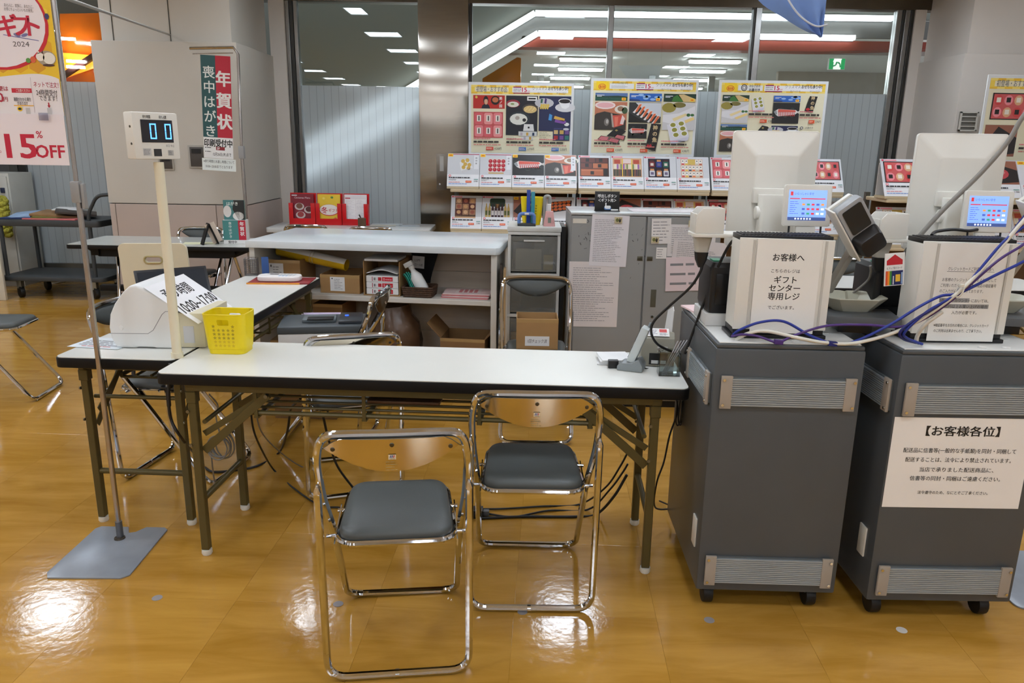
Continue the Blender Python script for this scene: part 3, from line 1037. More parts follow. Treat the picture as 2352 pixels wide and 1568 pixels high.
def cust_display(label, loc, rz):
    t = thing('customer_display', label, 'display', loc, (-.10, 0, rz), 'customer displays')
    MB().prism(rrect(-.072, 0, .072, .128, .008, 3), 0, .022, 'y').build('case', PLW, t, bevel=.004)
    MB().box(-.03, .004, -.045, .03, .018, -.0005).build('neck', PLW, t, bevel=.003)
    p = Print()
    B = (128, 165, 250)
    p.rect(-.060, .018, .056, .111, B).up()
    p.rect(-.060, .018, .056, .028, (58, 76, 128)).rect(-.055, .094, -.047, .106, (190, 50, 50))
    p.text('いらっしゃいませ', -.042, .0965, .0095, (60, 80, 150), align='l', wid=.058)
    p.rect(-.056, .083, -.026, .0865, (190, 70, 80)).rect(-.022, .083, .052, .0865, (190, 70, 80))
    p.up()
    r = random.Random(4)
    p.lines(-.055, .036, -.028, .078, 7, (84, 104, 180), 5, .3)
    for i in range(3):
        for j in range(5):
            c = r.choice([(200, 60, 70), (70, 90, 170), (60, 150, 110), (235, 240, 255), (210, 140, 70)])
            p.rect(-.018+j*.0145, .036+i*.014, -.009+j*.0145, .042+i*.014, c)
    for j in range(6):
        p.ell(-.036+j*.009, .023, .003, .003, (220, 230, 255), 8)
    p.build(t, 'screen_image', (0, -.0005, 0), mat=SCREEN)
    for x in (-.05, .048):
        MB().cyl((x, .011, -.03), (x, .011, 0), .003).build('cable_stub', PLB, t)
    return t
def scanner_set(label1, label2, loc, rz):
    t = thing('scanner_holder', label1, 'holder', loc, rz, 'scanner holders')
    MB().prism(rrect(-.14, -.05, .17, .05, .012, 3), 0, .012).build('tray', PLW, t, bevel=.003)
    k = MB()
    k.prism([(-.135, .0), (-.045, .0), (-.045, .078), (-.115, .078), (-.13, .06)], -.045, -.04, 'y')
    k.prism([(-.135, .0), (-.045, .0), (-.045, .078), (-.115, .078), (-.13, .06)], .04, .045, 'y')
    k.box(-.135, -.04, .0, -.13, .04, .06)
    k.box(-.05, -.04, .0, -.045, .04, .078)
    k.xf(Matrix.Translation((0, 0, .0122))).build('cup', PLW, t, bevel=.002)
    MB().box(.10, .05, -.2835, .14, .08, .0).build('support_post', PLW, t, bevel=.003)
    s = thing('barcode_scanner', label2, 'scanner', Vector(loc)+Matrix.Rotation(rz, 3, 'Z') @ Vector((-.10, 0, -.001)), rz, 'barcode scanners')
    MB().loft([[(x, y, -.003) for x, y in rrect(-.028, -.022, .028, .022, .01)], [(x, y, -.05) for x, y in rrect(-.02, -.017, .02, .017, .01)]]).build('handle', M('scanner_grey', (176, 172, 162), .5), s, smooth=40)
    MB().loft([[(x, y, -.0505) for x, y in rrect(-.021, -.018, .021, .018, .01)], [(x, y, -.075) for x, y in rrect(-.018, -.015, .018, .015, .009)], [(x, y, -.10) for x, y in rrect(-.007, -.007, .007, .007, .004)]]).build('cable_boot', PLB, s, smooth=40)
    return t, s
def card_terminal(label, lab2, loc, rz):
    t = thing('card_terminal', label, 'card reader', loc, rz, 'card terminals')
    tilt = Matrix.Rotation(math.radians(-38), 4, 'Y') @ Matrix.Rotation(math.radians(14), 4, 'X')
    def put(mb, name, mat, bevel=.003, par=None):
        return mb.xf(tilt).build(name, mat, par or t, bevel=bevel)
    put(MB().prism([(-.05, -.03), (.05, -.03), (.05, .13), (.03, .16), (-.05, .16)], .004, .018, 'y'), 'cradle', PLW)
    put(MB().prism([(-.052, -.03), (-.046, -.03), (-.046, .165), (-.052, .165)], -.04, .018, 'y'), 'cradle_side', PLW)
    put(MB().prism(rrect(-.042, -.02, .045, .155, .012, 3), -.03, .0035, 'y'), 'body', PLG, .006)
    put(MB().prism(rrect(-.03, .055, .034, .142, .006, 3), -.0325, -.0302, 'y'), 'screen', M('terminal_screen', (34, 40, 44), .08), .0)
    put(MB().loft([[(x, -.03, z) for x, z in rrect(-.044, -.02, .046, .052, .014, 3)], [(x, -.062, z) for x, z in rrect(-.036, -.022, .038, .035, .014, 3)]]), 'card_slot', PLB, .004)
    MB().bar((.0, .02, .02), (-.05, .10, -.18), .03, .02).build('arm', M('arm_grey', (150, 146, 138), .5), t, bevel=.003)
    p = Print()
    p.rect(-.03, -.10, .03, 0, (236, 236, 234)).up()
    p.poly([(-.024, -.036), (.024, -.036), (.024, -.022), (.0, -.004), (-.024, -.022)], (196, 30, 44)).text('IC チップ取りカード', 0, -.049, .0085, BLACK, wid=.046)
    p.rect(-.026, -.098, .026, -.054, (24, 34, 96)).up()
    for i, c in enumerate(((224, 80, 40), (240, 150, 40), (60, 140, 60))):
        p.rect(-.026+i*.006, -.098, -.020+i*.006, -.054, c)
    p.rect(.004, -.088, .018, -.066, (240, 190, 60)).rect(-.004, -.096, -.001, -.07, WHITE).rect(.021, -.096, .025, -.06, (150, 180, 220))
    b = MB().box(-.03, 0, -.10, .03, .0015, 0).build('card_hint_tag', M('paper_w', (236, 236, 234), .5), t, loc=(.075, -.055, -.03), rot=(0, -.1, 0), smooth=0)
    p.build(b, 'print')
    return t
def scale(label, lab2, loc, rz):
    t = thing('receipt_stand', label, 'stand', loc, rz, 'grey slab stands')
    MB().box(-.12, -.10, .035, .12, .10, .062).build('plate', M('stand_grey', (88, 90, 92), .4), t, bevel=.004)
    MB().box(-.05, -.05, 0, .05, .05, .0345).build('foot', PLB, t, bevel=.003)
    d = thing('coin_dish', lab2, 'dish', Vector(loc)+Vector((-.0, .03, .0625)), rz+.12, 'beige coin dishes')
    def oc(w_, h_, z):
        c = .035*w_/.09
        return [(a, b, z) for a, b in ((-w_+c, -h_), (w_-c, -h_), (w_, -h_+c), (w_, h_-c), (w_-c, h_), (.012, h_), (0, h_*.82), (-.012, h_), (-w_+c, h_), (-w_, h_-c), (-w_, -h_+c))]
    MB().loft([oc(.05, .04, .006), oc(.095, .075, .045), oc(.099, .079, .046), oc(.10, .08, .043), oc(.06, .05, .0), oc(.05, .04, .0)]).build('bowl', M('dish_beige', (186, 184, 166), .4), d, smooth=30)
    MB().box(-.04, -.03, .0065, .04, .03, .0085).build('pad', M('dish_pad', (150, 150, 136), .7), d)
    return t, d
def box_printer(label, loc, rz):
    t = thing('receipt_printer', label, 'printer', loc, rz, 'black receipt printers')
    MB().box(-.07, -.09, .0, .07, .09, .04).build('base_box', M('base_white', (206, 206, 204), .4), t, bevel=.003)
    MB().loft([[(x, y, .0405) for x, y in rrect(-.06, -.08, .06, .08, .012)], [(x, y, .06) for x, y in rrect(-.064, -.085, .064, .085, .012)], [(x, y, .19) for x, y in rrect(-.064, -.085, .064, .085, .012)], [(x, y, .205) for x, y in rrect(-.055, -.075, .055, .075, .012)]]).build('case', PLB, t, smooth=30)
    MB().box(-.045, -.088, .07, .045, -.0853, .17).build('paper_door', M('door_black', (12, 12, 13), .25), t, bevel=.002)
    MB().box(-.05, -.05, .2055, -.02, .0, .209).build('status_bar', M('status_green', (60, 150, 110), .4), t)
    return t
T1 = pos_tower('white fronted register computer with the large bold notice', (.811, 2.262, .9032), -.03)
T2 = pos_tower('white fronted register computer with the credit card notice and blue cables', (1.345, 2.245, .9032), 0)
monitor('white register monitor seen from behind, left of the two', (.872, 2.63, .9032), -.03)
monitor('white register monitor seen from behind, right of the two by the grey cable', (1.475, 2.60, .9032), -.12)
cust_display('blue customer screen of the left register', (.914, 2.40, 1.232), -.06)
cust_display('blue customer screen of the right register', (1.478, 2.40, 1.222), -.10)
H1, S1 = scanner_set('white scanner tray and cup of the left register', 'grey barcode scanner hanging over the filing cabinet papers', (.705, 2.45, 1.192), 0)
H2, S2 = scanner_set('white scanner tray and cup between the two register monitors', 'grey barcode scanner hanging between the register computers', (1.275, 2.44, 1.185), 0)
card_terminal('grey card reader tilted in a white cradle between the registers', '', (1.080, 2.36, 1.195), 0)
card_terminal('grey card reader at the right edge beside the blue cables', '', (1.69, 2.42, 1.225), 0)
scale('grey slab stand between the two register computers', 'beige coin dish between the two register computers', (1.095, 2.40, .9035), -.2)
scale('grey slab stand at the right edge of the picture', 'beige coin dish at the right edge of the picture', (1.575, 2.42, .9035), -.2)
box_printer('black receipt printer behind the left register computer', (.70, 2.51, .9035), -.02)
box_printer('black receipt printer behind the right register computer', (1.235, 2.52, .9035), 0)
# papers on the register computers and cabinet
p = Print()
f = BLACK
p.text('お客様へ', 0, .222, .024, f, .012).text('こちらのレジは', -.005, .186, .0125, f, .004)
p.text('ギフト', -.003, .155, .024, f, .012).text('センター', -.003, .13, .024, f, .012).text('専用レジ', -.003, .105, .024, f, .012).text('でございます。', -.008, .075, .0125, f, .004)
sheet_thing('paper_notice', 'white paper notice with bold lettering on the left register computer', 'notice', .19, .285, p, (.817, 2.2545, .922), (0, 0, -.03), (232, 231, 226), .001)
p = Print()
f = (50, 50, 50)
p.text('クレジットカードご利用のお客様へ', 0, .215, .0125, f, 0, wid=.135).rect(-.07, .211, .07, .212, f)
p.text('お客様のクレジットカードをより安心して', 0, .183, .0115, f, 0, wid=.16).text('ご利用いただくために、本人確認の暗証番号', 0, .166, .0115, f, 0, wid=.165).text('のご入力が必要となっております。', -.018, .149, .0115, f, 0, wid=.13)
p.rect(-.08, .119, .01, .132, (150, 150, 150)).rect(-.08, .101, .07, .114, (150, 150, 150)).up()
p.text('3階ギフトカウンターにおいては、', -.078, .1205, .0115, f, .0, 'l', wid=.145).text('10,000円以上お買い上げの場合', -.078, .1025, .0115, f, .0, 'l', wid=.145).text('入力が必要です。', .0, .084, .0115, f, 0, wid=.075)
p.text('※暗証番号をお忘れの場合には、クレジットカード', -.002, .045, .0105, f, 0, wid=.165).text('のご利用は出来ませんので、ご了承下さい。', -.01, .028, .0105, f, 0, wid=.145)
sheet_thing('paper_notice', 'white paper notice with a grey highlighted line on the right register computer', 'notice', .20, .295, p, (1.352, 2.2375, .910), (0, 0, 0), (231, 229, 223), .001)
p = Print()
f = (26, 26, 26)
p.text('【お客様各位】', 0, .238, .034, f, .02, wid=.22)
p.text('配送品に信書等(一般的な手紙類)を同封・同梱して', 0, .182, .0165, f, .006, wid=.34).text('配送することは、法令により禁止されています。', 0, .152, .0165, f, .006, wid=.32)
p.text('当店で承りました配送商品に、', 0, .12, .0165, f, .006, wid=.225).text('信書等の同封・同梱はご遠慮ください。', 0, .091, .0165, f, .006, wid=.275)
p.text('法令遵守のため、なにとぞご了承ください。', 0, .046, .0125, f, .004, wid=.215)
a = at(2060, 962, 2.15)
sheet_thing('paper_notice', 'large cream paper notice taped to the front of the right register cabinet', 'notice', .42, .293, p, (a.x+.205, 2.1525, .402), (0, 0, 0), (236, 232, 226), .001)
# pink papers on the register tops
for i, (x, y, z) in enumerate(((.675, 2.68, .9032), (1.12, 2.60, .9))):
    if i == 0:
        o = MB().box(-.05, -.05, 0, .14, .06, .006).build('paper_stack', M('pink_paper', (236, 206, 206), .7), loc=(x, y, z), rot=(0, 0, .2))
        tag(o, 'flat stack of pale pink slips on the left register top', 'paper')
# ================================================================ left foreground
STEELP = M('galvanised_tube', (176, 172, 170), .22, 1., noise=.05, scale=30)
t = thing('banner_stand', 'steel pole stand on a flat grey base plate in the left foreground', 'stand', (-1.468, 2.60, 0))
bp_ = [(-.075, .088), (-.11, .086), (-.125, .07), (-.14, -.25), (-.125, -.277), (.13, -.27), (.158, -.25), (.142, .07), (.125, .086), (.05, .088), (.02, .03), (-.02, .02), (-.03, .088)]
bp_ = [(-.118, .088), (-.132, .07), (-.132, -.245), (-.112, -.277), (.135, -.272), (.158, -.25), (.146, .07), (.130, .086), (.058, .087), (.034, .047), (.012, .040), (-.012, .086)]
MB().prism(bp_, 0, .006).build('base_plate', M('base_grey_steel', (148, 154, 162), .3, .2, noise=.14, scale=6), t, bevel=.002)
MB().lathe([(0, .0065), (.02, .0065), (.019, .011), (0, .012)], (0, -.005, 0), 16).build('weld', M('weld_dark', (84, 76, 66), .5, .6, noise=.4, scale=60), t)
MB().cyl((0, 0, .010), (0, 0, .075), .0125).build('socket', M('socket_steel', (120, 120, 122), .3, .9), t)
MB().cyl((0, 0, .075), (0, 0, 1.275), .0095, n=16).build('lower_tube', STEELP, t)
MB().cyl((0, 0, 1.32), (0, 0, 2.35), .0075, n=16).build('upper_tube', STEELP, t)
cg = M('clamp_grey', (150, 150, 150), .45)
cb = MB().box(-.016, -.016, 1.255, .014, .014, 1.325).build('clamp', cg, t, bevel=.005)
MB().box(.0145, -.01, 1.235, .026, .01, 1.318).build('clamp_lever', cg, cb, bevel=.004)
MB().cyl((-.50, -.004, 2.26), (0, -.004, 2.26), .006).build('cross_arm', STEELP, t)
a = at(390, 80, YB+.09)
b = Vector((-1.468, 2.632, 1.905))
o = MB().cyl(Vector((0, 0, 0)), a-b, .006, .008).build('support_rod', M('rod_grey', (150, 148, 140), .4, .6), loc=b)
tag(o, 'thin grey rod running from the banner pole back to the upper pier wall', 'rod')
# --- hanging poster: winter gifts
X0, Z0, YP = -1.478, at(155, 266, 2.598).z, 2.598
U = lambda px, py: (at(px, py, YP).x-X0, at(px, py, YP).z-Z0)
pw, ph = .44, .66
p = Print()
YEL, GOLD = (244, 204, 40), (230, 170, 20)
p.rect(-pw, 0, 0, ph, YEL).up()
r = random.Random(3)
for i in range(8):
    for j in range(11):
        x, z = -pw+.03+i*.057+(j % 2)*.028, .16+j*.049
        if x > -.03 or z > ph-.03:
            continue
        c = r.choice([(240, 190, 24), (232, 176, 22), (250, 216, 60), (222, 160, 30)])
        p.poly([(x, z-.03), (x+.026, z-.015), (x+.026, z+.015), (x, z+.03), (x-.026, z+.015), (x-.026, z-.015)], c)
p.up()
cxp, czp = U(20, 60)
p.ell(cxp-.03, czp+.005, .158, .138, (206, 30, 46), 30).up().ell(cxp-.04, czp+.01, .158, .135, (240, 234, 240), 30)
p.up()
def curve_poly(pts, c):
    p.poly([U(*q) for q in pts], c)
top = spline([Vector((-120, 200, 0)), Vector((-40, 182, 0)), Vector((40, 172, 0)), Vector((90, 170, 0)), Vector((128, 178, 0)), Vector((160, 196, 0))], 4)
pl = [(-pw, 0), (0, 0)]+[U(min(q.x, 400), q.y) for q in top[::-1] if U(q.x, q.y)[0] <= 0]+[(-pw, U(-120, 200)[1])]
p.poly(pl, (238, 234, 238)).up()
RD = (200, 30, 60)
for s, px, py, h in (('冬', -62, 88, 60), ('ギ', 20, 80, 48), ('フ', 52, 80, 48), ('ト', 80, 80, 48)):
    u, v = U(px, py)
    p.text(s, u, v, h*.0015, RD, .025)
for s, px, py in (('あの人に、家族に、あなたに。', 44, 17), ('お得にちょっといいもの発見。', 44, 26)):
    p.text(s, *U(px, py), .0115, (110, 100, 104), 0, wid=.092, rot=-.05)
p.text('2024', *U(50, 107), .022, (90, 84, 90), .0, wid=.052)
u0, u1 = U(8, 79), U(90, 93)
p.poly([u0, (u0[0], u0[1]-.002), (u1[0], u1[1]-.002), u1], (90, 90, 160))
for s in (-1, 1):
    u, v = U(49, 83)
    p.ell(u+s*.012, v+.003, .012, .005, (120, 120, 170), 10, rot=s*.3)
# sleeping cat picture
u, v = U(108, 134)
p.ell(u, v, .030, .023, (170, 158, 140), 16).up().ell(u+.008, v, .020, .018, (240, 236, 226), 14).ell(u-.020, v+.004, .014, .013, (242, 238, 230), 12)
p.poly([(u-.028, v+.012), (u-.026, v+.024), (u-.018, v+.016)], (242, 238, 230)).poly([(u-.016, v+.016), (u-.010, v+.024), (u-.008, v+.012)], (90, 50, 46)).ell(u+.004, v-.021, .02, .004, (80, 50, 40), 10)
u, v = U(66, 139)
p.ell(u, v, .008, .008, (90, 150, 60), 10)
u, v = U(77, 137)
p.ell(u, v, .009, .010, (222, 100, 60), 10)
u, v = U(108, 38)
p.ell(u, v, .008, .010, (60, 60, 110), 6)
# order information
p.text('ネットで注文！', *U(107, 200), .019, (178, 20, 70), .005, wid=.080, rot=-.03)
p.text('24時間受付', *U(109, 219), .021, (40, 30, 30), .005, wid=.068, rot=-.03).text('できます！', *U(112, 231), .019, (40, 30, 30), .005, wid=.058, rot=-.03)
u, v = U(113, 240)
p.rect(u-.002, v-.004, u+.002, v+.006, (178, 20, 50)).poly([(u-.005, v-.003), (u+.005, v-.003), (u, v-.011)], (178, 20, 50))
u, v = U(51, 208)
p.rect(u-.033, v-.007, u+.033, v+.007, (200, 40, 60)).up().text('ご注意ください', u+.004, v-.004, .0105, WHITE, .004, wid=.045)
p.text('運賃がかかる場合', *U(53, 232), .0135, (50, 40, 40), .003, wid=.056).text('があります', *U(54, 241), .0135, (50, 40, 40), .003, wid=.034)
u, v = U(54, 240)
p.rect(u-.03, v-.005, u+.036, v-.002, (240, 180, 60))
u, v = U(47, 250)
p.ell(u, v, .009, .008, (240, 200, 40), 12).up().ell(u, v, .006, .004, (30, 30, 30), 10)
for px, py in ((66, 255), (115, 255)):
    u, v = U(px, py)
    p.rect(u-.007, v-.010, u+.007, v+.010, (200, 198, 200))
p.text('0', *U(4, 234), .04, (178, 30, 60), .02).text('円', *U(15, 232), .016, (178, 30, 60), .01).text('急便は', *U(3, 208), .017, (178, 30, 60), .01)
u, v = U(76, 222)
p.rect(u, v-.05, u+.0012, v+.06, (190, 180, 190))
p.text('大 送料込 全国一律', -.36, .05, .03, (178, 30, 60), .01, wid=.15)
sh = MB().box(-pw, 0, 0, 0, .0015, ph).build('hanging_poster', M('poster_stock', (240, 238, 240), .4, noise=0), loc=(X0, YP, Z0), smooth=0)
tag(sh, 'yellow winter gift poster with a sleeping cat hanging at top left', 'poster')
p.build(sh)
# --- 15% off sheet
Z1 = at(165, 380, YP-.006).z
hh = Z0-Z1+.004
p = Print()
p.rect(-pw, 0, .0, hh, (238, 230, 236)).up()
q = lambda px, py: (at(px, py, YP).x-X0, at(px, py, YP).z-Z1)
p.text('15', *q(55, 362), .109, (196, 28, 60), .02, wid=.098).text('OFF', *q(120, 362), .058, (196, 28, 60), .022, wid=.095).text('%', *q(94, 317), .032, (196, 28, 60), .01)
p.rect(-.43, .02, -.27, .10, (34, 60, 140)).text('全品', -.35, .045, .05, WHITE, .02)
p.text('の', *q(3, 351), .012, (178, 30, 60), .01)
p.rect(-.262, .01, -.2615, .14, (200, 190, 196))
s2 = MB().box(-pw, 0, 0, .0, .0015, hh-.006).build('hanging_poster', M('poster_stock'), loc=(X0, YP-.006, Z1), smooth=0)
tag(s2, 'white sheet with red 15% OFF lettering below the yellow poster', 'poster')
p.build(s2)
MB().box(-.075, -.0115, hh-.020, -.045, -.0100, hh+.004).build('tape', glass_mat('clear_tape', (225, 225, 232), .1), s2)

# --- waiting number display
t = thing('queue_display', 'white number display showing two blue zeros on a cream pole', 'display', (-1.213, 2.66, .70))
IV = M('ivory_pole', (224, 216, 190), .45, noise=.02)
MB().cyl((0, 0, .004), (0, 0, .69), .0165, n=20).build('pole', IV, t)
MB().cyl((0, 0, 0), (0, 0, .02), .021, n=20).build('pole_foot', IV, t)
W_, H_, D_ = .158, .152, .056
mt = Matrix.Translation((-.012, .0, .70)) @ Matrix.Rotation(.92, 4, 'Z')
bx = MB().box(-W_/2, -D_/2, 0, W_/2, D_/2, H_).build('case', PLW, t, bevel=.006)
bx.matrix_local = mt
MB().box(-.052, -D_/2-.002, .055, .058, -D_/2-.0002, .128).build('window', M('led_window', (38, 38, 44), .15), bx, bevel=.001, seg=1)
p = Print()
BL = (80, 150, 255)
for cx in (-.012, .040):
    z0, z1, w2, th = .066, .116, .011, .0042
    for a0, b0, a1, b1 in ((-w2, z0, w2, z0+th), (-w2, z1-th, w2, z1), (-w2, z0+.003, -w2+th, .0905), (-w2, .0915, -w2+th, z1-.003), (w2-th, z0+.003, w2, .0905), (w2-th, .0915, w2, z1-.003)):
        p.rect(cx+a0, b0, cx+a1, b1, BL)
p.build(bx, 'led_digits', (0, -D_/2-.0022, 0), mat=print_mat('led_glow', .3, 2.2))
p = Print()
f = (60, 60, 62)
p.text('待ち時間', -.030, .133, .0115, f, .01, wid=.026).text('待ち人数', .026, .133, .0115, f, .01, wid=.026).text('本日 休止', .044, .041, .010, (120, 120, 120), 0, wid=.03)
p.rect(-.052, .012, -.024, .036, (196, 196, 194)).rect(.034, .012, .054, .030, (180, 180, 178)).rect(-.015, .010, .012, .034, (44, 44, 46)).up()
p.lines(-.05, .014, -.026, .034, 5, (120, 120, 120), 2).lines(.036, .014, .052, .029, 5, (90, 90, 90), 3)
p.build(bx, 'print', (0, -D_/2-.0003, 0))
for z in (.03, .085):
    MB().cyl((-W_/2-.002, -.012, z+.02), (-W_/2, -.012, z+.02), .004, n=10).build('screw', M('screw_dark'), bx)

# --- white counter machine with the opening-hours sheet
y0, y1 = 2.775, 3.06
prof = [(268, 800), (256, 778), (250, 752), (252, 722), (262, 698), (280, 672), (296, 656), (312, 654), (398, 702), (398, 806), (392, 806), (360, 803), (354, 798), (316, 797), (312, 802)]
pts = [at(a, b, y0) for a, b in prof]
zmin = .702
base = Vector((pts[0].x, y0, .70))
pp = [(q.x-base.x, max(q.z, zmin)-.70) for q in pts]
t = thing('counter_machine', 'white rounded receipt machine on the left table', 'machine', base)
MB().prism(pp, 0, y1-y0, 'y').build('body', M('machine_white', (226, 227, 226), .4, noise=.02), t, bevel=.010, seg=3)
sl = [at(a, b, y0) for a, b in ((252, 765), (340, 766), (352, 758), (372, 722), (380, 715), (398, 715))]
MB().tube([(q.x-base.x, -.0005, q.z-.70) for q in sl], .0012, 5).build('seam', M('seam_grey', (150, 150, 152), .6), t)
q = at(278, 753, y0)
MB().cyl((q.x-base.x, -.0025, q.z-.70), (q.x-base.x, .001, q.z-.70), .009).build('cap_button', M('machine_white'), t, bevel=.001)
xb = at(398, 700, y0).x-base.x
MB().box(xb+.001, .02, .002, xb+.10, y1-y0-.02, .135).build('rear_housing', M('machine_cream', (208, 200, 172), .5), t, bevel=.004)
MB().box(xb+.02, .0185, .02, xb+.06, .0198, .085).build('rating_label', M('label_grey', (196, 196, 198), .5), t)
MB().box(xb+.1005, .06, .03, xb+.104, .14, .10).build('port_panel', M('port_dark', (60, 60, 62), .5), t)
# tilted sheet
A = at(326, 664, y0-.012)+Vector((0, 0, .004))
B = at(456, 746, y0-.012)+Vector((0, 0, .004))
D = A+Vector((-.015, .30, .005))
D = at(418, 632, y0+.29)+Vector((0, 0, .004))
ux, vz = (D-A), (A-B)
nx = ux.normalized()
nv = (vz-nx*vz.dot(nx)).normalized()
ny = nv.cross(nx)
mm = Matrix((nx, ny, nv)).transposed().to_4x4()
mm.translation = B+ux*.5-(vz-nv*vz.dot(nv))*0
wS, hS = ux.length, vz.dot(nv)
pts_ = [(-wS/2, 0), (wS/2, 0), (wS/2, hS), (-wS/2, hS)]
p = Print()
f = (20, 20, 22)
p.text('承り時間', -.02, hS*.62, hS*.27, f, .015, wid=wS*.66, shear=.2).text('10:00~17:00', .0, hS*.26, hS*.31, f, .015, wid=wS*.9, shear=.2)
sh = MB().box(-wS/2, 0, 0, wS/2, .0012, hS).build('opening_hours_sheet', M('sheet_white', (238, 238, 240), .5, noise=0), smooth=0)
sh.matrix_world = mm
tag(sh, 'white sheet with 10:00~17:00 lying tilted on the white machine', 'notice')
p.build(sh)
# --- laminated sheet
p = Print()
p.rect(-.10, 0, .10, .14, (222, 228, 232)).up().lines(-.085, .03, .085, .11, 4, (70, 70, 80), 9, .35).lines(-.06, .012, .06, .03, 1, (190, 60, 60), 3, .4)
a = az(222, 792, .7005)
sheet_thing('laminated_notice', 'laminated paper notice lying on the front corner of the left table', 'notice', .21, .15, p, (a.x+.01, a.y-.05, .7025), (-PI/2, 0, -.15), (214, 222, 228), .001)
# --- laptop behind the machine
t = thing('laptop', 'open dark laptop behind the white machine', 'laptop', (-1.50, 3.40, .70), .62)
LB = M('laptop_black', (34, 36, 40), .35)
MB().box(-.16, -.11, .002, .16, .11, .02).build('base', LB, t, bevel=.004)
MB().box(-.13, -.06, .0202, .13, .06, .0215).build('keyboard', M('keys_black', (24, 24, 26), .5), t)
sc_ = MB().box(-.16, -.004, 0, .16, .004, .185).build('lid', LB, t, bevel=.003, loc=(0, .11, .02), rot=(-.55, 0, 0))
MB().box(-.148, -.0055, .012, .148, -.0042, .173).build('screen', M('laptop_screen', (44, 50, 58), .12), sc_)
# --- yellow basket
YELP = M('yellow_plastic', (246, 220, 20), .38, noise=.02, trans=.12)
def basket(name, label, loc, rz, w0, w1, d0, d1, h, mat=YELP, group='yellow star baskets'):
    t = thing(name, label, 'basket', loc, rz, group)
    th = .003
    def ring(k, z, off=0.):
        w_, d_ = (w0+(w1-w0)*k)/2-off, (d0+(d1-d0)*k)/2-off
        return [(x, y, z) for x, y in rrect(-w_, -d_, w_, d_, .024, 4)]
    MB().loft([ring(0, 0), ring(.12, h*.12), ring(.13, h*.125, -.0015)]).build('base_tray', mat, t, smooth=40)
    for s, nm in ((-1, 'front_wall'), (1, 'back_wall')):
        def pt(u, v):
            d_ = (d0+(d1-d0)*v)/2
            w_ = (w0+(w1-w0)*v)/2-.024
            return (u*w_, s*d_, h*v)
        outer = []
        N = 6
        for i in range(N):
            outer.append((-1+2*i/N, .12))
        for i in range(N):
            outer.append((1, .12+.88*i/N))
        for i in range(N):
            outer.append((1-2*i/N, 1))
        for i in range(N):
            outer.append((-1, 1-.88*i/N))
        inner = []
        for a, b in outer:
            ang = math.atan2((b-.56)/.44, a)
            inner.append((.42*max(-1, min(1, 1.3*math.cos(ang))), .80+.075*max(-1, min(1, 1.3*math.sin(ang)))))
        o1 = [Vector(pt(*q)) for q in outer]
        i1 = [Vector(pt(*q)) for q in inner]
        n_ = Vector((0, -s*th, 0))
        m_ = MB()
        m_.loft([o1, i1, [q+n_ for q in i1], [q+n_ for q in o1], o1], cap=False)
        m_.build(nm, mat, t, smooth=30)
        p = Print()
        for i in range(5):
            for j in range(6):
                if j > 4 and 0 < i < 4:
                    continue
                cx, cz = -.7+.35*i, .22+.098*j
                c = pt(cx, cz)
                pts = [(c[0]+(.0075 if k % 2 == 0 else .0032)*math.sin(PI*k/5), c[2]+(.0075 if k % 2 == 0 else .0032)*math.cos(PI*k/5)) for k in range(10)]
                p.poly(pts, (176, 152, 10) if j > 1 else (222, 190, 14))
        sl = math.atan2((d1-d0)/2, h)
        if s < 0:
            o = p.build(t, 'star_cutouts', (0, 0, 0))
            o.matrix_local = Matrix.Translation((0, -d0/2-.0005, 0)) @ Matrix.Rotation(sl, 4, 'X')
    for s in (-1, 1):
        cs = []
        for k in (.12, 1.):
            w_, d_ = (w0+(w1-w0)*k)/2, (d0+(d1-d0)*k)/2
            loopp = [q for q in rrect(-w_, -d_, w_, d_, .024, 4)]
            half = [q for q in loopp if q[0]*s >= w_-.0241]
            half.sort(key=lambda q: q[1])
            cs.append([(x, y, h*k) for x, y in half])
        n_ = min(len(cs[0]), len(cs[1]))
        MB().sheet([cs[0][:n_], cs[1][:n_]], .0025*s).build('side_wall', mat, t, smooth=50)
    MB().tube([Vector(q) for q in ring(1.0, h)], .0024, 6, closed=True).build('rim', mat, t)
    return t
basket('plastic_basket', 'bright yellow basket with star cutouts on the long table', (-1.055, 2.765, .7005), -.03, .136, .156, .105, .125, .15)

# --- tray with calculator and pen cup on the far end of the left table
a = az(648, 645, .702)
t = thing('document_tray', 'red printed folder with an orange edge at the far end of the left table', 'folder', (a.x, a.y, .7005), .05)
MB().box(-.17, -.10, 0, .17, .10, .006).build('cover', M('folder_red', (140, 40, 46), .5, noise=.3, scale=30), t, bevel=.001)
MB().box(-.17, -.104, 0, .12, -.1005, .008).build('edge_strip', M('folder_orange', (226, 150, 50), .5), t)
t = thing('calculator', 'white oval desk calculator lying on the red folder', 'calculator', (a.x-.01, a.y-.005, .7072), .03)
MB().prism(rrect(-.12, -.06, .12, .06, .045, 6), 0, .03).build('case', M('calc_white', (236, 232, 230), .4), t, bevel=.010, seg=3)
p = Print()
p.rect(-.06, .010, -.01, .035, (50, 40, 40))
for i in range(5):
    for j in range(4):
        p.rr(.0+i*.019, -.04+j*.02, .014+i*.019, -.027+j*.02, .003, (90, 160, 220) if j == 0 and i < 3 else (200, 200, 204))
p.build(t, 'keys', (0, 0, .0302), (-PI/2, 0, 0))
a = az(575, 633, .7005)
t = thing('mesh_pen_cup', 'silver mesh pen cup on the far end of the left table', 'pen cup', (a.x, a.y+.03, .7005), .2)
MSH = M('silver_mesh', (150, 150, 152), .3, .9)
mb = MB()
for i in range(9):
    z = .004+.012*i
    mb.tube([(x, y, z) for x, y in rrect(-.036, -.036, .036, .036, .006, 2)], .0012, 4, closed=True)
mb.build('mesh_rings', MSH, t)['kind'] = 'stuff'
mb = MB()
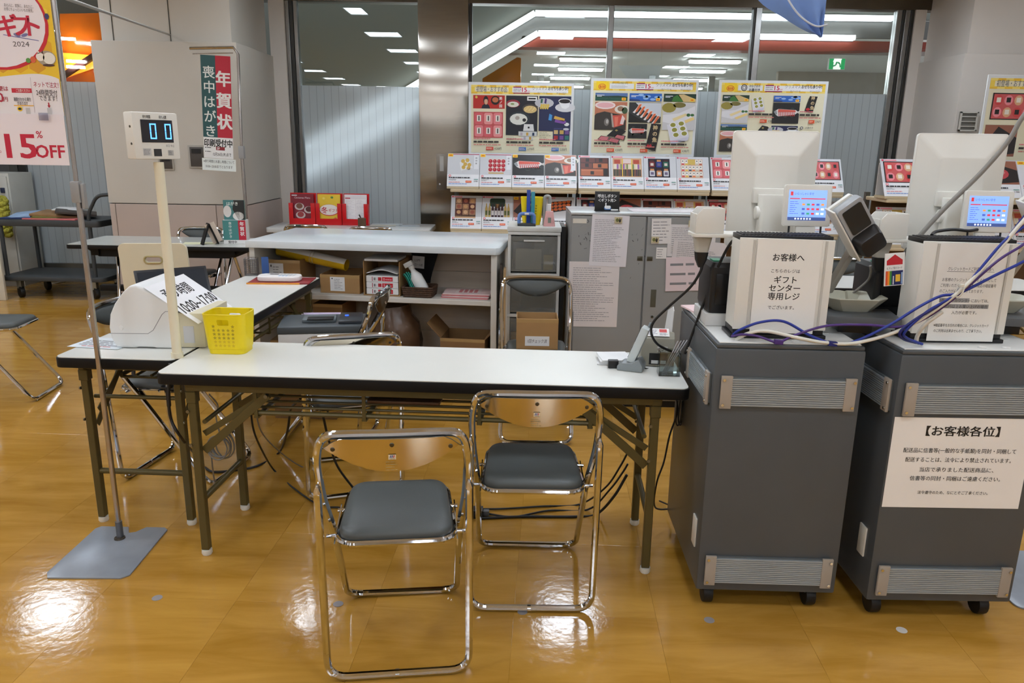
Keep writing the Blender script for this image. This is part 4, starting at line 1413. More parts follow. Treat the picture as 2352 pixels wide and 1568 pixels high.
for x, y in rrect(-.036, -.036, .036, .036, .006, 1):
    pass
for i in range(7):
    u = -.036+.072*i/6
    for q in ((u, -.036), (u, .036), (-.036, u), (.036, u)):
        mb.cyl((q[0], q[1], 0), (q[0], q[1], .10), .0011, n=4)
mb.build('mesh_wires', MSH, t)['kind'] = 'stuff'
MB().box(-.035, -.035, 0, .035, .035, .002).build('base', MSH, t)
o = MB().box(-.02, -.004, 0, .02, .004, .105).build('blue_folder', M('folder_blue', (60, 96, 160), .5), loc=(a.x+.075, a.y+.05, .7005), rot=(0, 0, .3))
tag(o, 'narrow blue file standing beside the mesh pen cup', 'file')

# ================================================================ far left: banner, desk items, cart, locker
YBN = 6.42
t = thing('banner_stand', 'chrome hook stand beside the grey pier carrying the new-year card banner', 'stand', (at(566, 500, YBN).x, YBN, 0))
xp = at(566, 500, YBN).x
zt_ = at(540, 108, YBN).z
q = [(at(x, y, YBN).x-xp, 0, at(x, y, YBN).z) for x, y in ((436, 111), (536, 109), (543, 118))]
MB().tube([q[0], q[1], Vector(q[2])+Vector((.01, 0, -.02)), (0, 0, 1.4)], .012, 8).build('upper_tube', STEELP, t)
MB().cyl((0, 0, .01), (0, 0, 1.4), .014).build('lower_tube', STEELP, t)
MB().box(-.022, -.02, 1.33, .022, .02, 1.43).build('clamp', cg, t, bevel=.005)
MB().lathe([(0, 0), (.17, 0), (.17, .006), (.02, .02), (0, .02)]).build('base_disc', M('base_grey_steel'), t)
a, b = at(444, 124, YBN), at(536, 122, YBN)
MB().cyl((a.x-xp, -.012, a.z), (b.x-xp, -.012, b.z), .004).build('hanging_bar', STEELP, t)
bx0 = at(450, 125, YBN-.02)
bx1 = at(531, 395, YBN-.02)
w_, h_ = at(519, 126, YBN-.02).x-bx0.x, bx0.z-at(490, 362, YBN-.02).z
p = Print()
TE, RE = (34, 82, 84), (184, 28, 52)
zw = .165
p.rect(0, zw, w_*.49, h_, TE).rect(w_*.49, zw, w_, h_, RE).rect(0, 0, w_, zw, (232, 232, 230)).up()
p.vtext('喪中はがき', w_*.26, h_-.165, .10, (226, 230, 226), .012, 1.13)
p.vtext('年賀状', w_*.74, h_-.22, .125, (232, 230, 226), .03, 1.32)
p.text('印刷受付中', w_/2, zw-.068, .064, BLACK, .03, wid=w_*.95)
p.rect(w_*.42, .065, w_*.72, .092, (140, 40, 50)).up().text('3F', w_*.5, .07, .024, WHITE, .02).text('12月26日(木)まで', w_*.62, .022, .03, BLACK, .008, wid=w_*.62).lines(.01, .075, .06, .09, 1, (90, 90, 90)).lines(.01, .045, .06, .058, 1, (90, 90, 90))
o = MB().box(0, 0, 0, w_, .002, h_).build('hanging_banner', M('banner_cloth', (230, 230, 228), .6), loc=(bx0.x, YBN-.025, bx0.z-h_), rot=(0, .045, 0), smooth=0)
tag(o, 'tall teal and red new-year card banner hanging by the grey pier', 'banner')
p.build(o)
p = Print()
p.text('※承り時間とお渡し時間について', 0, .062, .026, (60, 60, 60), .004, wid=.25).text('10:00~20:00までとなります', 0, .022, .026, (60, 60, 60), .004, wid=.22)
a = at(503, 392, YBN-.04)
sheet_thing('paper_notice', 'small white strip notice under the new-year card banner', 'notice', .275, .095, p, (a.x, YBN-.034, a.z), (0, .045, 0), (226, 232, 228), .001)
# desk-top items
a = az(540, 562, .70)
t = thing('brochure_holder', 'teal and red card brochure holder on the far left desk', 'brochure holder', (a.x-.02, a.y+.10, .7005), .1)
TE2 = (66, 130, 128)
MB().box(-.085, -.05, 0, .085, .05, .18).build('box', M('holder_white', (230, 230, 228), .5), t, bevel=.001, seg=1)
p = Print()
p.rect(-.085, .03, .03, .18, TE2).rect(.03, .03, .085, .18, RE).up().vtext('喪中はがき', -.03, .148, .024, WHITE, .0, 1.05).vtext('年賀状', .058, .14, .034, WHITE, .02, 1.1).text('受付中', -.02, .006, .022, BLACK, .02)
p.build(t, 'print', (0, -.0503, 0))
b = MB().box(-.078, -.02, .10, .078, .0, .33).build('leaflet', M('leaflet_teal', (72, 124, 124), .5), t)
p = Print()
p.poly([(.0, .33), (.078, .33), (.078, .18), (.03, .18), (-.01, .26)], (30, 34, 34)).ell(-.05, .245, .03, .045, (214, 210, 206), 14).ell(.03, .21, .042, .032, (222, 220, 216), 14).up().text('はがき', -.01, .292, .03, (226, 236, 232), .01)
p.build(b, 'print', (0, -.0203, 0))
a = az(484, 562, .70)
t = thing('desk_calendar', 'small folded standing card with black sides on the far left desk', 'standing card', (a.x-.02, a.y+.03, .7005), .6)
MB().prism([(-.06, 0), (-.05, 0), (.0, .145), (.052, .01), (.06, .0), (.062, .008), (.003, .16), (-.003, .16)], -.04, .04, 'y').build('stand', EDGE, t)
MB().bar((.063, 0, .012), (.008, 0, .158), .075, .003, (0, 1, 0)).build('card', M('card_beige', (214, 196, 176), .6), t)
a = az(505, 556, .70)
o = MB().box(-.03, -.02, 0, .03, .02, .06).build('acrylic_box', glass_mat('acrylic', (222, 228, 230), .02, 1.3), loc=(a.x, a.y+.05, .7005))
tag(o, 'small clear acrylic box between the standing card and brochure holder', 'box')
a = az(452, 561, .7)
o = MB().box(-.12, -.06, 0, .12, .06, .002).build('paper_sheet', M('paper_yellowish', (226, 226, 190), .6), loc=(a.x, a.y+.06, .7005), rot=(0, 0, .2))
tag(o, 'pale yellow paper lying on the far left desk', 'paper')

# cart
t = thing('trolley', 'dark grey two-deck trolley by the frosted window at far left', 'trolley', (-4.30, 7.30, 0), -.03)
CG = M('trolley_grey', (58, 62, 64), .5, noise=.05)
MB().prism(rrect(-.50, -.27, .50, .27, .06), .68, .74).build('upper_deck', CG, t, bevel=.012)
MB().prism(rrect(-.50, -.28, .50, .28, .06), .17, .215).build('lower_deck', CG, t, bevel=.012)
for x in (-.44, .40):
    for y in (-.24, .24):
        MB().cyl((x, y, .215), (x, y, .68), .018).build('post', CG, t)
for x in (-.36, .36):
    for y in (-.2, .2):
        w_ = MB().cyl((x-.02, y, .055), (x+.02, y, .055), .055, n=18).xf(Matrix.Translation((x, y, 0)) @ Matrix.Rotation(.9, 4, 'Z') @ Matrix.Translation((-x, -y, 0))).build('caster', CAST, t, bevel=.008)
        MB().box(x-.022, y-.022, .09, x+.022, y+.022, .1695).build('fork', M('fork_steel', (150, 150, 140), .4, .8), w_)
MB().tube(arc_path([(.40, -.24, .70), (.40, -.24, .80), (.50, -.24, .97), (.62, -.24, .98), (.62, .24, .98), (.50, .24, .97), (.40, .24, .80), (.40, .24, .70)], .08), .016).build('handle', CG, t)
pk = [('flattened_carton', 'flattened brown carton on top of the trolley pile', (.0, .0, .775), (.42, .34, .02), (146, 112, 72), (.04, .06, .1)),
      ('flattened_carton', 'dark folded carton on the right end of the trolley', (.17, -.05, .795), (.34, .30, .02), (70, 62, 56), (.02, .12, .5)),
      ('paper_bag', 'flat blue and white bag at the left end of the trolley', (-.33, -.05, .765), (.22, .30, .02), (150, 176, 206), (.1, -.1, .2)),
      ('paper_bag', 'flat navy bag under the blue and white bag on the trolley', (-.28, -.12, .748), (.34, .20, .014), (34, 52, 96), (0, 0, .1)),
      ('paper_bag', 'flat pink bag along the front of the trolley deck', (.02, -.18, .746), (.50, .14, .012), (206, 110, 110), (0, 0, -.04)),
      ('paper_bag', 'green and orange printed bag on the trolley deck', (-.04, -.13, .760), (.26, .16, .016), (110, 110, 50), (.1, .05, .2)),
      ('paper_bag', 'white flat bag on the back of the trolley pile', (.03, .1, .815), (.26, .2, .01), (226, 226, 226), (.05, .02, .2))]
for nm, lab, c, s_, col_, rt in pk:
    o = MB().box(-s_[0]/2, -s_[1]/2, -s_[2]/2, s_[0]/2, s_[1]/2, s_[2]/2).build(nm, M('pile_%d_%d_%d' % col_, col_, .6, noise=.15, scale=12), loc=(-4.30+c[0], 7.30+c[1], c[2]), rot=rt, bevel=.003)
    tag(o, lab, 'bag' if 'bag' in nm else 'carton', 'flat bags and cartons on the trolley')
# locker, duster, low partition
t = thing('white_locker', 'tall off-white locker at the left edge behind the trolley', 'locker', (-5.22, 7.66, 0))
LW = M('locker_white', (206, 206, 198), .5, noise=.03)
MB().box(-.23, 0, .06, .23, .38, 1.13).build('body', LW, t, bevel=.008)
MB().box(-.215, -.018, .09, .215, -.0005, 1.10).build('door', LW, t, bevel=.006)
MB().box(.15, -.03, .94, .19, -.0185, .99).build('latch', M('latch_dark', (46, 56, 80), .4), t, bevel=.003)
MB().box(-.23, .02, 0, .23, .36, .0595).build('plinth', M('plinth_grey', (150, 148, 140), .6), t)
t = thing('duster', 'yellow fluffy duster with a black handle hanging at the left edge', 'duster', (-5.02, 7.50, .52))
FUZZ = M('duster_yellow', (176, 170, 66), .95, noise=.35, scale=60, bump=1.0, bscale=70)
mb = MB()
r = random.Random(5)
for i in range(46):
    z = .03+.34*i/45
    an = i*2.4
    mb.ell((.05*math.cos(an), .035*math.sin(an), z), (.05, .04, .035), 8, 6)
mb.build('fluffy_head', FUZZ, t, smooth=80)['kind'] = 'stuff'
MB().tube(spline([(0, 0, .36), (-.01, .0, .48), (-.06, .05, .62), (-.08, .11, .66)]), .012).build('handle', PLB, t)
t = MB().box(-.5, 0, 0, .0, .03, .49).build('low_partition', M('partition_cream', (206, 200, 184), .5), loc=(-4.715, 6.95, 0), bevel=.006)
tag(t, 'low cream partition end at the left edge of the picture', 'partition')
# ================================================================ white counter and what it holds
CW = M('counter_white', (216, 222, 224), .16, noise=.01)
CIN = M('counter_inside', (196, 182, 166), .55, noise=.05, scale=5, stretch=(1, 1, 8))
CPL = M('counter_panel', (206, 202, 194), .45, noise=.02)
CR, CX, CYF = -.117, -.832, 4.402
ct = thing('counter', 'white topped open-backed counter filled with cartons', 'counter', (CX, CYF, 0), CR)
hw = .757
MB().prism([(-hw, .0), (hw-.02, .0), (hw, .03), (hw, .76), (-hw, .76)], .858, .90).build('top', CW, ct, bevel=.006)
MB().box(-hw+.012, .02, 0, -hw+.045, .72, .8575).build('side_panel', CPL, ct, bevel=.002, seg=1)
MB().box(hw-.05, .02, 0, hw-.015, .72, .8575).build('side_panel', CPL, ct, bevel=.002, seg=1)
zz = [0.02, .30, .57, .69, .8575]
for a, b in zip(zz[:-1], zz[1:]):
    MB().box(-hw+.0455, .43, a+.0015, hw-.0505, .45, b-.0015).build('back_board', CIN, ct, bevel=.002, seg=1, smooth=0)
MB().box(-hw+.0455, .03, .555, hw-.0505, .4295, .585).build('shelf', CPL, ct, bevel=.003, seg=1)
MB().box(-hw+.0455, .03, .02, hw-.0505, .42, .045).build('bottom_board', CPL, ct)
SH = .5855
CRot = Matrix.Rotation(CR, 4, 'Z')
def cl(x, y, z=0):                      # counter-local to world
    return Vector((CX, CYF, 0))+CRot @ Vector((x, y, z))
def cx_of(px, py, dy):                  # local x on the counter for a pixel, at local depth dy
    y = CYF+dy
    for _ in range(6):
        w_ = at(px, py, y)
        l = CRot.inverted() @ (w_-Vector((CX, CYF, 0)))
        y += dy-l.y
    return l.x, l.z
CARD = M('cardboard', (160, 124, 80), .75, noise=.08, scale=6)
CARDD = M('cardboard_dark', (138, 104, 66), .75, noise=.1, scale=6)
TAPE = M('packing_tape', (170, 138, 92), .25, noise=.05)
def carton(name, label, loc, rz, w_, d_, h_, lab=True, flaps=0, mat=CARD, group='open cartons around the counter', note=None):
    t = thing(name, label, 'carton', loc, rz, group)
    th = .004
    MB().box(-w_/2, 0, 0, w_/2, d_, th).build('bottom', mat, t)
    MB().box(-w_/2, 0, th, w_/2, th, h_).build('front_panel', mat, t, bevel=.0015, seg=1)
    MB().box(-w_/2, d_-th, th, w_/2, d_, h_).build('back_panel', mat, t)
    MB().box(-w_/2, th, th, -w_/2+th, d_-th, h_).build('side_panel', mat, t)
    MB().box(w_/2-th, th, th, w_/2, d_-th, h_).build('side_panel', mat, t)
    if lab:
        b = MB().box(-w_*.06-.045, -.0012, h_*.12, -w_*.06+.045, -.0003, h_*.88).build('address_label', M('label_white', (222, 222, 222), .6), t, smooth=0)
        p = Print()
        p.rect(-w_*.06-.036, h_*.76, -w_*.06-.028, h_*.83, (70, 70, 70)).lines(-w_*.06-.02, h_*.2, -w_*.06+.035, h_*.8, 7, (120, 120, 124), 4, .25)
        p.build(b, 'print', (0, -.0013, 0))
    if note:
        b = MB().box(-.062, -.0012, h_*.12, .062, -.0003, h_*.12+.05).build('paper_label', M('label_white'), t, smooth=0)
        p = Print()
        p.text(note, 0, h_*.12+.017, .022, (50, 46, 46), 0, wid=.098, shear=.1)
        p.build(b, 'lettering', (0, -.0013, 0))
    for s in ((-1, 1) if flaps else ()):
        MB().box(0, 0, 0, .003, d_, .12).build('flap', mat, t, loc=(s*w_/2, 0, h_), rot=(0, s*.75, 0))
    MB().box(-w_/2-.0005, -.0006, h_-.02, w_/2+.0005, -.0001, h_-.002).build('tape_strip', TAPE, t)
    return t
lx, lz = cx_of(645, 640, .16)
carton('carton', 'larger open carton with a label at the left of the counter shelf', cl(lx, .14, SH), CR, .27, .25, .185)
lx, lz = cx_of(781, 660, .10)
carton('carton', 'low open carton with a label in the middle of the counter shelf', cl(lx, .10, SH), CR, .245, .28, .112)
lx, lz = cx_of(877, 640, .08)
RX = lx
t = carton('carton', 'upright carton holding packs of copy paper on the counter shelf', cl(lx, .37, SH), CR+PI, .222, .30, .205, lab=False)
for ch in list(t.children):
    if ch.name.startswith('back_panel') or ch.name.startswith('tape'):
        bpy.data.objects.remove(ch)
RW = M('ream_white', (226, 226, 226), .45)
for i in range(3):
    b = MB().box(-.098, 0, 0, .098, .26, .036).build('paper_ream', RW, loc=cl(RX, .085, SH+.0052+i*.0375), rot=(0, 0, CR), bevel=.002, seg=1)
    tag(b, ['lowest', 'middle', 'topmost'][i]+' white and red wrapped pack of copy paper in the upright carton', 'paper pack', 'packs of copy paper')
    p = Print()
    p.rect(.0, .006, .065, .031, (196, 30, 44)).rect(-.055, .006, -.03, .030, (220, 220, 220)).rect(-.025, .008, -.004, .029, (180, 36, 46)).rect(-.062, .005, -.058, .031, (160, 40, 60)).up()
    p.text('1', .012, .010, .022, WHITE, .02).lines(.02, .012, .06, .02, 1, (236, 200, 204), 3).rect(-.05, .01, -.045, .026, (60, 60, 60)).rect(-.043, .01, -.040, .026, (60, 60, 60))
    p.build(b, 'wrapper_print', (0, -.0003, 0))
g = []
for j in range(2):
    g.append([(x, j*.2, .012*math.cos(x*26)+.014) for x in [-.095+.19*i/10 for i in range(11)]])
o = MB().sheet(g, .003).build('paper_sheets', RW, loc=cl(RX, .082, SH+.126), rot=(0, 0, CR))
tag(o, 'curled loose white sheets above the paper packs', 'paper')
o = MB().box(-.10, 0, 0, .10, .2, .012).build('paper_sheets', M('paper_grey', (206, 206, 204), .6), loc=cl(RX, .07, SH+.2065), rot=(0, 0, CR))
tag(o, 'flat white sheets on top of the upright carton', 'paper')
# poster roll
a, b = cl(*cx_of(640, 568, .30)[:1], .30, 0), None
lx0, z0_ = cx_of(643, 572, .30)
lx1, z1_ = cx_of(799, 612, .24)
A, B = cl(lx0, .28, z0_), cl(lx1, .22, z1_+.012)
t = thing('poster_roll', 'rolled yellow poster tied with string on the counter shelf', 'poster roll', A)
d = B-A
u, v = basis(d)
ln = d.length
mb1, mb2 = MB(), MB()
n = 20
rr_ = .036
def seg(mb, a0, a1, s0, s1, r_):
    ring = []
    k = 8
    rows = []
    for s in (s0, s1):
        rows.append([Vector(d.normalized()*s+(u*math.cos(a0+(a1-a0)*i/k)+v*math.sin(a0+(a1-a0)*i/k))*r_) for i in range(k+1)])
    mb.sheet(rows, .0015)
zu = math.atan2(v.z, u.z)
seg(mb1, zu-PI*.1, zu+PI*.42, 0, ln, rr_)
seg(mb2, zu+PI*.42, zu+PI*1.9, 0, ln, rr_)
mb1.build('white_side', M('roll_white', (222, 216, 206), .4), t, smooth=60)
mb2.build('yellow_side', M('roll_yellow', (226, 180, 30), .4, noise=.12, scale=9), t, smooth=60)
for s in (.50, .54):
    MB().tube([d*s+(u*math.cos(2*PI*i/16)+v*math.sin(2*PI*i/16))*(rr_+.003) for i in range(16)], .0015, 5, closed=True).build('string', M('string_beige', (206, 196, 176), .8), t)
# wicker basket, cloth, spray bottle
lx, lz = cx_of(962, 672, .10)
t = thing('wicker_basket', 'dark wicker basket with cleaning things on the counter shelf', 'basket', cl(lx, .13, SH), CR)
WK = M('wicker_dark', (72, 50, 34), .7, noise=.3, scale=60, bump=.8, bscale=80)
MB().box(-.085, -.07, 0, .085, .07, .006).build('base', WK, t)
for i in range(5):
    k = i/4
    MB().tube([(x*(1+.08*k), y*(1+.08*k), .008+.012*i) for x, y in rrect(-.085, -.07, .085, .07, .02)], .0075, 6, closed=True).build('woven_ring', WK, t)
BP = cl(lx, .13, SH)
t = thing('spray_bottle', 'white spray bottle leaning in the wicker basket', 'spray bottle', BP+Vector((.02, -.01, .035)), (0, -.48, CR))
SB = M('spray_white', (222, 224, 222), .4)
MB().lathe([(0, 0), (.036, 0), (.038, .01), (.036, .09), (.016, .125), (.013, .14), (0, .14)]).build('bottle', SB, t)
MB().lathe([(0, .1405), (.017, .1405), (.017, .16), (0, .16)]).build('collar', SB, t)
MB().box(-.035, -.012, .1605, .02, .012, .19).build('spray_head', SB, t, bevel=.005)
mb = MB()
o = thing('folded_cloth', 'folded teal cloth hanging over the wicker basket', 'cloth', BP+Vector((-.062, -.03, .035)), CR)
for i in range(4):
    g = [[(-.03+.012*i+.05*k, .006*i, .10-.07*k*1.2+.01*math.sin(k*4+i)) for k in [j/5 for j in range(6)]], [(-.045+.012*i+.05*k, .03+.006*i, .085-.08*k+.01*math.sin(k*4+i)) for k in [j/5 for j in range(6)]]]
    MB().sheet(g, .004).build('fold', M('teal_cloth', (52, 160, 142), .8), o)
# hanging black bag with note
lx, lz = cx_of(975, 590, .34)
t = thing('black_bag', 'black cloth bag hanging at the back of the counter with a paper note', 'bag', cl(lx, .36, .62), CR)
g = []
for j in range(7):
    z = .235*j/6
    wv = .035+.06*(j/6)
    g.append([(x*wv, .02*math.sin(x*3+j)-.025, z) for x in [-1, -.6, -.2, .2, .6, 1]])
MB().sheet(g, .02).build('cloth', M('black_cloth', (20, 20, 22), .85), t, smooth=60)
b = MB().box(-.075, -.062, .10, .0, -.0605, .175).build('note', M('label_white'), t, rot=(0, .06, 0), smooth=0)
p = Print()
p.text('LSM', -.045, .143, .02, (50, 50, 54), 0, shear=.1).text('ロール紙', -.034, .115, .018, (50, 50, 54), 0, wid=.05)
p.build(b, 'lettering', (0, -.0623, 0))
# pink printed packs
lx, lz = cx_of(1070, 675, .12)
for i in range(4):
    o = MB().box(-.14, -.09, 0, .14, .09, .006).build('printed_pack', M('pack_pink_%d' % (i % 2), ((206, 120, 122), (226, 200, 198))[i % 2], .4, noise=.12, scale=14), loc=cl(lx+.004*(i % 2), .17, SH+i*.0075), rot=(0, 0, CR+.03*(i-1)))
    tag(o, ['bottom', 'second', 'third', 'top'][i]+' flat red and white printed pack at the right of the counter shelf', 'printed pack', 'flat printed packs on the counter')
    if i == 3:
        p = Print()
        p.rect(-.07, -.08, .08, .08, (230, 214, 210)).up()
        for k in range(4):
            p.rect(-.05+.03*k, -.05, -.03+.03*k, .05, (196, 110, 112))
        p.build(o, 'print', (0, 0, .0064), (-PI/2, 0, 0))
# below the shelf
lx, lz = cx_of(752, 760, .08)
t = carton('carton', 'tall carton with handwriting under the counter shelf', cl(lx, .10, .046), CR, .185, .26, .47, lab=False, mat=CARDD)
p = Print()
p.vtext('卓上レシート', .04, .40, .026, (60, 46, 34), 0, 1.05)
p.build(t, 'handwriting', (0, -.001, 0))
lx, lz = cx_of(1062, 790, .06)
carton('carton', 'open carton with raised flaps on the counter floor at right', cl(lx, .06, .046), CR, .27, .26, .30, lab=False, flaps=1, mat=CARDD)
lx, lz = cx_of(898, 760, .12)
t = thing('waste_bag', 'brown translucent waste bag under the counter shelf', 'bag', cl(lx, .22, .046), CR)
BB = M('bag_brown', (104, 78, 58), .25, noise=.25, scale=8, trans=.2, bump=.6, bscale=9)
mb = MB()
rings = []
r = random.Random(2)
for j in range(9):
    k = j/8
    z = .46*k
    rd = .15*(.75+.35*math.sin(PI*min(1, k*1.05)))*(1 if k < .85 else .86)
    rings.append([((rd+r.uniform(-.012, .012))*math.cos(2*PI*i/18), (rd*.85+r.uniform(-.012, .012))*math.sin(2*PI*i/18), z+r.uniform(-.01, .01)*(0 < j)) for i in range(18)])
MB().loft(rings).build('film', BB, t, smooth=70)
# cartons and dark basket under the left table's far end
a = at(640, 775, 3.62)
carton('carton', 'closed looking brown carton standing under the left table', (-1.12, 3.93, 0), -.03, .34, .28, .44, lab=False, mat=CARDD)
t = thing('wicker_basket', 'dark wicker basket of lilac slips beside the yellow basket', 'basket', (-1.07, 4.03, .4455), .1)
for i in range(6):
    MB().tube([(x, y, .008+.0145*i) for x, y in rrect(-.12, -.09, .12, .09, .02)], .008, 6, closed=True).build('woven_ring', WK, t)
MB().box(-.115, -.085, 0, .115, .085, .006).build('base', WK, t)
for i, c in enumerate(((214, 196, 220), (220, 204, 214), (206, 190, 216))):
    o = MB().box(-.10, -.07, 0, .10, .07, .004).build('paper_slips', M('slips_%d' % i, c, .6), loc=(-1.06+.02*i, 4.02, .540+.009*i), rot=(.0, .05, .1+.12*i))
    tag(o, ['lowest', 'middle', 'top'][i]+' lilac slip sheet in the dark wicker basket', 'paper', 'lilac slips')
# printer on the chair
t = thing('label_printer', 'grey and white desktop printer standing on a folding chair seat', 'printer', (-.93, 3.67, .4555), .16)
PG = M('printer_grey', (74, 80, 84), .45, noise=.03)
PW = M('printer_white', (214, 214, 212), .45)
MB().box(-.205, -.14, 0, .205, .14, .125).build('body', PW, t, bevel=.006)
MB().box(-.208, -.143, .1255, .208, .143, .16).build('top_cover', PG, t, bevel=.008)
MB().box(-.10, -.06, .1605, .06, .06, .176).build('paper_lid', M('printer_lid', (100, 108, 112), .4), t, bevel=.005)
MB().box(-.075, -.07, .1765, .05, -.01, .181).build('output_slot', PLB, t, bevel=.002)
MB().box(.075, -.10, .1605, .185, .10, .176).build('control_panel', M('printer_dark', (48, 52, 58), .3), t, bevel=.004)
MB().lathe([(0, .1763), (.01, .1763), (.01, .179), (0, .179)], (.11, .02, 0)).build('power_button', M('button_blue', (60, 110, 230), .3, emit=(50, 100, 240), estr=1.0), t)
# carton on the chair by the cabinet
carton('carton', 'small open carton with a handwritten label on a folding chair', (.128, 3.765, .4565), .0, .212, .16, .16, lab=False, note='1回チェック済')

# ================================================================ drawers, cabinet
DXc = .118
t = thing('drawer_tower', 'translucent plastic drawer tower between counter and filing cabinet', 'drawers', (DXc, 4.36, 0), -.02)
DW = M('drawer_frame', (206, 206, 202), .4)
DC = glass_mat('drawer_clear', (240, 240, 238), .15, 1.0)
_nt = DC.node_tree
_mx = _nt.nodes.new('ShaderNodeMixShader')
_mx.inputs[0].default_value = .2
_df = _nt.nodes.new('ShaderNodeBsdfDiffuse')
_df.inputs[0].default_value = L4((196, 196, 190))
_out = [n for n in _nt.nodes if n.type == 'OUTPUT_MATERIAL'][0]
_prev = _out.inputs[0].links[0].from_socket
_nt.links.new(_prev, _mx.inputs[1])
_nt.links.new(_df.outputs[0], _mx.inputs[2])
_nt.links.new(_mx.outputs[0], _out.inputs[0])
DIN = M('drawer_inside', (206, 204, 198), .7, noise=.2, scale=12)
MB().box(-.155, -.005, .99, .155, .34, 1.02).build('top', DW, t, bevel=.008)
zs = [.03, .27, .51, .75, .99]
for i in range(4):
    a, b = zs[i], zs[i+1]
    MB().box(-.15, 0, b-.018, .15, .33, b-.0005).build('rail', DW, t, bevel=.002)
    for s in (-1, 1):
        MB().box(s*.1415-.0085, .005, a, s*.1415+.0085, .33, b-.0185).build('side_post', DW, t)
    dr = MB().box(-.132, .0, a+.012, .132, .004, b-.025).build('drawer', DC, t, bevel=.001, seg=1)
    MB().box(-.128, .006, a+.012, .128, .30, a+.017).build('drawer_tray', DIN, dr)
    MB().box(-.06, -.008, b-.055, .06, -.0005, b-.045).build('pull', DW, dr, bevel=.002)
MB().box(-.15, .325, .0, .15, .335, .99).build('back', DIN, t)
MB().box(-.15, .0, .0, .15, .33, .029).build('base', DW, t)
for (x, z, w_, h_, c, lab, nm) in ((-.03, .765, .15, .12, (214, 208, 194), 'cream card with a pencil sketch inside the top clear drawer', 'memo_card'), (.085, .765, .055, .085, (206, 178, 96), 'yellow box inside the top clear drawer', 'small_box'), (-.06, .77, .12, .15, (60, 66, 84), 'dark pouch behind the sketch card in the top drawer', 'pouch'), (.03, .527, .20, .09, (86, 92, 60), 'olive pouch in the second clear drawer', 'pouch'), (-.03, .29, .19, .10, (200, 176, 150), 'beige roll in the third clear drawer', 'roll')):
    o = MB().box(-w_/2, 0, 0, w_/2, .03, h_).build(nm, M('inside_%d' % c[0], c, .6, noise=.08), loc=(DXc+x, 4.36+(.03 if nm != 'pouch' else .08), z+.004), bevel=.003)
    tag(o, lab, 'drawer content')
p = Print()
p.text('センター', 0, .045, .013, (40, 40, 40), .004, wid=.04).text('問合せ中', 0, .018, .022, (30, 30, 30), .03, wid=.05)
sheet_thing('drawer_label', 'small cream label with writing on the third clear drawer', 'label', .068, .065, p, (DXc-.01, 4.3535, .385), (0, 0, 0), (222, 214, 198), .001)
# on the drawer tower
zt_ = 1.0205
basket('plastic_basket', 'yellow star basket standing on the drawer tower', (DXc-.015, 4.50, zt_), 0, .10, .125, .09, .10, .155)
t = thing('hole_punch', 'blue two-hole punch on the drawer tower', 'hole punch', (DXc-.045, 4.40, zt_))
PB = M('punch_blue', (96, 130, 190), .35)
MB().box(-.052, -.03, 0, .052, .03, .014).build('base', M('punch_base', (52, 56, 62), .5), t, bevel=.003)
MB().tube(arc_path([(-.043, 0, .014), (-.043, 0, .068), (.043, 0, .068), (.043, 0, .014)], .02), .010, 8).build('lever', PB, t)
MB().box(-.012, -.0125, .064, .012, -.0105, .074).build('sticker', RW, t)
for i, (dx, c, lab, h_) in enumerate(((-.035, (36, 70, 160), 'dark blue tube box standing behind the hole punch', .20), (-.010, (50, 140, 160), 'teal tube box standing beside the dark blue tube', .19))):
    o = MB().box(-.011, -.008, 0, .011, .008, h_).build('tube_box', M('tube_%d' % i, c, .35, noise=.1, scale=40), loc=(DXc+dx, 4.44-.0*i, zt_), bevel=.002)
    tag(o, lab, 'box', 'upright tube boxes')
t = thing('glue_bottle', 'pale pink tapered bottle on the right of the drawer tower', 'bottle', (DXc+.085, 4.40, zt_))
PK = M('pink_plastic', (216, 164, 162), .4)
MB().loft([[(x, y, 0) for x, y in rrect(-.034, -.022, .034, .022, .008)], [(x, y, .085) for x, y in rrect(-.021, -.015, .021, .015, .006)]]).build('body', PK, t, bevel=.002)
MB().box(-.012, -.010, .0855, .008, .010, .125).build('cap', RW, t, bevel=.002)
MB().box(-.009, -.0215, .02, .009, -.0195, .05).build('badge', M('badge_grey', (130, 136, 126), .4), t)
t = thing('tape_dispenser', 'grey curved handle tool standing behind the pink bottle', 'tool', (DXc+.058, 4.46, zt_))
MB().tube(arc_path([(0, 0, .0), (0, 0, .165), (.03, 0, .165), (.03, 0, .12)], .015), .010, 8).build('handle', M('handle_grey', (150, 150, 146), .4), t)
# black folder strip, paper bags beside the tower
o = MB().box(-.012, 0, 0, .012, .25, 1.02).build('black_board', PLB, loc=(.287, 4.38, 0), rot=(0, .0, 0))
tag(o, 'narrow black board standing between drawer tower and cabinet', 'board')
for i, (x, c, lab) in enumerate(((-.068, (60, 50, 42), 'dark paper bag standing left of the drawer tower'), (-.048, (170, 140, 100), 'brown paper bag standing left of the drawer tower'))):
    o = MB().box(-.007, 0, 0, .007, .10, .80-.02*i).build('paper_bag', M('standbag_%d' % i, c, .7, noise=.1), loc=(x, 4.305, 0), rot=(0, 0, .0))
    tag(o, lab, 'bag', 'paper bags beside the drawer tower')
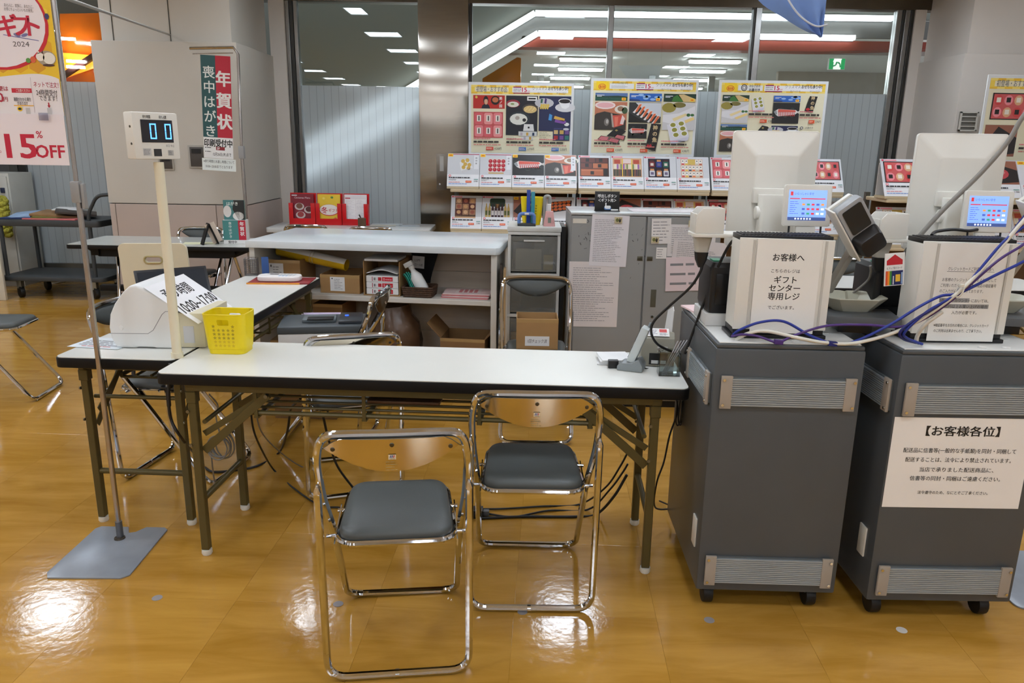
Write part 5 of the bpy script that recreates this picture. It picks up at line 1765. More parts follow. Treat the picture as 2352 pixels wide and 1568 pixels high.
# filing cabinet
CAB = M('cabinet_grey', (146, 147, 146), .45, .1, noise=.03, scale=4)
x0, x1_, yf = .312, 1.138, 4.205
t = thing('filing_cabinet', 'grey steel filing cabinet with papers stuck on its doors', 'cabinet', ((x0+x1_)/2, yf, 0), 0)
W2 = (x1_-x0)/2
MB().box(-W2, .0, .04, W2, .43, 1.105).build('body', CAB, t, bevel=.003, seg=1)
MB().box(-W2-.002, -.02, 1.105, W2+.002, .432, 1.118).build('top', M('cabinet_top', (186, 188, 188), .2, .2), t, bevel=.003)
MB().box(-W2+.01, .01, 0, W2-.01, .42, .0395).build('plinth', PLB, t)
for s in (-1, 1):
    dx0, dx1 = (-W2+.004, -.004) if s < 0 else (.004, W2-.004)
    dr = MB().box(dx0, -.018, .055, dx1, -.0005, 1.10).build('door', CAB, t, bevel=.003, seg=1)
    hx_ = .07 if s > 0 else -.07
    if s > 0:
        hd = MB().box(.045, -.020, .60, .075, -.0182, .70).build('handle', M('handle_recess', (86, 84, 72), .4), dr, bevel=.001)
        MB().cyl((.06, -.022, .545), (.06, -.0182, .545), .007).build('lock', M('bolt_steel'), dr)
    MB().box(s*.012, -.021, .86, s*.012+s*.03, -.0182, .885).build('catch', M('bolt_steel'), dr, bevel=.002)
MB().box(-W2+.01, -.020, 1.06, -W2+.085, -.0182, 1.085).build('name_strip', M('strip_cream', (214, 208, 196), .5), t)
# scuff marks on the left door
p = Print()
r = random.Random(8)
for i in range(26):
    x, z = r.choice([(-.03, .95), (-.34, .98), (-.06, .80), (-.31, 1.02), (-.05, 1.03)])
    x += r.uniform(-.04, .03)
    z += r.uniform(-.08, .06)
    a_ = r.uniform(0, PI)
    l_ = r.uniform(.004, .018)
    dx, dz = math.cos(a_)*l_, math.sin(a_)*l_
    p.poly([(x, z), (x+dx, z+dz), (x+dx+.003, z+dz+.003), (x+.003, z+.003)], (78, 78, 78))
p.build(t, 'scuff_marks', (0, -.0182, 0))
YD = yf-.0195
def cab_paper(label, pxs, col, seed, n, rot=0, rows=None, pink=False, extra=0):
    tl, br = at(pxs[0], pxs[1], YD), at(pxs[2], pxs[3], YD)
    w_, h_ = br.x-tl.x, tl.z-br.z
    p = Print()
    p.lines(-w_*.42, h_*.08, w_*.42, h_*.92, n, (130, 130, 134), seed, .24)
    return sheet_thing('paper_sheet', label, 'paper', w_, h_, p, ((tl.x+br.x)/2, YD-extra, br.z), (0, rot, 0), col, .0008, group='papers on the filing cabinet')
cab_paper('white typed sheet high on the left door of the filing cabinet', (1357, 493, 1437, 612), (218, 214, 218), 3, 24, .03, extra=.0022)
cab_paper('larger typed sheet low on the left door of the filing cabinet', (1308, 600, 1416, 751), (216, 208, 206), 4, 26, .0, extra=.0006)
cab_paper('small handwritten note at the top of the right cabinet door', (1499, 501, 1540, 560), (222, 218, 216), 5, 7, -.03, extra=.0022)
cab_paper('printed form beside the handwritten note on the right cabinet door', (1536, 515, 1640, 590), (214, 210, 210), 6, 14, .0, extra=.0006)
cab_paper('printed calendar table across the right cabinet door', (1545, 553, 1665, 600), (212, 206, 206), 7, 9, .06, extra=.003)
cab_paper('tiny curled note on the right cabinet door', (1508, 568, 1530, 594), (226, 224, 222), 8, 4, .0, extra=.001)
cab_paper('large pinkish blank form low on the right cabinet door', (1533, 588, 1650, 668), (220, 204, 208), 9, 3, -.04, extra=.0045)
for lab, px, py in (('square picture magnet on the upper typed sheet', 1420, 505), ('square picture magnet beside the handwritten note', 1504, 550), ('square beige magnet near the barcode scanner', 1590, 513)):
    a = at(px, py, YD)
    b = MB().box(-.021, 0, -.017, .021, .004, .017).build('magnet', M('magnet_beige', (196, 184, 150), .5), loc=(a.x, YD-.0095, a.z), bevel=.001)
    tag(b, lab, 'magnet', 'picture magnets')
    if px < 1550:
        p = Print()
        p.ell(-.006, .0, .009, .010, (110, 112, 60), 12).up().ell(.008, -.004, .006, .009, (50, 44, 40), 10).poly([(.004, .004), (.007, .015), (.010, .004)], (60, 50, 40)).poly([(.011, .002), (.017, .013), (.015, .0)], (60, 50, 40))
        p.build(b, 'picture', (0, -.0002, 0))
# call-button sign and sheets on the cabinet
t = thing('call_button_sign', 'black standing sign with white lettering on the filing cabinet', 'sign', (.518, 4.30, 1.1185), .03)
MB().box(-.069, 0, 0, .069, .006, .108).build('board', PLB, t, bevel=.001, rot=(-.08, 0, 0))
MB().box(-.069, -.025, 0, .069, .03, .004).build('foot', PLB, t)
p = Print()
p.text('呼出しボタン', 0, .075, .021, WHITE, .02, wid=.105).text('＜ギフト用＞', 0, .052, .020, WHITE, .02, wid=.10)
p.rr(-.016, .008, .022, .026, .006, (70, 130, 200)).rect(-.010, .026, -.004, .046, WHITE).up().rr(-.014, .015, .020, .030, .005, WHITE).rect(-.008, .012, .018, .014, WHITE)
p.build(t, 'lettering', (0, -.0012, 0), (-.08, 0, 0))
MB().box(.02, -.024, .0042, .06, -.004, .012).build('button_box', RW, t, bevel=.002)
o = MB().box(-.2, -.10, 0, .2, .12, .002).build('paper_sheet', M('sheet_mix', (216, 210, 214), .3, noise=.12, scale=30), loc=(.86, 4.37, 1.1185))
tag(o, 'printed sheets lying flat on top of the filing cabinet', 'paper')

# ================================================================ on the right end of the long table
t = thing('cordless_phone', 'grey cordless phone leaning in its charging cradle on the long table', 'phone', (.425, 2.60, .7005), -.35)
PH = M('phone_grey', (128, 134, 136), .45)
PS = M('phone_silver', (190, 198, 198), .35)
MB().prism([(-.045, 0), (.045, 0), (.045, .022), (.03, .045), (.005, .03), (-.03, .028), (-.045, .016)], -.035, .035, 'y').build('cradle', PH, t, bevel=.004)
mb = MB().box(-.014, -.024, 0, .014, .024, .135)
hs = mb.build('handset', PS, t, bevel=.005, loc=(-.002, 0, .030), rot=(0, .36, 0))
MB().box(-.0155, -.017, .075, -.0142, .017, .118).build('screen', M('phone_screen', (38, 44, 44), .15), hs)
k_ = MB()
for i in range(3):
    for j in range(4):
        k_.box(-.0158, -.015+.011*i, .012+.012*j, -.0142, -.007+.011*i, .020+.012*j)
k_.build('keypad', M('phone_keys', (90, 96, 98), .5), hs)
MB().cyl((.006, .016, .135), (.006, .016, .152), .005).build('antenna', PH, hs)
for i in range(5):
    o = MB().box(-.055, -.06, 0, .055, .06, .003).build('memo_sheet', RW, loc=(.372+.004*(i % 3), 2.70, .7008+.0042*i), rot=(0, 0, -.15+.06*i))
    tag(o, ['lowest', 'second', 'middle', 'fourth', 'topmost'][i]+' white slip of the small stack beside the cordless phone', 'paper', 'white slips by the phone')
o = MB().prism(rrect(-.018, -.012, .018, .012, .004), 0, .028).build('binder_clip', PLB, loc=(.362, 2.615, .7008), bevel=.002)
tag(o, 'small black clip in front of the white slips', 'clip')
t = thing('ticket_machine', 'beige slip printer with a label on its sloping lid, beside the register', 'machine', (.530, 2.705, .7005), -.1)
TB = M('ticket_beige', (150, 146, 132), .5)
MB().prism([(-.07, 0), (.07, 0), (.07, .05), (.045, .105), (-.02, .118), (-.055, .10), (-.07, .04)], -.06, .06, 'x').xf(Matrix.Rotation(PI/2, 4, 'Z') @ Matrix.Rotation(-PI/2, 4, 'Z')).build('body', TB, t, bevel=.006)
MB().box(-.03, -.072, .008, .035, -.0705, .05).build('slot_cover', PLB, t)
MB().box(-.022, -.0735, .012, .03, -.0722, .024).build('sticker', RW, t)
p = Print()
p.rect(-.04, -.025, .04, .025, (230, 228, 226)).up().rect(.005, 0, .032, .02, (200, 60, 60)).lines(-.035, -.02, .0, .02, 6, (120, 110, 130), 2).lines(.005, -.02, .035, -.004, 3, (110, 110, 120), 5)
p.build(t, 'lid_label', (0, -.026, .1165), (-1.2, 0, 0))
p = Print()
p.rect(-.018, -.010, .018, .010, (214, 212, 206)).up().text('ギフト', 0, -.006, .014, (40, 40, 40), .01)
p.build(t, 'name_label', (.015, -.073, .066))
ACR = glass_mat('acrylic_clear', (226, 232, 232), .02, 1.6)
t = thing('acrylic_pen_box', 'clear acrylic box holding thin pens at the corner of the long table', 'pen box', (.545, 2.545, .7005), -.05)
for a in ((-.036, -.028, .036, -.0255), (-.036, .0255, .036, .028), (-.036, -.0255, -.0335, .0255), (.0335, -.0255, .036, .0255)):
    MB().box(a[0], a[1], 0, a[2], a[3], .085).build('wall', ACR, t, smooth=0)
MB().box(-.033, -.025, 0, .033, .025, .003).build('base', ACR, t, smooth=0)
for i in range(4):
    o = MB().cyl((0, 0, 0), (.05+.006*i, .01, .115), .0022, n=6).build('thin_pen', M('pen_grey', (170, 170, 172), .3), loc=(.522+.006*i, 2.535+.006*i, .7045))
    tag(o, ['leftmost', 'second', 'third', 'rightmost'][i]+' thin clear pen leaning in the acrylic box', 'pen', 'pens in the acrylic box')
o = MB().sheet([[(.0, -.06, 0), (.006, .0, 0), (.0, .06, 0)], [(.012, -.06, .11), (.018, 0, .11), (.012, .06, .11)], [(.016, -.055, .19), (.024, 0, .195), (.016, .05, .17)]], .002).build('folded_paper', RW, loc=(.570, 2.765, .7008))
tag(o, 'tall folded white paper standing between table and register', 'paper')
o = MB().prism(rrect(-.13, -.09, .13, .09, .01), 0, .010).build('magazine', M('magazine_cover', (96, 66, 44), .3, noise=.3, scale=10), loc=(-.375, 2.63, .5755), rot=(0, 0, -.05), bevel=.001)
tag(o, 'brown magazine lying on the rod shelf under the long table', 'magazine')
p = Print()
p.poly([(-.05, .09), (.12, .09), (.11, .02), (.02, .0), (-.04, .03)], (26, 46, 110)).lines(-.11, -.07, .1, -.03, 2, (30, 24, 20), 3, .4)
p.build(o, 'cover_print', (0, 0, .0103), (-PI/2, 0, 0))
o = MB().box(-.055, -.05, 0, .055, .05, .045).build('power_adapter', PLB, loc=(-.735, 2.70, .5745), bevel=.005)
tag(o, 'black power adapter on the rod shelf under the long table', 'adapter')

# ================================================================ far counter with red brochure holders
t = thing('far_counter', 'white counter against the frosted window with red brochure holders', 'table', (-1.535, 7.35, 0), 0)
MB().prism(rrect(-.76, -.28, .76, .28, .03), .655, .70).build('top', M('far_white', (208, 210, 208), .2, noise=.02), t, bevel=.008)
for s in (-1, 1):
    for y in (-.22, .22):
        MB().box(s*.68-.02, y-.02, 0, s*.68+.02, y+.02, .6545).build('leg', CPL, t)
MB().box(-.66, .22, .35, .66, .24, .65).build('modesty_panel', CPL, t)
RR = M('red_acrylic', (206, 24, 30), .2)
specs = (('red brochure holder with the dark red food menu, leftmost of three', 'menu'), ('red brochure holder with the yellow winter gift catalogue, middle of three', 'gift'), ('red brochure holder with white order forms, rightmost of three', 'form'))
for i, (lab, kind) in enumerate(specs):
    xc = at((694, 755, 816)[i], 470, 7.40).x
    t = thing('brochure_holder', lab, 'brochure holder', (xc, 7.40, .7005), -.02*i, 'red brochure holders')
    MB().box(-.125, .03, 0, .125, .036, .30).build('back', RR, t, rot=(-.08, 0, 0))
    MB().prism([(-.125, 0), (.125, 0), (.125, .205), (.085, .205), (.085, .06), (-.085, .06), (-.085, .205), (-.125, .205)], -.022, -.016, 'y').build('front', RR, t, bevel=.001)
    MB().box(-.125, -.0155, 0, .125, .0295, .005).build('floor_plate', RR, t)
    for s in (-1, 1):
        MB().box(s*.1225-.0025, -.0155, .0055, s*.1225+.0025, .029, .20).build('side', RR, t)
    b = MB().box(-.108, 0, .006, .108, .012, .29).build('brochure', M('brochure_%s' % kind, {'menu': (130, 34, 48), 'gift': (236, 200, 60), 'form': (232, 226, 230)}[kind], .35), t, loc=(0, .0, 0), rot=(-.06, 0, 0))
    p = Print()
    if kind == 'menu':
        p.text('Christmas Menu', 0, .245, .026, (226, 200, 206), 0, wid=.15)
        for x, z, c in ((-.03, .17, (120, 74, 56)), (.06, .14, (96, 40, 40)), (-.02, .09, (160, 60, 60))):
            p.ell(x, z, .046, .034, (206, 190, 186), 14).up().ell(x, z+.006, .032, .026, c, 12)
        p.rect(-.10, .272, -.05, .28, WHITE)
    elif kind == 'gift':
        p.ell(0, .14, .095, .055, (210, 40, 60), 20).up().ell(0, .143, .092, .050, (240, 232, 224), 20).up().text('冬', -.045, .115, .065, (190, 30, 60), .02).text('ギフト', .04, .125, .034, (190, 30, 60), .01)
        for x, z, c in ((-.05, .25, (250, 226, 120)), (.03, .26, (90, 140, 70)), (.06, .06, (220, 90, 60)), (-.06, .04, (250, 220, 100)), (.04, .05, (60, 40, 40))):
            p.ell(x, z, .014, .011, c, 8)
    else:
        for j in range(4):
            for k in range(2):
                p.rect(-.10+.102*k, .03+.055*j, -.002+.102*k, .082+.055*j, (246, 244, 246)).lines(-.095+.102*k, .035+.055*j, -.01+.102*k, .075+.055*j, 4, (170, 160, 176), j*2+k, .2)
        p.rect(-.10, .25, -.05, .26, (190, 60, 80))
    p.build(b, 'print', (0, -.0004, 0))
a = az(831, 507, .70)
t = thing('pen_holder', 'small brown wooden pen holder in front of the red holders', 'pen holder', (at(831, 500, 7.25).x, 7.25, .7005))
MB().box(-.035, -.025, 0, .035, .025, .085).build('block', M('wood_brown', (94, 70, 48), .5, noise=.2, scale=20), t, bevel=.006)
MB().cyl((-.01, 0, .086), (-.025, 0, .115), .006).build('pen', PLB, t)
for lab, px, py, w_, d_, c in (('clear document sheets on the right of the far counter', 895, 512, .30, .22, (196, 204, 206)), ('beige form on the far counter near the pen holder', 880, 518, .24, .12, (206, 200, 182)), ('pale grey form at the right end of the far counter', 940, 519, .2, .14, (186, 196, 202))):
    a = az(px, py, .7005)
    o = MB().box(-w_/2, -d_/2, 0, w_/2, d_/2, .0015).build('paper_sheet', M('form_%d' % c[0], c, .35), loc=(a.x, min(a.y, 7.5), .7008+.002*(px == 880)), rot=(0, 0, .1))
    tag(o, lab, 'paper', 'sheets on the far counter')
# table and boxes behind the registers
t = thing('folding_table', 'white folding table seen between the two register computers', 'table', (2.30, 4.56, 0), 0)
MB().prism(rrect(-.9, -.225, .9, .225, .03), .66, .697).build('edge_band', EDGE, t, bevel=.004)
MB().prism(rrect(-.896, -.221, .896, .221, .028), .6971, .70).build('tabletop', TOP, t, smooth=0)
for sx in (-1, 1):
    for sy in (-1, 1):
        MB().box(sx*.79-.014, sy*.18-.0135, 0, sx*.79+.014, sy*.18+.0135, .6595).build('leg', OLIVE, t)
for i in range(5):
    MB().cyl((-.6, -.15+.075*i, .56), (.6, -.15+.075*i, .56), .007).build('shelf_rod', OLIVE, t)
for s in (-1, 1):
    MB().bar((s*.78, -.17, .40), (s*.52, -.17, .62), .006, .03, (0, 1, 0)).build('brace', OLIVE, t)
# ================================================================ gift display shelves, product boards, posters
def hexmix(r, a, b):
    k = r.random()
    return tuple(int(x*(1-k)+y*k) for x, y in zip(a, b))
def food(p, kind, x0, y0, x1, y1, seed=1):
    """flat product picture inside the rectangle"""
    r = random.Random(seed)
    W_, H_ = x1-x0, y1-y0
    X = lambda u: x0+W_*u
    Z_ = lambda v: y0+H_*v
    def el(u, v, a, b, c, n=14, rot=0):
        p.ell(X(u), Z_(v), a*W_, b*H_, c, n, rot)
    def rc(u0, v0, u1, v1, c):
        p.rect(X(u0), Z_(v0), X(u1), Z_(v1), c)
    def pg(pts, c):
        p.poly([(X(u), Z_(v)) for u, v in pts], c)
    if kind == 'ham':
        rc(0, 0, 1, 1, (196, 84, 84)); p.up()
        for i in range(3):
            for j in range(2):
                u, v = .18+.32*i, .26+.48*j
                p.rr(X(u-.145), Z_(v-.22), X(u+.145), Z_(v+.22), .06*W_, [(226, 130, 136), (214, 96, 104), (232, 150, 150)][(i+j) % 3])
        p.up()
        for i in range(3):
            for j in range(2):
                u, v = .18+.32*i, .26+.48*j
                rc(u-.07, v-.11, u+.07, v+.13, (236, 230, 222))
        p.up()
        for i in range(3):
            for j in range(2):
                u, v = .18+.32*i, .26+.48*j
                rc(u-.02, v-.08, u+.02, v+.10, (60, 46, 44))
    elif kind == 'hamdark':
        rc(0, 0, 1, 1, (30, 22, 22)); p.up(); rc(.03, .04, .97, .96, (204, 90, 90)); p.up()
        for i in range(4):
            for j in range(2):
                el(.15+.23*i, .28+.45*j, .10, .19, [(232, 140, 150), (206, 70, 70), (220, 170, 130)][(i*2+j) % 3])
        p.up()
        for i in range(4):
            for j in range(2):
                rc(.10+.23*i, .20+.45*j, .20+.23*i, .38+.45*j, [(28, 24, 24), (236, 228, 214)][(i+j) % 2])
    elif kind == 'person':
        rc(0, 0, 1, 1, (186, 40, 30)); p.up()
        pg([(.26, 0), (.54, 0), (.50, .26), (.44, .34), (.36, .34), (.29, .24)], (34, 34, 50)); el(.40, .62, .08, .33, (26, 22, 22)); el(.70, .62, .14, .34, (24, 18, 18)); p.up()
        el(.405, .52, .058, .24, (214, 166, 136)); el(.70, .66, .10, .20, (190, 110, 70)); el(.10, .85, .04, .1, (220, 190, 90)); p.up()
        p.vtext('美ノ国', X(.87), Z_(.68), H_*.26, (240, 230, 226), .02, 1.1)
        pg([(.355, .60), (.39, .80), (.45, .78), (.465, .60), (.44, .70), (.38, .70)], (26, 22, 22))
    elif kind == 'bowls':
        rc(0, 0, 1, 1, (26, 30, 40)); p.up()
        el(.22, .80, .22, .10, (150, 44, 60)); el(.76, .68, .25, .12, (70, 64, 60)); el(.42, .42, .34, .18, (40, 50, 56)); p.up()
        el(.22, .78, .18, .07, (220, 220, 208)); el(.76, .66, .21, .095, (214, 186, 124)); el(.40, .41, .28, .145, (222, 224, 216)); p.up()
        el(.36, .44, .07, .05, (170, 160, 150)); el(.58, .39, .06, .045, (36, 36, 40)); el(.20, .79, .06, .02, (120, 150, 80)); rc(.66, .88, .97, .98, WHITE); p.up()
        rc(.70, .91, .93, .95, (50, 50, 50))
        for k in range(9):
            el(.62+.035*k, .64+.03*(k % 3), .018, .016, (236, 214, 150), 6)
    elif kind == 'coffee':
        rc(0, 0, 1, 1, (34, 42, 80)); p.up()
        el(.82, .68, .32, .13, (214, 216, 220)); el(.16, .80, .30, .14, (190, 190, 196)); p.up()
        pg([(.60, .86), (.98, .86), (.94, .70), (.84, .64), (.72, .66)], (236, 238, 240)); el(.80, .87, .20, .07, (236, 238, 240))
        for k in range(4):
            pg([(.02+.07*k, .64), (.07+.07*k, .62), (.12+.07*k, .76), (.06+.07*k, .78)], (216, 186, 80))
        pg([(.04, .80), (.10, .80), (.12, .92), (.05, .92)], (50, 100, 80)); pg([(.16, .80), (.22, .78), (.24, .92), (.18, .94)], (70, 50, 110)); p.up()
        el(.80, .87, .17, .052, (34, 28, 30))
        pg([(.30, .32), (.40, .30), (.42, .46), (.33, .50)], (70, 150, 214)); pg([(.47, .36), (.80, .28), (.82, .36), (.50, .44)], (214, 170, 80)); pg([(.50, .26), (.85, .20), (.86, .30), (.52, .34)], (126, 80, 160)); el(.88, .20, .08, .05, (230, 230, 232))
    elif kind in ('shabu',):
        rc(0, 0, 1, 1, (190, 120, 90)); p.up()
        el(.32, .88, .32, .14, (236, 220, 216)); el(.85, .74, .24, .15, (226, 222, 210)); pg([(0, 0), (.98, 0), (.98, .34), (.80, .55), (.30, .66), (.05, .58), (0, .5)], (56, 52, 48)); p.up()
        el(.32, .88, .26, .09, (230, 176, 180)); el(.80, .76, .10, .09, (150, 120, 96)); el(.93, .70, .09, .12, (60, 84, 56)); pg([(.55, .52), (.86, .54), (.92, .20), (.60, .08)], (206, 84, 70)); el(.38, .28, .08, .14, (120, 116, 110)); p.up()
        pg([(.86, .54), (.95, .42), (.90, .20), (.80, .22)], (232, 210, 206)); pg([(.50, .60), (.55, .58), (.62, .1), (.56, .1)], (170, 160, 150)); pg([(.62, .46), (.74, .48), (.72, .14), (.64, .12)], (226, 120, 100)); el(.40, .30, .04, .08, (190, 186, 180))
    elif kind == 'salmon':
        rc(0, 0, 1, 1, (46, 50, 52)); p.up()
        pg([(.2, .98), (1, .98), (1, .3), (.55, .5)], (206, 212, 220)); pg([(0, .52), (.15, .34), (.5, .06), (.75, 0), (0, 0)], (22, 26, 24)); p.up()
        for k in range(6):
            a, b = .22+.115*k, .92-.115*k
            pg([(a-.10, b-.42), (a-.04, b-.46), (a+.16, b-.10), (a+.18, b+.02), (a+.10, b+.02), (a+.02, b-.20)], (232, 226, 224))
        p.up()
        for k in range(6):
            a, b = .22+.115*k, .92-.115*k
            pg([(a-.02, b-.38), (a+.03, b-.40), (a+.15, b-.10), (a+.17, b), (a+.10, b-.02), (a+.04, b-.18)], (222, 110, 66))
    elif kind == 'fish':
        rc(0, 0, 1, 1, (28, 30, 32)); p.up()
        for k in range(12):
            el(r.uniform(.1, .9), r.uniform(.2, .8), .08, .08, (52, 58, 54), 8)
        p.up()
        pg([(.04, .56), (.2, .70), (.86, .66), (.97, .56), (.84, .44), (.22, .34), (.12, .42)], (226, 220, 218)); p.up()
        pg([(.2, .69), (.84, .65), (.88, .56), (.2, .54)], (222, 96, 80))
        for k in range(10):
            a = .22+.063*k
            pg([(a, .56), (a+.03, .56), (a+.05, .37), (a+.02, .35)], (204, 80, 76))
        pg([(.04, .56), (.14, .63), (.18, .44), (.12, .42)], (150, 156, 160)); pg([(.90, .55), (1, .63), (1, .48)], (214, 206, 200))
    elif kind == 'blackbox':
        pg([(.30, 0), (.92, 0), (.72, 1), (.36, .97)] if False else [(.02, .1), (.72, 0), (1, .98), (.35, 1)], (26, 24, 26)); p.up()
        p.vtext('神の魚', X(.62), Z_(.78), W_*.34, (220, 196, 150), .02, 1.15); el(.28, .20, .17, .08, (196, 40, 50))
    elif kind == 'pears':
        pg([(.10, .80), (.78, .98), (1, .35), (.96, .18), (.30, .0), (.26, .18)], (222, 222, 230)); p.up()
        for i in range(2):
            for j in range(3):
                u, v = .34+.32*i+.07*j, .80-.20*j+.06*i
                el(u, v, .14, .11, (240, 240, 240))
        p.up()
        for i in range(2):
            for j in range(3):
                u, v = .34+.32*i+.07*j, .80-.20*j+.06*i
                el(u, v, .105, .085, (150, 148, 62))
        pg([(.28, .15), (.97, .33), (.96, .18), (.30, .0)], (206, 206, 220)); rc(.5, .13, .85, .16, (130, 130, 150))
    elif kind == 'dessert':
        rc(0, 0, 1, 1, (206, 206, 208)); p.up()
        el(.18, .82, .22, .18, (150, 138, 60)); el(.50, .92, .20, .10, (120, 112, 56)); pg([(0, .55), (.5, .62), (1, .9), (1, .4), (.4, .2), (0, .3)], (226, 226, 230)); p.up()
        pg([(.30, .42), (.7, .62), (.78, .56), (.36, .32)], (232, 214, 160)); pg([(.5, .26), (.95, .50), (1, .40), (.58, .18)], (236, 210, 140)); el(.80, .56, .06, .06, (60, 110, 60)); el(.92, .56, .06, .05, (60, 110, 60))
    elif kind == 'meatbox':
        pg([(.32, .5), (.62, .98), (.88, .92), (1, .78), (.86, .56), (.56, .46)], (30, 32, 34)); pg([(.0, .30), (.12, .52), (.44, .44), (.34, .20)], (40, 32, 34)); pg([(.36, .22), (.46, .42), (.80, .30), (.72, .02)], (40, 32, 34)); pg([(.58, .42), (.68, .62), (1, .52), (.94, .24)], (40, 32, 34)); p.up()
        pg([(.03, .31), (.13, .49), (.41, .42), (.32, .23)], (206, 120, 126)); pg([(.39, .22), (.48, .39), (.77, .28), (.70, .06)], (196, 110, 116)); pg([(.61, .42), (.69, .58), (.96, .50), (.92, .28)], (202, 116, 122)); el(.66, .84, .06, .06, (170, 150, 90), 4)
    elif kind in ('field', 'sky', 'path'):
        a, b, c = {'field': ((90, 120, 170), (36, 84, 70), (24, 60, 46)), 'sky': ((40, 100, 190), (70, 140, 220), (150, 190, 236)), 'path': ((24, 54, 40), (60, 120, 50), (214, 186, 130))}[kind]
        rc(0, 0, 1, 1, a); p.up()
        if kind == 'sky':
            for k in range(7):
                el(r.uniform(.35, .95), r.uniform(.2, .9), .09, .16, c, 9)
            pg([(0, 0), (.35, 0), (.3, .2), (0, .3)], (30, 60, 120))
        elif kind == 'field':
            pg([(0, 0), (1, 0), (1, .55), (.7, .66), (.3, .6), (0, .7)], c); p.up(); pg([(0, 0), (1, 0), (1, .4), (0, .46)], b); rc(.36, .25, .38, .45, (200, 210, 200)); rc(.44, .25, .46, .45, (200, 210, 200))
        else:
            pg([(.25, 0), (.62, 0), (.45, .95), (.30, .6)], b); pg([(.62, 0), (1, 0), (1, .35), (.62, .95), (.42, .9)], c)
        p.up(); rc(.82, .06, .95, .42, (246, 200, 40)); p.up(); rc(.85, .18, .92, .30, (220, 90, 40)); rc(.05, .66, .28, .74, (220, 228, 236)); rc(.05, .52, .20, .60, (220, 228, 236))
    elif kind == 'coffeebox':
        rc(0, 0, 1, 1, (40, 44, 84)); p.up(); rc(.05, .86, .55, .96, (60, 64, 110)); el(.78, .88, .18, .09, (206, 206, 214))
        for u, v, c in ((.06, .50, (206, 176, 120)), (.06, .08, (170, 50, 56)), (.40, .08, (120, 80, 150)), (.40, .50, (200, 166, 90)), (.72, .50, (110, 80, 140)), (.72, .08, (50, 120, 110))):
            rc(u, v, u+.24, v+.30, c)
    elif kind == 'noodlebox':
        pg([(.25, .55), (.85, .55), (.80, 1), (.30, 1)], (220, 222, 222)); rc(0, .22, 1, .52, (206, 210, 208)); rc(.15, -.05, .8, .20, (212, 214, 212)); p.up()
        for u, v, c in ((.10, .25, (180, 170, 180)), (.42, .25, (200, 160, 70)), (.75, .25, (40, 60, 90)), (.28, -.02, (180, 170, 180)), (.58, -.02, (200, 160, 70))):
            rc(u, v, u+.12, v+.20, c)
        rc(.5, .72, .6, .84, (40, 40, 44))
    elif kind == 'lafrance':
        pg([(.22, .70), (.70, .98), (.98, .40), (.95, .22), (.35, .0), (.32, .20)], (226, 226, 226)); p.up()
        for u, v in ((.42, .80), (.66, .86), (.55, .60), (.78, .56), (.46, .40), (.74, .34)):
            el(u, v, .11, .13, (206, 170, 84))
        pg([(.34, .18), (.96, .38), (.95, .22), (.35, .0)], (206, 206, 208))
    elif kind == 'apples':
        pg([(.0, .1), (.96, .2), (1, .96), (.05, 1)], (222, 206, 200)); p.up()
        for i in range(4):
            for j in range(3):
                el(.15+.24*i, .28+.27*j, .115, .13, (180, 34, 50), 12)
        p.up()
        for i in range(4):
            for j in range(3):
                el(.13+.24*i, .32+.27*j, .03, .03, (226, 130, 130), 8)
        rc(.05, .0, .9, .10, (200, 170, 120))
    elif kind == 'bacon':
        rc(0, 0, 1, 1, (60, 30, 24)); p.up()
        for a in ((.03, .04, .80, .40, (176, 96, 60)), (.45, .44, .96, .70, (180, 104, 66)), (.03, .44, .42, .70, (110, 54, 40)), (.03, .74, .52, .98, (100, 46, 36)), (.56, .74, .96, .98, (92, 44, 36))):
            rc(*a)
        p.up()
        for u, v in ((.36, .10), (.62, .48), (.18, .50), (.20, .78), (.66, .78)):
            rc(u, v, u+.12, v+.18, (26, 20, 20))
        rc(.84, .06, .95, .40, (20, 18, 18)); rc(.05, .30, .78, .33, (206, 130, 90))
    elif kind == 'sticks':
        rc(0, 0, 1, 1, (206, 160, 120)); p.up()
        for i in range(3):
            for k in range(5):
                a = .02+.33*i+.06*k
                rc(a, .04, a+.055, .40, [(60, 64, 56), (90, 80, 70), (50, 60, 50), (110, 70, 60), (70, 56, 70)][(k+i) % 5]); rc(a, .42, a+.055, .68, [(226, 216, 190), (230, 222, 200), (150, 96, 170), (206, 190, 160), (120, 140, 90)][(k+i*2) % 5])
            rc(.05+.33*i, .70, .26+.33*i, .92, (180, 76, 56))
        p.up(); rc(.32, .02, .345, .96, (236, 200, 60)); rc(.65, .02, .675, .96, (236, 200, 60)); rc(.36, .72, .64, .96, (226, 206, 200))
    elif kind == 'jars':
        rc(0, 0, 1, 1, (30, 26, 44)); p.up()
        for i in range(3):
            for j in range(2):
                c = [((120, 40, 44), (40, 60, 140), (36, 100, 80)), ((206, 206, 214), (206, 140, 90), (200, 200, 206))][1-j][i]
                p.rr(X(.06+.32*i), Z_(.06+.48*j), X(.30+.32*i), Z_(.36+.48*j), .03*W_, c); rc(.09+.32*i, .36+.48*j, .27+.32*i, .46+.48*j, [(200, 140, 90), (70, 40, 40)][(i+j) % 2])
        p.up()
        for i in range(3):
            for j in range(2):
                rc(.11+.32*i, .14+.48*j, .25+.32*i, .28+.48*j, (216, 206, 196) if (i+j) % 2 else (110, 100, 130))
    elif kind == 'soups':
        rc(0, 0, 1, 1, (206, 150, 100)); p.up()
        for i in range(6):
            for j in range(3):
                rc(.02+.163*i, .03+.325*j, .17+.163*i, .33+.325*j, (232, 228, 220))
        p.up()
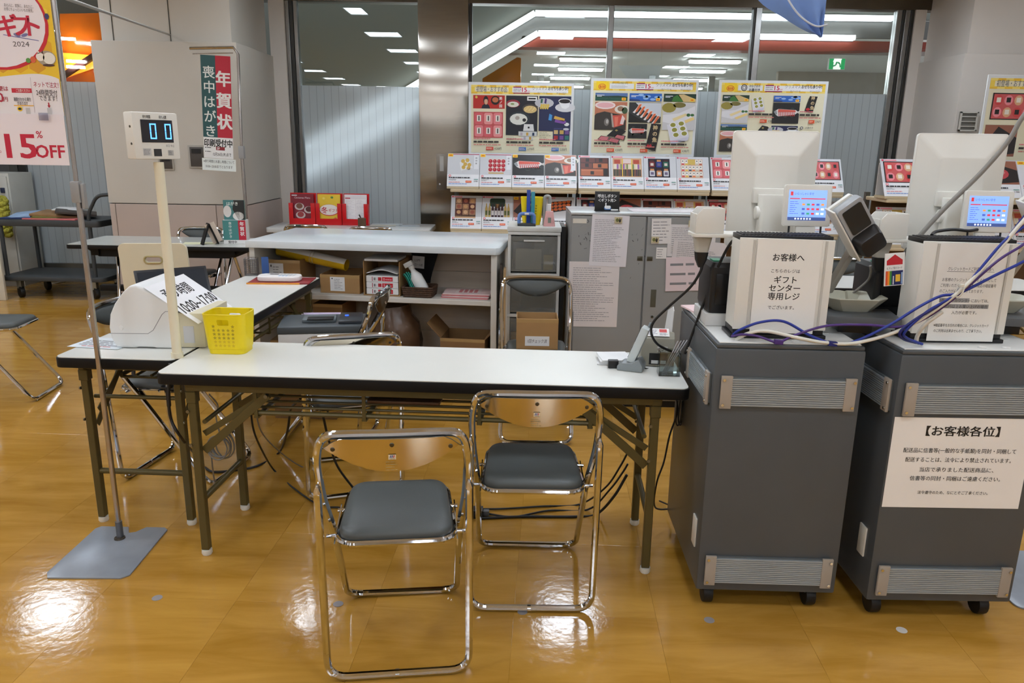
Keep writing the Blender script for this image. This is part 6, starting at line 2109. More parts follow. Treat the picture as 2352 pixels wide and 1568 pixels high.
        for i in range(6):
            for j in range(3):
                rc(.03+.163*i, .04+.325*j, .16+.163*i, .12+.325*j, [(206, 70, 70), (224, 180, 70), (60, 60, 80), (226, 120, 60), (200, 190, 170), (180, 90, 60)][i]); rc(.07+.163*i, .22+.325*j, .12+.163*i, .27+.325*j, (60, 60, 64))
        p.up(); rc(.32, .70, .66, .99, (206, 176, 90))
    elif kind == 'cookies':
        rc(0, 0, 1, 1, (66, 34, 30)); rc(0, -.08, 1, .08, (206, 166, 130)); p.up()
        for i in range(3):
            for j in range(3):
                p.rr(X(.03+.33*i), Z_(.10+.30*j), X(.33+.33*i), Z_(.38+.30*j), .03*W_, (170, 126, 96) if (i+j) % 3 else (96, 44, 40))
        p.up()
        for i in range(3):
            for j in range(3):
                el(.18+.33*i, .24+.30*j, .10, .10, [(206, 158, 110), (160, 90, 70), (220, 180, 140)][(i*2+j) % 3])
    elif kind == 'bottles':
        p.rr(X(.22), Z_(.55), X(.78), Z_(1.), .08*W_, (30, 52, 38)); p.up(); rc(.42, .48, .58, .70, (150, 110, 60))
        for k in range(8):
            u = .05+.115*k
            c = (190, 160, 90) if k in (0, 1, 6, 7) else (56, 26, 30)
            pg([(u, 0), (u+.095, 0), (u+.095, .45), (u+.065, .62), (u+.065, .72), (u+.03, .72), (u+.03, .62), (u, .45)], c)
        p.up()
        for k in range(8):
            u = .05+.115*k
            rc(u+.01, .10, u+.085, .34, (90, 100, 50) if k in (0, 1, 6, 7) else (222, 216, 216))
    elif kind == 'steak':
        rc(0, 0, 1, 1, (150, 96, 76)); p.up(); pg([(0, .3), (.4, .95), (1, .6), (1, .1), (.3, .0)], (40, 34, 34)); p.up(); el(.55, .45, .25, .25, (190, 70, 76)); el(.6, .50, .12, .1, (226, 150, 150))
    elif kind == 'sweets':
        rc(0, 0, 1, 1, (222, 222, 226)); p.up()
        for k in range(9):
            el(r.uniform(.1, .9), r.uniform(.12, .9), .11, .09, r.choice([(60, 46, 46), (226, 130, 120), (236, 160, 90), (90, 60, 90), (240, 190, 190), (222, 120, 60)]), 10)
        p.up()
        for k in range(4):
            el(.2+.2*k, r.uniform(.3, .7), .04, .03, (240, 236, 236), 8)
    elif kind == 'persimmon':
        rc(0, 0, 1, 1, (216, 216, 218)); p.up(); pg([(.05, .25), (.9, .45), (.95, .95), (.12, .85)], (40, 24, 22)); p.up()
        for i in range(5):
            for j in range(3):
                el(.20+.155*i, .42+.17*j+.03*i, .075, .075, (206, 100, 40), 10)
    return p

SHB = M('shelf_beige', (206, 190, 158), .5, noise=.03)
SHD = M('shelf_back_brown', (104, 74, 40), .6, noise=.06)
POST = M('shelf_post', (96, 94, 88), .4, .6)
BRD = M('board_white', (232, 233, 236), .4, noise=0)
def product_board(label, xl_, yb_, zb, w_, h_, tilt, kind, style, rz=0, grp='product boards on the gift shelves', seed=1):
    """tilted display box: white sloping face with a picture"""
    dy = math.sin(tilt)*h_
    t = thing('product_board', label, 'product board', (xl_, yb_, zb), rz, grp)
    face = MB().box(.002, 0, 0, w_-.002, .006, h_).build('face_board', BRD, t, rot=(-tilt, 0, 0), loc=(0, 0, .022), smooth=0)
    MB().box(.002, .001, 0, w_-.002, dy+.02, .0215).build('tray_foot', SHB, t, bevel=.002, seg=1)
    MB().box(.004, dy*.97+.009, .022, w_-.004, dy*.97+.015, h_*math.cos(tilt)*.97).build('back_board', BRD, t)
    p = Print()
    st = style
    zz = h_*.36
    if st != 'dark':
        p.rect(.004, zz, w_-.004, h_-.004, (206, 208, 212)).up()
    if st == 'crimson':
        p.rect(.006, h_-.012, w_-.006, h_-.005, (166, 30, 70))
    pic = {'box': (.14*w_, zz-.0, .80*w_, h_*.93), 'wide': (.06*w_, zz+.0, .94*w_, h_*.93), 'full': (.004, zz, w_-.004, h_-.004), 'crimson': (.25*w_, zz+.01, .80*w_, h_*.86), 'dark': (.004, zz, w_-.004, h_-.004)}[st]
    food(p, kind, *pic, seed=seed)
    p.up().up()
    if st in ('full', 'dark', 'crimson'):
        p.rect(.02*w_, h_*.90, .17*w_, h_*.985, (246, 200, 40)).up().rect(.05*w_, h_*.925, .14*w_, h_*.955, (214, 110, 40))
    else:
        p.rect(.03*w_, h_*.94, .08*w_, h_*.985, (200, 50, 80)).rect(.10*w_, h_*.94, .36*w_, h_*.98, (232, 150, 160))
    r = random.Random(seed*7+3)
    p.ell(.09*w_, h_*.315, .012, .012, (226, 120, 130), 10).up().ell(.09*w_, h_*.315, .006, .006, (240, 220, 220), 8)
    p.lines(.06*w_, h_*.235, .72*w_, h_*.285, 1, (50, 50, 54), seed, .7)
    p.lines(.06*w_, h_*.165, .30*w_, h_*.225, 2, (120, 120, 124), seed+1, .35).lines(.06*w_, h_*.105, .40*w_, h_*.145, 1, (214, 110, 120), seed+2, .4).lines(.06*w_, h_*.05, .62*w_, h_*.095, 1, (110, 150, 214), seed+3, .4)
    p.rect(.58*w_, h_*.11, .76*w_, h_*.17, (214, 74, 44)).rect(.83*w_, h_*.205, .96*w_, h_*.225, (90, 150, 140)).up()
    p.lines(.60*w_, h_*.125, .74*w_, h_*.155, 1, (250, 200, 160), seed+4, .5).text('3,980', .895*w_, h_*.135, h_*.06, (70, 70, 74), 0, wid=.12*w_)
    if st == 'crimson' or kind == 'shabu':
        p.rect(.82*w_, h_*.52, .965*w_, h_*.95, (226, 228, 232)).up().vtext('御神事', .89*w_, h_*.84, h_*.055, (60, 60, 70), 0, 1.5)
    p.build(face, 'print', (0, -.0002, 0))
    return t
YS = 7.12
TILT = .52
def shelf_unit(label, pxl, pxr, rows, yf=YS, zlip=None, pxlip=(1050, 438), closed=True):
    """gondola: posts, brown back boards, shelves with a rounded beige lip"""
    a, b = at(pxl, pxlip[1], yf), at(pxr, pxlip[1], yf)
    t = thing('display_shelf', label, 'shelf', (a.x, yf, 0), 0, 'gift display shelves')
    w_ = b.x-a.x
    for x in (.03, w_-.03):
        MB().box(x-.018, .40, 0, x+.018, .44, 1.13).build('post', POST, t)
    zs_ = []
    for k in range(rows):
        z = at((pxl+pxr)/2, pxlip[1]+.0155*((pxl+pxr)/2-pxlip[0]), yf).z-.385*k
        zs_.append(z)
        MB().prism(rrect(.002, -.0, w_-.002, .39, .02, 3), z-.012, z+.018).build('shelf', SHB, t, bevel=.008)
        MB().box(.06, .385, z-.30, w_-.06, .395, z-.013).build('back_board', SHD, t)
    MB().box(.02, .02, 0, w_-.02, .42, .12).build('plinth', SHB, t, bevel=.004)
    return t, a.x, w_, zs_
def fill(x0, w_, z, n, kinds, names, yf=YS, rz=0, where='upper shelf', h_=.335):
    bw = w_/n
    for i in range(n):
        if kinds[i] is None:
            continue
        k, st = kinds[i]
        product_board('board with %s, %s' % (names[i], where), x0+i*bw, yf+.004, z+.0185, bw, h_, TILT, k, st, seed=i+int(w_*100)+n)
u1 = shelf_unit('beige gift shelf behind the drawer tower, below the first food poster', 1033, 1325, 2)
u2 = shelf_unit('beige gift shelf behind the filing cabinet, below the second food poster', 1328, 1632, 2)
u3 = shelf_unit('beige gift shelf behind the left register monitor', 1635, 1940, 2)
fill(u1[1]-.03, u1[2]+.03, u1[3][0], 4, [('lafrance', 'crimson'), ('apples', 'crimson'), ('fish', 'dark'), ('shabu', 'full')], ['yellow pears in a box', 'red apples in a box', 'sliced fish on black', 'sliced meat over a dark pot'], where='shelf under the first poster')
fill(u2[1], u2[2], u2[3][0], 4, [('bacon', 'wide'), ('sticks', 'wide'), ('jars', 'box'), ('soups', 'box')], ['dark smoked meat packs', 'coffee sticks in gold frames', 'six jars on black', 'rows of soup packets'], where='shelf under the second poster')
fill(u3[1], u3[2], u3[3][0], 4, [('ham', 'wide'), ('hamdark', 'wide'), ('ham', 'wide'), ('hamdark', 'wide')], ['six ham packs beside the soup board', 'dark boxed hams hidden by the monitor', 'pink ham packs hidden by the monitor', 'red ham packs right of the monitor'], where='shelf behind the left register')
fill(u1[1]+.0, u1[2], u1[3][1], 4, [('cookies', 'box'), ('bottles', 'wide'), ('steak', 'full'), ('persimmon', 'wide')], ['assorted cookies', 'oil and sauce bottles', 'a raw steak', 'orange fruit in a black box'], where='lower shelf left of the cabinet')
fill(u2[1], u2[2], u2[3][1], 4, [('jars', 'box'), ('steak', 'full'), ('bacon', 'wide'), ('sticks', 'wide')], ['jars, mostly hidden by the black call sign', 'meat, top edge showing above the cabinet', 'smoked packs, top edge showing above the cabinet', 'sticks, at the right end above the cabinet'], where='lower shelf behind the cabinet')
fill(u3[1], u3[2], u3[3][1], 4, [('hamdark', 'wide'), ('ham', 'wide'), ('sweets', 'wide'), ('cookies', 'box')], ['hams beside the scanner cup', 'hams behind the register computer', 'sweets behind the card reader', 'cookies behind the card reader'], where='lower shelf behind the registers')
# right-hand shelf nearer the camera
YQ = 6.2
u4 = shelf_unit('beige gift shelf at the right against the warm wall', 2036, 2560, 2, YQ, pxlip=(2036, 462))
fill(u4[1]-.02, u4[2]+.02, u4[3][0], 5, [('hamdark', 'wide'), ('ham', 'wide'), ('steak', 'full'), ('sweets', 'full'), ('cookies', 'box')], ['pink and red hams at the left end', 'hams hidden by the right monitor', 'meat hidden by the right monitor', 'colourful sweets right of the monitor', 'cookies past the right edge'], YQ, where='right-hand shelf', h_=.33)
fill(u4[1], u4[2], u4[3][1], 5, [('soups', 'box'), ('jars', 'box'), ('ham', 'wide'), ('sticks', 'wide'), ('cookies', 'box')], ['soups behind the coin dish', 'jars behind the right register', 'hams behind the blue cables', 'sticks near the right edge', 'cookies outside the right edge'], YQ, where='lower right-hand shelf', h_=.33)

# ---------------------------------------------------------------- posters
def poster(label, pxs, y, draw, grp='food posters above the shelves', foot=True):
    (tlx, tly), (trx, try_), (blx, bly) = pxs
    tl, tr, bl = at(tlx, tly, y), at(trx, try_, y), at(blx, bly, y)
    w_, h_ = tr.x-tl.x, tl.z-bl.z
    t = thing('food_poster', label, 'poster', (bl.x, y, bl.z), 0, grp)
    MB().box(0, 0, 0, w_, .008, h_).build('frame_board', M('poster_frame', (226, 230, 232), .35, noise=0), t, bevel=.002, seg=1, smooth=0)
    p = Print()
    draw(p, w_, h_)
    p.build(t, 'print', (0, -.0004, 0))
    if foot:
        zfoot = foot-bl.z
        for k in (.15, .75):
            MB().box(w_*k-.015, -.006, zfoot, w_*k+.015, .014, .012).build('clip_foot', M('clip_clear', (206, 206, 200), .3), t)
    return t
def header(p, w_, h_, left):
    p.rect(.025, .025, w_-.025, h_-.025, (232, 226, 196)).up()
    zt_, zb_ = h_-.025, h_*.845
    p.rect(.025, zb_, w_-.025, zt_, (244, 214, 88)).up()
    r = random.Random(11)
    n = 16
    for i in range(n):
        c = (238, 190, 50) if i % 2 else (248, 224, 120)
        p.rect(.025+(w_-.05)*i/n, zt_-.018, .025+(w_-.05)*(i+1)/n, zt_, c).rect(.025+(w_-.05)*i/n, zb_, .025+(w_-.05)*(i+1)/n, zb_+.014, (248, 224, 120) if i % 2 else (240, 196, 60))
    p.up()
    zc = (zt_+zb_)/2
    if left == 'new':
        p.rect(w_*.06, zb_+.02, w_*.38, zt_-.022, (240, 232, 200)).up().text('初登場・おすすめ品', w_*.22, zc-.02, .058, (120, 120, 120), .01, wid=w_*.29)
    else:
        p.rect(w_*.05, zb_+.008, w_*.165, zt_-.004, (250, 214, 30)).up().ell(w_*.105, zc-.008, w_*.036, .026, (206, 70, 30), 18).up().ell(w_*.105, zc-.008, w_*.032, .022, (250, 190, 40), 18).up().text('食の幸', w_*.105, zc-.02, .028, (206, 60, 30), .02, wid=w_*.05)
        p.rect(w_*.175, zb_+.016, w_*.40, zt_-.02, (236, 238, 238)).up()
        if left == 'ok':
            p.ell(w_*.23, zc, w_*.028, .030, (40, 46, 60), 20).up().ell(w_*.23, zc, w_*.021, .0225, (236, 238, 238), 20).up().ell(w_*.23, zc, w_*.016, .017, (40, 46, 60), 20).up().ell(w_*.23, zc, w_*.011, .012, (236, 238, 238), 16)
            p.text('みなさまの', w_*.325, zc+.006, .028, (50, 50, 56), .006, wid=w_*.10).text('お墨付き', w_*.325, zc-.03, .030, (40, 40, 46), .015, wid=w_*.10)
        else:
            p.text('おいしさには物語がある。', w_*.27, zc+.018, .022, (70, 70, 70), 0, wid=w_*.15).lines(w_*.19, zb_+.022, w_*.385, zc+.006, 4, (140, 140, 144), 3, .3)
    p.rect(w_*.415, zb_+.016, w_*.945, zt_-.02, (240, 240, 242)).up()
    p.rect(w_*.425, zc+.018, w_*.50, zc+.028, (150, 40, 90)).rect(w_*.425, zc-.034, w_*.58, zc-.025, (150, 40, 90)).lines(w_*.425, zc-.018, w_*.50, zc+.014, 2, (120, 120, 124), 2, .35)
    p.text('15', w_*.53, zc-.018, .056, (206, 40, 70), .02, wid=w_*.045).text('%OFF', w_*.57, zc-.018, .018, (206, 40, 70), 0, wid=w_*.025)
    p.text('クリスマス', w_*.675, zc+.002, .036, (110, 110, 114), .0, wid=w_*.14).text('おせちも承り中!!', w_*.85, zc+.002, .038, (40, 40, 44), .02, wid=w_*.19)
    p.text('10.1〜12.14', w_*.70, zc-.032, .022, (120, 120, 124), 0, wid=w_*.09).text('10.1〜12.21', w_*.88, zc-.032, .022, (120, 120, 124), 0, wid=w_*.09)
def price(p, x, z, w_, col, txt, seed):
    p.lines(x, z+.10, x+w_*.16, z+.11, 1, (226, 120, 130), seed, .8).lines(x, z+.062, x+w_*.24, z+.09, 1, (60, 56, 50), seed+1, .6).lines(x, z+.038, x+w_*.26, z+.06, 1, (214, 130, 120), seed+2, .35)
    p.rect(x+w_*.12, z, x+w_*.19, z+.03, col).up().lines(x+w_*.125, z+.006, x+w_*.185, z+.024, 2, (250, 214, 190), seed+3, .45).text(txt, x+w_*.235, z+.006, .028, (70, 66, 60), .0, wid=w_*.065)
def poster1(p, w_, h_):
    header(p, w_, h_, 'new')
    y1 = h_*.825
    food(p, 'person', w_*.045, h_*.645, w_*.345, y1)
    food(p, 'ham', w_*.05, h_*.245, w_*.33, h_*.60, 3)
    food(p, 'bowls', w_*.358, h_*.285, w_*.660, y1)
    food(p, 'coffee', w_*.672, h_*.35, w_*.975, y1)
    food(p, 'noodlebox', w_*.48, h_*.23, w_*.655, h_*.44)
    food(p, 'coffeebox', w_*.81, h_*.22, w_*.97, h_*.40)
    p.up()
    for i, (c, s) in enumerate((((214, 70, 56), '4,500円'), ((60, 120, 190), '2,975円'), ((60, 120, 190), '2,550円'))):
        price(p, w_*(.05+.315*i), h_*.075, w_, c, s, i*5+2)
    p.lines(w_*.68, h_*.23, w_*.79, h_*.34, 5, (150, 146, 120), 3, .3).lines(w_*.365, h_*.215, w_*.47, h_*.27, 3, (150, 146, 120), 4, .3)
def poster2(p, w_, h_):
    header(p, w_, h_, 'story')
    for i, k in enumerate(('field', 'sky', 'path')):
        food(p, k, w_*(.045+.318*i), h_*.715, w_*(.345+.318*i), h_*.815, i+2)
    food(p, 'shabu', w_*.045, h_*.34, w_*.345, h_*.70)
    food(p, 'salmon', w_*.363, h_*.44, w_*.662, h_*.70)
    food(p, 'dessert', w_*.682, h_*.35, w_*.98, h_*.70)
    food(p, 'fish', w_*.363, h_*.235, w_*.54, h_*.425, 4)
    food(p, 'meatbox', w_*.08, h_*.15, w_*.345, h_*.37)
    food(p, 'blackbox', w_*.53, h_*.07, w_*.67, h_*.43)
    food(p, 'pears', w_*.70, h_*.16, w_*.94, h_*.48)
    p.up()
    for i, s in enumerate(('4,500円', '5,990円', '4,980円')):
        price(p, w_*(.05+.315*i), h_*.055, w_, (224, 84, 40), s, i*5+3)
def poster3(p, w_, h_):
    header(p, w_, h_, 'ok')
    food(p, 'path', w_*.04, h_*.73, w_*.285, h_*.81)
    food(p, 'dessert', w_*.04, h_*.45, w_*.285, h_*.72)
    food(p, 'pears', w_*.29, h_*.58, w_*.43, h_*.80)
    food(p, 'sky', w_*.51, h_*.73, w_*.755, h_*.81, 5)
    food(p, 'fish', w_*.51, h_*.455, w_*.755, h_*.72, 6)
    food(p, 'blackbox', w_*.80, h_*.60, w_*.91, h_*.81)
    food(p, 'field', w_*.04, h_*.355, w_*.285, h_*.435)
    food(p, 'shabu', w_*.04, h_*.08, w_*.285, h_*.345)
    food(p, 'meatbox', w_*.30, h_*.20, w_*.50, h_*.43)
    food(p, 'coffee', w_*.51, h_*.16, w_*.755, h_*.425)
    p.up()
    price(p, w_*.29, h_*.46, w_*.9, (224, 84, 40), '4,980円', 4)
    price(p, w_*.76, h_*.46, w_*.75, (224, 84, 40), '5,990円', 9)
    p.ell(w_*.79, h_*.40, .014, .014, (60, 66, 90), 14).up().ell(w_*.79, h_*.40, .008, .008, (232, 226, 200), 12).text('お墨付き', w_*.86, h_*.39, .022, (60, 60, 66), 0, wid=w_*.07)
def poster4(p, w_, h_):
    header(p, w_, h_, 'new')
    food(p, 'hamdark', w_*.06, h_*.50, w_*.40, h_*.80, 2)
    food(p, 'steak', w_*.02+.02, h_*.08, w_*.30, h_*.44, 2)
    food(p, 'noodlebox', w_*.36, h_*.25, w_*.56, h_*.42)
    food(p, 'sweets', w_*.60, h_*.30, w_*.95, h_*.80, 2)
    p.up()
    price(p, w_*.43, h_*.50, w_*.6, (214, 70, 56), '5,400円', 3)
    price(p, w_*.33, h_*.07, w_*.6, (214, 70, 56), '3,240円', 8)
    p.vtext('国産豚肉使用', w_*.45, h_*.74, .03, (60, 60, 60), 0, 1.05)
zs1 = u1[3][0]+.018
poster('yellow bordered food poster with hams and soup bowls, first from the left', ((1081, 188), (1324, 193), (1076, 356)), 7.49, poster1, foot=zs1)
poster('yellow bordered food poster with salmon and green pears, second from the left', ((1357, 179), (1605, 187), (1351, 357)), 7.49, poster2, foot=zs1)
poster('yellow bordered food poster partly hidden by the left register monitor', ((1643, 183), (1894, 186), (1639, 361)), 7.49, poster3, foot=zs1)
poster('yellow bordered food poster at the right edge of the picture', ((2246, 171), (2540, 176), (2238, 374)), 6.57, poster4, foot=u4[3][0]+.018)

# blue hanging cloth banner
YC = 5.2
g = []
top = [at(1745, -60, YC), at(1912, -60, YC)]
e0 = spline([at(1700, -70, YC), at(1745, 0, YC), at(1800, 38, YC), at(1850, 70, YC), at(1884, 84, YC)], 5)
e1 = spline([at(1925, -70, YC), at(1908, -40, YC), at(1900, 0, YC), at(1893, 45, YC), at(1886, 86, YC)], 5)
rows = []
for k in range(len(e0)):
    rows.append([e0[k].lerp(e1[k], i/10)+Vector((0, .02*math.sin(i*1.3+k*.2), 0)) for i in range(11)])
t = thing('cloth_banner', 'blue cloth banner corner hanging in at the top', 'cloth banner', (0, 0, 0))
b0 = e0[-1].copy()
t.location = b0
MB().sheet([[q-b0 for q in r_] for r_ in rows[::-1]], .002).build('cloth', M('cloth_blue', (122, 154, 212), .7, noise=.15, scale=2.5), t, smooth=70)
wl = [q-b0+Vector((0, -.03, 0)) for q in spline([at(1800, -10, YC), at(1822, 25, YC), at(1845, 48, YC), at(1872, 62, YC), at(1896, 58, YC)], 6)]
MB().tube(wl, .006, 6).build('piping', M('cloth_white', (214, 220, 230), .7), t)
MB().cyl(top[0]-b0+Vector((-.2, 0, HC-top[0].z-.10)), top[1]-b0+Vector((.2, 0, HC-top[1].z-.10)), .012).build('rail', STEELP, t)
for q in (top[0], top[1]):
    MB().cyl(q-b0+Vector((0, 0, 0)), Vector((q.x, YC, HC-.001))-b0, .003).build('cord', STEELP, t)
# ================================================================ cables and floor marks
BLK = M('cable_black', (20, 20, 21), .45)
BLUE = M('cable_blue', (28, 48, 140), .4)
NAVY = M('cable_navy', (24, 32, 104), .4)
PURP = M('cable_purple', (70, 42, 112), .4)
WHT = M('cable_white', (214, 212, 202), .45)
GRYC = M('cable_grey', (128, 124, 118), .45)
def cable(name, label, pts, r, mat, n=7, cat='cable', grp=None):
    """pts: (px, py, y) pixel points at a given distance, or Vectors"""
    P = [at(*q) if isinstance(q, tuple) else q for q in pts]
    b = P[0].copy()
    o = MB().tube([q-b for q in spline(P, 7)], r, n).build(name, mat, loc=b, smooth=70)
    return tag(o, label, cat, grp)
gp = 'network cables over the registers'
cable('network_cable', 'blue network cable arching over the left register computer front', [(1684, 768, 2.24), (1700, 757, 2.225), (1745, 740, 2.22), (1800, 738, 2.22), (1860, 770, 2.20), (1905, 788, 2.19)], .0042, BLUE, grp=gp)
o = cable('network_cable', 'blue network cable sweeping up to the right from the navy plug', [(1918, 789, 2.19), (1960, 785, 2.19), (2040, 748, 2.18), (2110, 705, 2.17), (2160, 680, 2.16), (2205, 672, 2.13), (2290, 630, 2.13), (2352, 600, 2.13), (2420, 560, 2.13)], .0042, BLUE, grp=gp)
cable('network_cable', 'purple network cable running along the left register top', [(1680, 772, 2.24), (1705, 768, 2.22), (1740, 772, 2.21), (1780, 786, 2.19)], .0038, PURP, grp=gp)
cable('network_cable', 'purple network cable crossing to the right register', [(1797, 783, 2.19), (1830, 768, 2.20), (1900, 748, 2.20), (1990, 746, 2.19), (2070, 750, 2.18), (2130, 728, 2.16), (2200, 678, 2.13), (2290, 600, 2.13), (2352, 560, 2.13), (2420, 500, 2.13)], .0038, PURP, grp=gp)
cable('network_cable', 'thick white cable lying across both register tops', [(1690, 780, 2.24), (1720, 765, 2.22), (1760, 760, 2.21), (1830, 775, 2.195), (1890, 786, 2.19), (1960, 788, 2.185), (2050, 765, 2.18), (2120, 730, 2.16), (2205, 668, 2.12), (2280, 590, 2.12), (2352, 505, 2.12), (2420, 430, 2.12)], .0055, WHT, grp=gp)
cable('network_cable', 'navy cable looping out of the right register top', [(2110, 788, 2.20), (2075, 778, 2.18), (2068, 762, 2.17), (2100, 735, 2.16), (2203, 670, 2.125), (2270, 600, 2.125), (2320, 540, 2.125), (2352, 498, 2.125), (2420, 420, 2.125)], .0045, NAVY, grp=gp)
cable('network_cable', 'second navy cable in the bundle on the right register', [(2118, 790, 2.20), (2082, 776, 2.175), (2080, 760, 2.165), (2130, 715, 2.15), (2208, 666, 2.12), (2300, 560, 2.12), (2352, 520, 2.12), (2420, 470, 2.12)], .0042, BLUE, grp=gp)
cable('network_cable', 'short white cable rising from the right register top', [(2104, 788, 2.20), (2108, 770, 2.19), (2125, 745, 2.17), (2165, 715, 2.15)], .006, WHT, grp=gp)
for nm, lab, px, py, mt_ in (('cable_plug', 'purple cable joint on the left register edge', 1788, 785, PURP), ('cable_plug', 'navy cable joint on the left register edge', 1912, 789, NAVY)):
    a = at(px, py, 2.19)
    o = MB().box(-.013, -.007, -.007, .013, .007, .007).build(nm, mt_, loc=a, rot=(0, .1, 0), bevel=.002)
    tag(o, lab, 'plug', 'cable joints')
a = at(2206, 670, 2.115)
t_ = thing('cable_tie', 'white cable tie around the blue cable bundle', 'cable tie', a)
MB().tube([(.006*math.cos(k), -.016*math.sin(k)+.005, .016*math.cos(k)) for k in [2*PI*i/12 for i in range(12)]], .0022, 5, closed=True).build('band', WHT, t_)
MB().box(-.012, -.016, .016, .0, -.006, .024).build('head', WHT, t_, bevel=.001)
cable('thick_grey_cable', 'thick grey cable hanging diagonally across the right monitor', [(2420, 190, 2.44), (2352, 265, 2.44), (2315, 325, 2.44), (2250, 400, 2.44), (2170, 478, 2.44), (2105, 550, 2.44), (2060, 610, 2.46), (2020, 665, 2.48), (1993, 705, 2.50)], .0075, GRYC)
cable('black_cable', 'black cable curving behind the right register computer', [(2108, 560, 2.48), (2085, 570, 2.50), (2070, 600, 2.52), (2050, 650, 2.52), (2010, 720, 2.50), (1998, 745, 2.50)], .005, BLK)
cable('black_cable', 'black cable from the right customer screen to the computer top', [(2140, 540, 2.33), (2150, 532, 2.36), (2190, 527, 2.38), (2225, 530, 2.39), (2245, 527, 2.40)], .005, BLK)
cable('scanner_cable', 'black scanner cable looping down to the table end', [(1615, 600, 2.45), (1608, 625, 2.45), (1585, 660, 2.47), (1535, 705, 2.52), (1502, 738, 2.54), (1496, 765, 2.55), (1510, 790, 2.56), (1540, 806, 2.575), (1552, 812, 2.58)], .0045, BLK)
cable('black_cable', 'black cable from the left register computer down to the acrylic box', [(1698, 549, 2.36), (1680, 556, 2.38), (1655, 600, 2.42), (1630, 660, 2.46), (1605, 725, 2.50), (1585, 780, 2.525), (1573, 812, 2.53)], .0045, BLK)
cable('card_reader_cable', 'grey cable under the card reader tag', [(1999, 610, 2.44), (2000, 625, 2.45), (1992, 645, 2.48), (1960, 672, 2.50), (1935, 690, 2.50), (1925, 700, 2.50)], .004, GRYC)
cable('phone_cable', 'thin black cord from the phone cradle to the slip printer', [(1478, 845, 2.60), (1490, 846, 2.62), (1498, 838, 2.66), (1490, 822, 2.70), (1478, 815, 2.72)], .0025, BLK)
# under the tables
def fl(px, py, z=.006):
    return az(px, py, z)
gf = 'black cords under the tables'
cable('power_cable', 'black cord hanging from the display pole and lying across to the printer chair', [(390, 835, 2.60), (388, 900, 2.60), (392, 960, 2.60), (420, 1010, 2.66), fl(455, 1050), fl(480, 1080), fl(520, 1082), fl(590, 1070), Vector(fl(640, 1040)), at(660, 990, 3.1), at(668, 940, 2.95), at(690, 915, 2.75)], .0055, BLK, grp=gf)
cable('power_cable', 'thin black cord hanging behind the long table at left', [at(575, 930, 2.75), at(582, 985, 2.8), at(600, 1030, 2.95), fl(630, 1080), fl(680, 1125), fl(735, 1160), fl(780, 1165)], .004, BLK, grp=gf)
cable('power_cable', 'thin grey cord beside the black cord under the long table', [at(585, 930, 2.78), at(600, 990, 2.9), at(640, 1035, 3.1), fl(690, 1070), fl(740, 1085)], .003, GRYC, grp=gf)
cable('power_cable', 'black cord dropping behind the nearest chair backrest', [at(742, 955, 2.85), at(755, 1010, 2.9), at(775, 1070, 3.0), fl(815, 1125)], .005, BLK, grp=gf)
cable('power_cable', 'upper black cord from the floor plug to the right table leg', [fl(1090, 1168), fl(1150, 1168), fl(1250, 1162), fl(1330, 1158), at(1390, 1120, 2.85), at(1425, 1070, 2.80), at(1447, 1028, 2.79)], .004, BLK, grp=gf)
cable('power_cable', 'middle black cord from the floor plug to the right table leg', [fl(1110, 1178), fl(1180, 1186), fl(1260, 1172), fl(1350, 1170), at(1400, 1125, 2.82), at(1430, 1085, 2.79), at(1442, 1065, 2.785)], .004, BLK, grp=gf)
cable('power_cable', 'lower thick black cord from the floor plug to the right table leg', [fl(1100, 1190), fl(1200, 1186), fl(1320, 1186), fl(1370, 1180), at(1410, 1140, 2.80), at(1440, 1090, 2.79)], .0055, BLK, grp=gf)
t_ = thing('power_plug', 'black power plug block lying on the floor behind the chairs', 'plug', az(1098, 1185, 0))
MB().box(-.035, -.025, 0, .02, .025, .035).build('block', PLB, t_, bevel=.004)
MB().box(.0205, -.012, .006, .045, .012, .028).build('connector', M('plug_grey', (84, 86, 88), .5), t_, bevel=.003)
o = MB().box(-.008, -.02, 0, .008, .02, .29).build('power_strip', M('strip_grey', (120, 122, 122), .5), loc=(.505, 2.80, .17), bevel=.003)
tag(o, 'grey power strip fixed upright to the rear right table leg', 'power strip')
cable('power_cable', 'black cord between the table leg and the register side', [at(1555, 915, 2.62), at(1555, 950, 2.62), at(1538, 1000, 2.62), at(1525, 1060, 2.62), at(1508, 1110, 2.64), fl(1505, 1165, .1), fl(1545, 1165, .06), fl(1515, 1150, .01)], .0035, BLK, grp=gf)
a = at(1562, 950, 2.60)
mb = MB()
for k in range(3):
    mb.tube(spline([(-.012+.01*k, .004*k, .05), (-.014+.01*k, .004*k, -.02), (-.006+.01*k, .004*k, -.045), (.004+.01*k, .004*k, -.02), (.004+.01*k, .004*k, .05)], 5), .003, 6)
o = mb.build('coiled_cable', BLK, loc=a, smooth=70)
tag(o, 'looped black cord hanging below the long table beside the register', 'cable')
mb = MB()
c = at(508, 1025, 2.72)
r = random.Random(12)
for k in range(6):
    ra, rb_ = .038+r.uniform(-.006, .006), .048+r.uniform(-.008, .006)
    mb.tube([(ra*math.cos(q)+r.uniform(-.001, .001)+.004*k-.01, .006*k-.015, rb_*math.sin(q)) for q in [2*PI*i/20 for i in range(20)]], .0028, 6, closed=True)
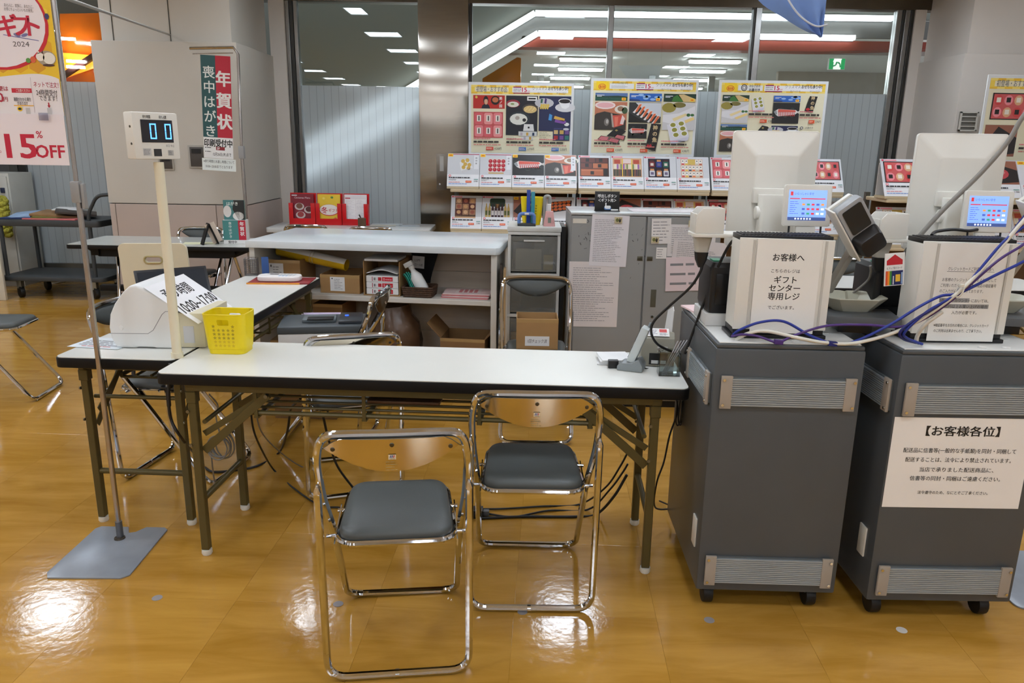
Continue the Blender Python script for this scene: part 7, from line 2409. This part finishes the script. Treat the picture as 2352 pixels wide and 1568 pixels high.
t_ = thing('coiled_cable', 'coiled grey cable hanging below the corner of the long table', 'cable', c)
mb.build('coil', GRYC, t_, smooth=70)
MB().tube(spline([Vector((0, 0, .045)), Vector((-.01, .0, .12)), at(500, 930, 2.72)-c, at(480, 905, 2.70)-c], 6), .003, 6).build('lead', GRYC, t_)
MB().tube(spline([Vector((-.035, 0, .0)), at(485, 1040, 2.74)-c, at(492, 1100, 2.80)-c, at(500, 1118, 2.85)-c], 6), .003, 6).build('tail', GRYC, t_)
cable('wall_cable', 'white cord lying on the floor under the trolley', [az(50, 650, .006), az(60, 640, .006), az(85, 637, .006), az(120, 650, .006), az(150, 645, .006)], .008, WHT)
# pole cable and clamp at the left table corner
cl_ = thing('table_clamp', 'black clamp screw under the left table corner', 'clamp', at(385, 897, 2.62))
MB().cyl((0, 0, .012), (0, 0, .02), .022, n=16).build('knob', PLB, cl_, bevel=.003)
MB().cyl((0, 0, .02), (0, 0, .055), .006).build('screw', CHROME, cl_)
MB().box(-.006, -.006, -.06, .006, .006, .0115).build('grip', PLB, cl_, bevel=.002)
# round floor stickers
for i, (px, py) in enumerate(((361, 1373), (777, 1387), (1200, 1405), (1629, 1424), (2071, 1447))):
    a = az(px, py, 0)
    o = MB().cyl((0, 0, .0004), (0, 0, .0014), .0165, n=24).build('floor_dot', M('dot_grey_%d' % (i == 4), ((148, 142, 142), (214, 210, 206))[i == 4], .5), loc=(a.x, a.y, 0))
    tag(o, ['round grey floor dot left of the nearest chair', 'round grey floor dot inside the nearest chair legs', 'round grey floor dot under the rear bar of the second chair', 'round grey floor dot in front of the left register cabinet', 'round white floor dot in front of the right register cabinet'][i], 'floor sticker', 'round floor stickers')
# another stand base at the right edge
t_ = thing('banner_stand', 'grey base plate and leg of another stand at the right edge', 'stand', (1.86, 2.42, 0))
MB().prism(rrect(-.17, -.19, .17, .19, .03), 0, .006).build('base_plate', M('base_grey_steel'), t_, bevel=.002)
MB().cyl((.05, 0, .0065), (.05, 0, 1.2), .010).build('tube', STEELP, t_)
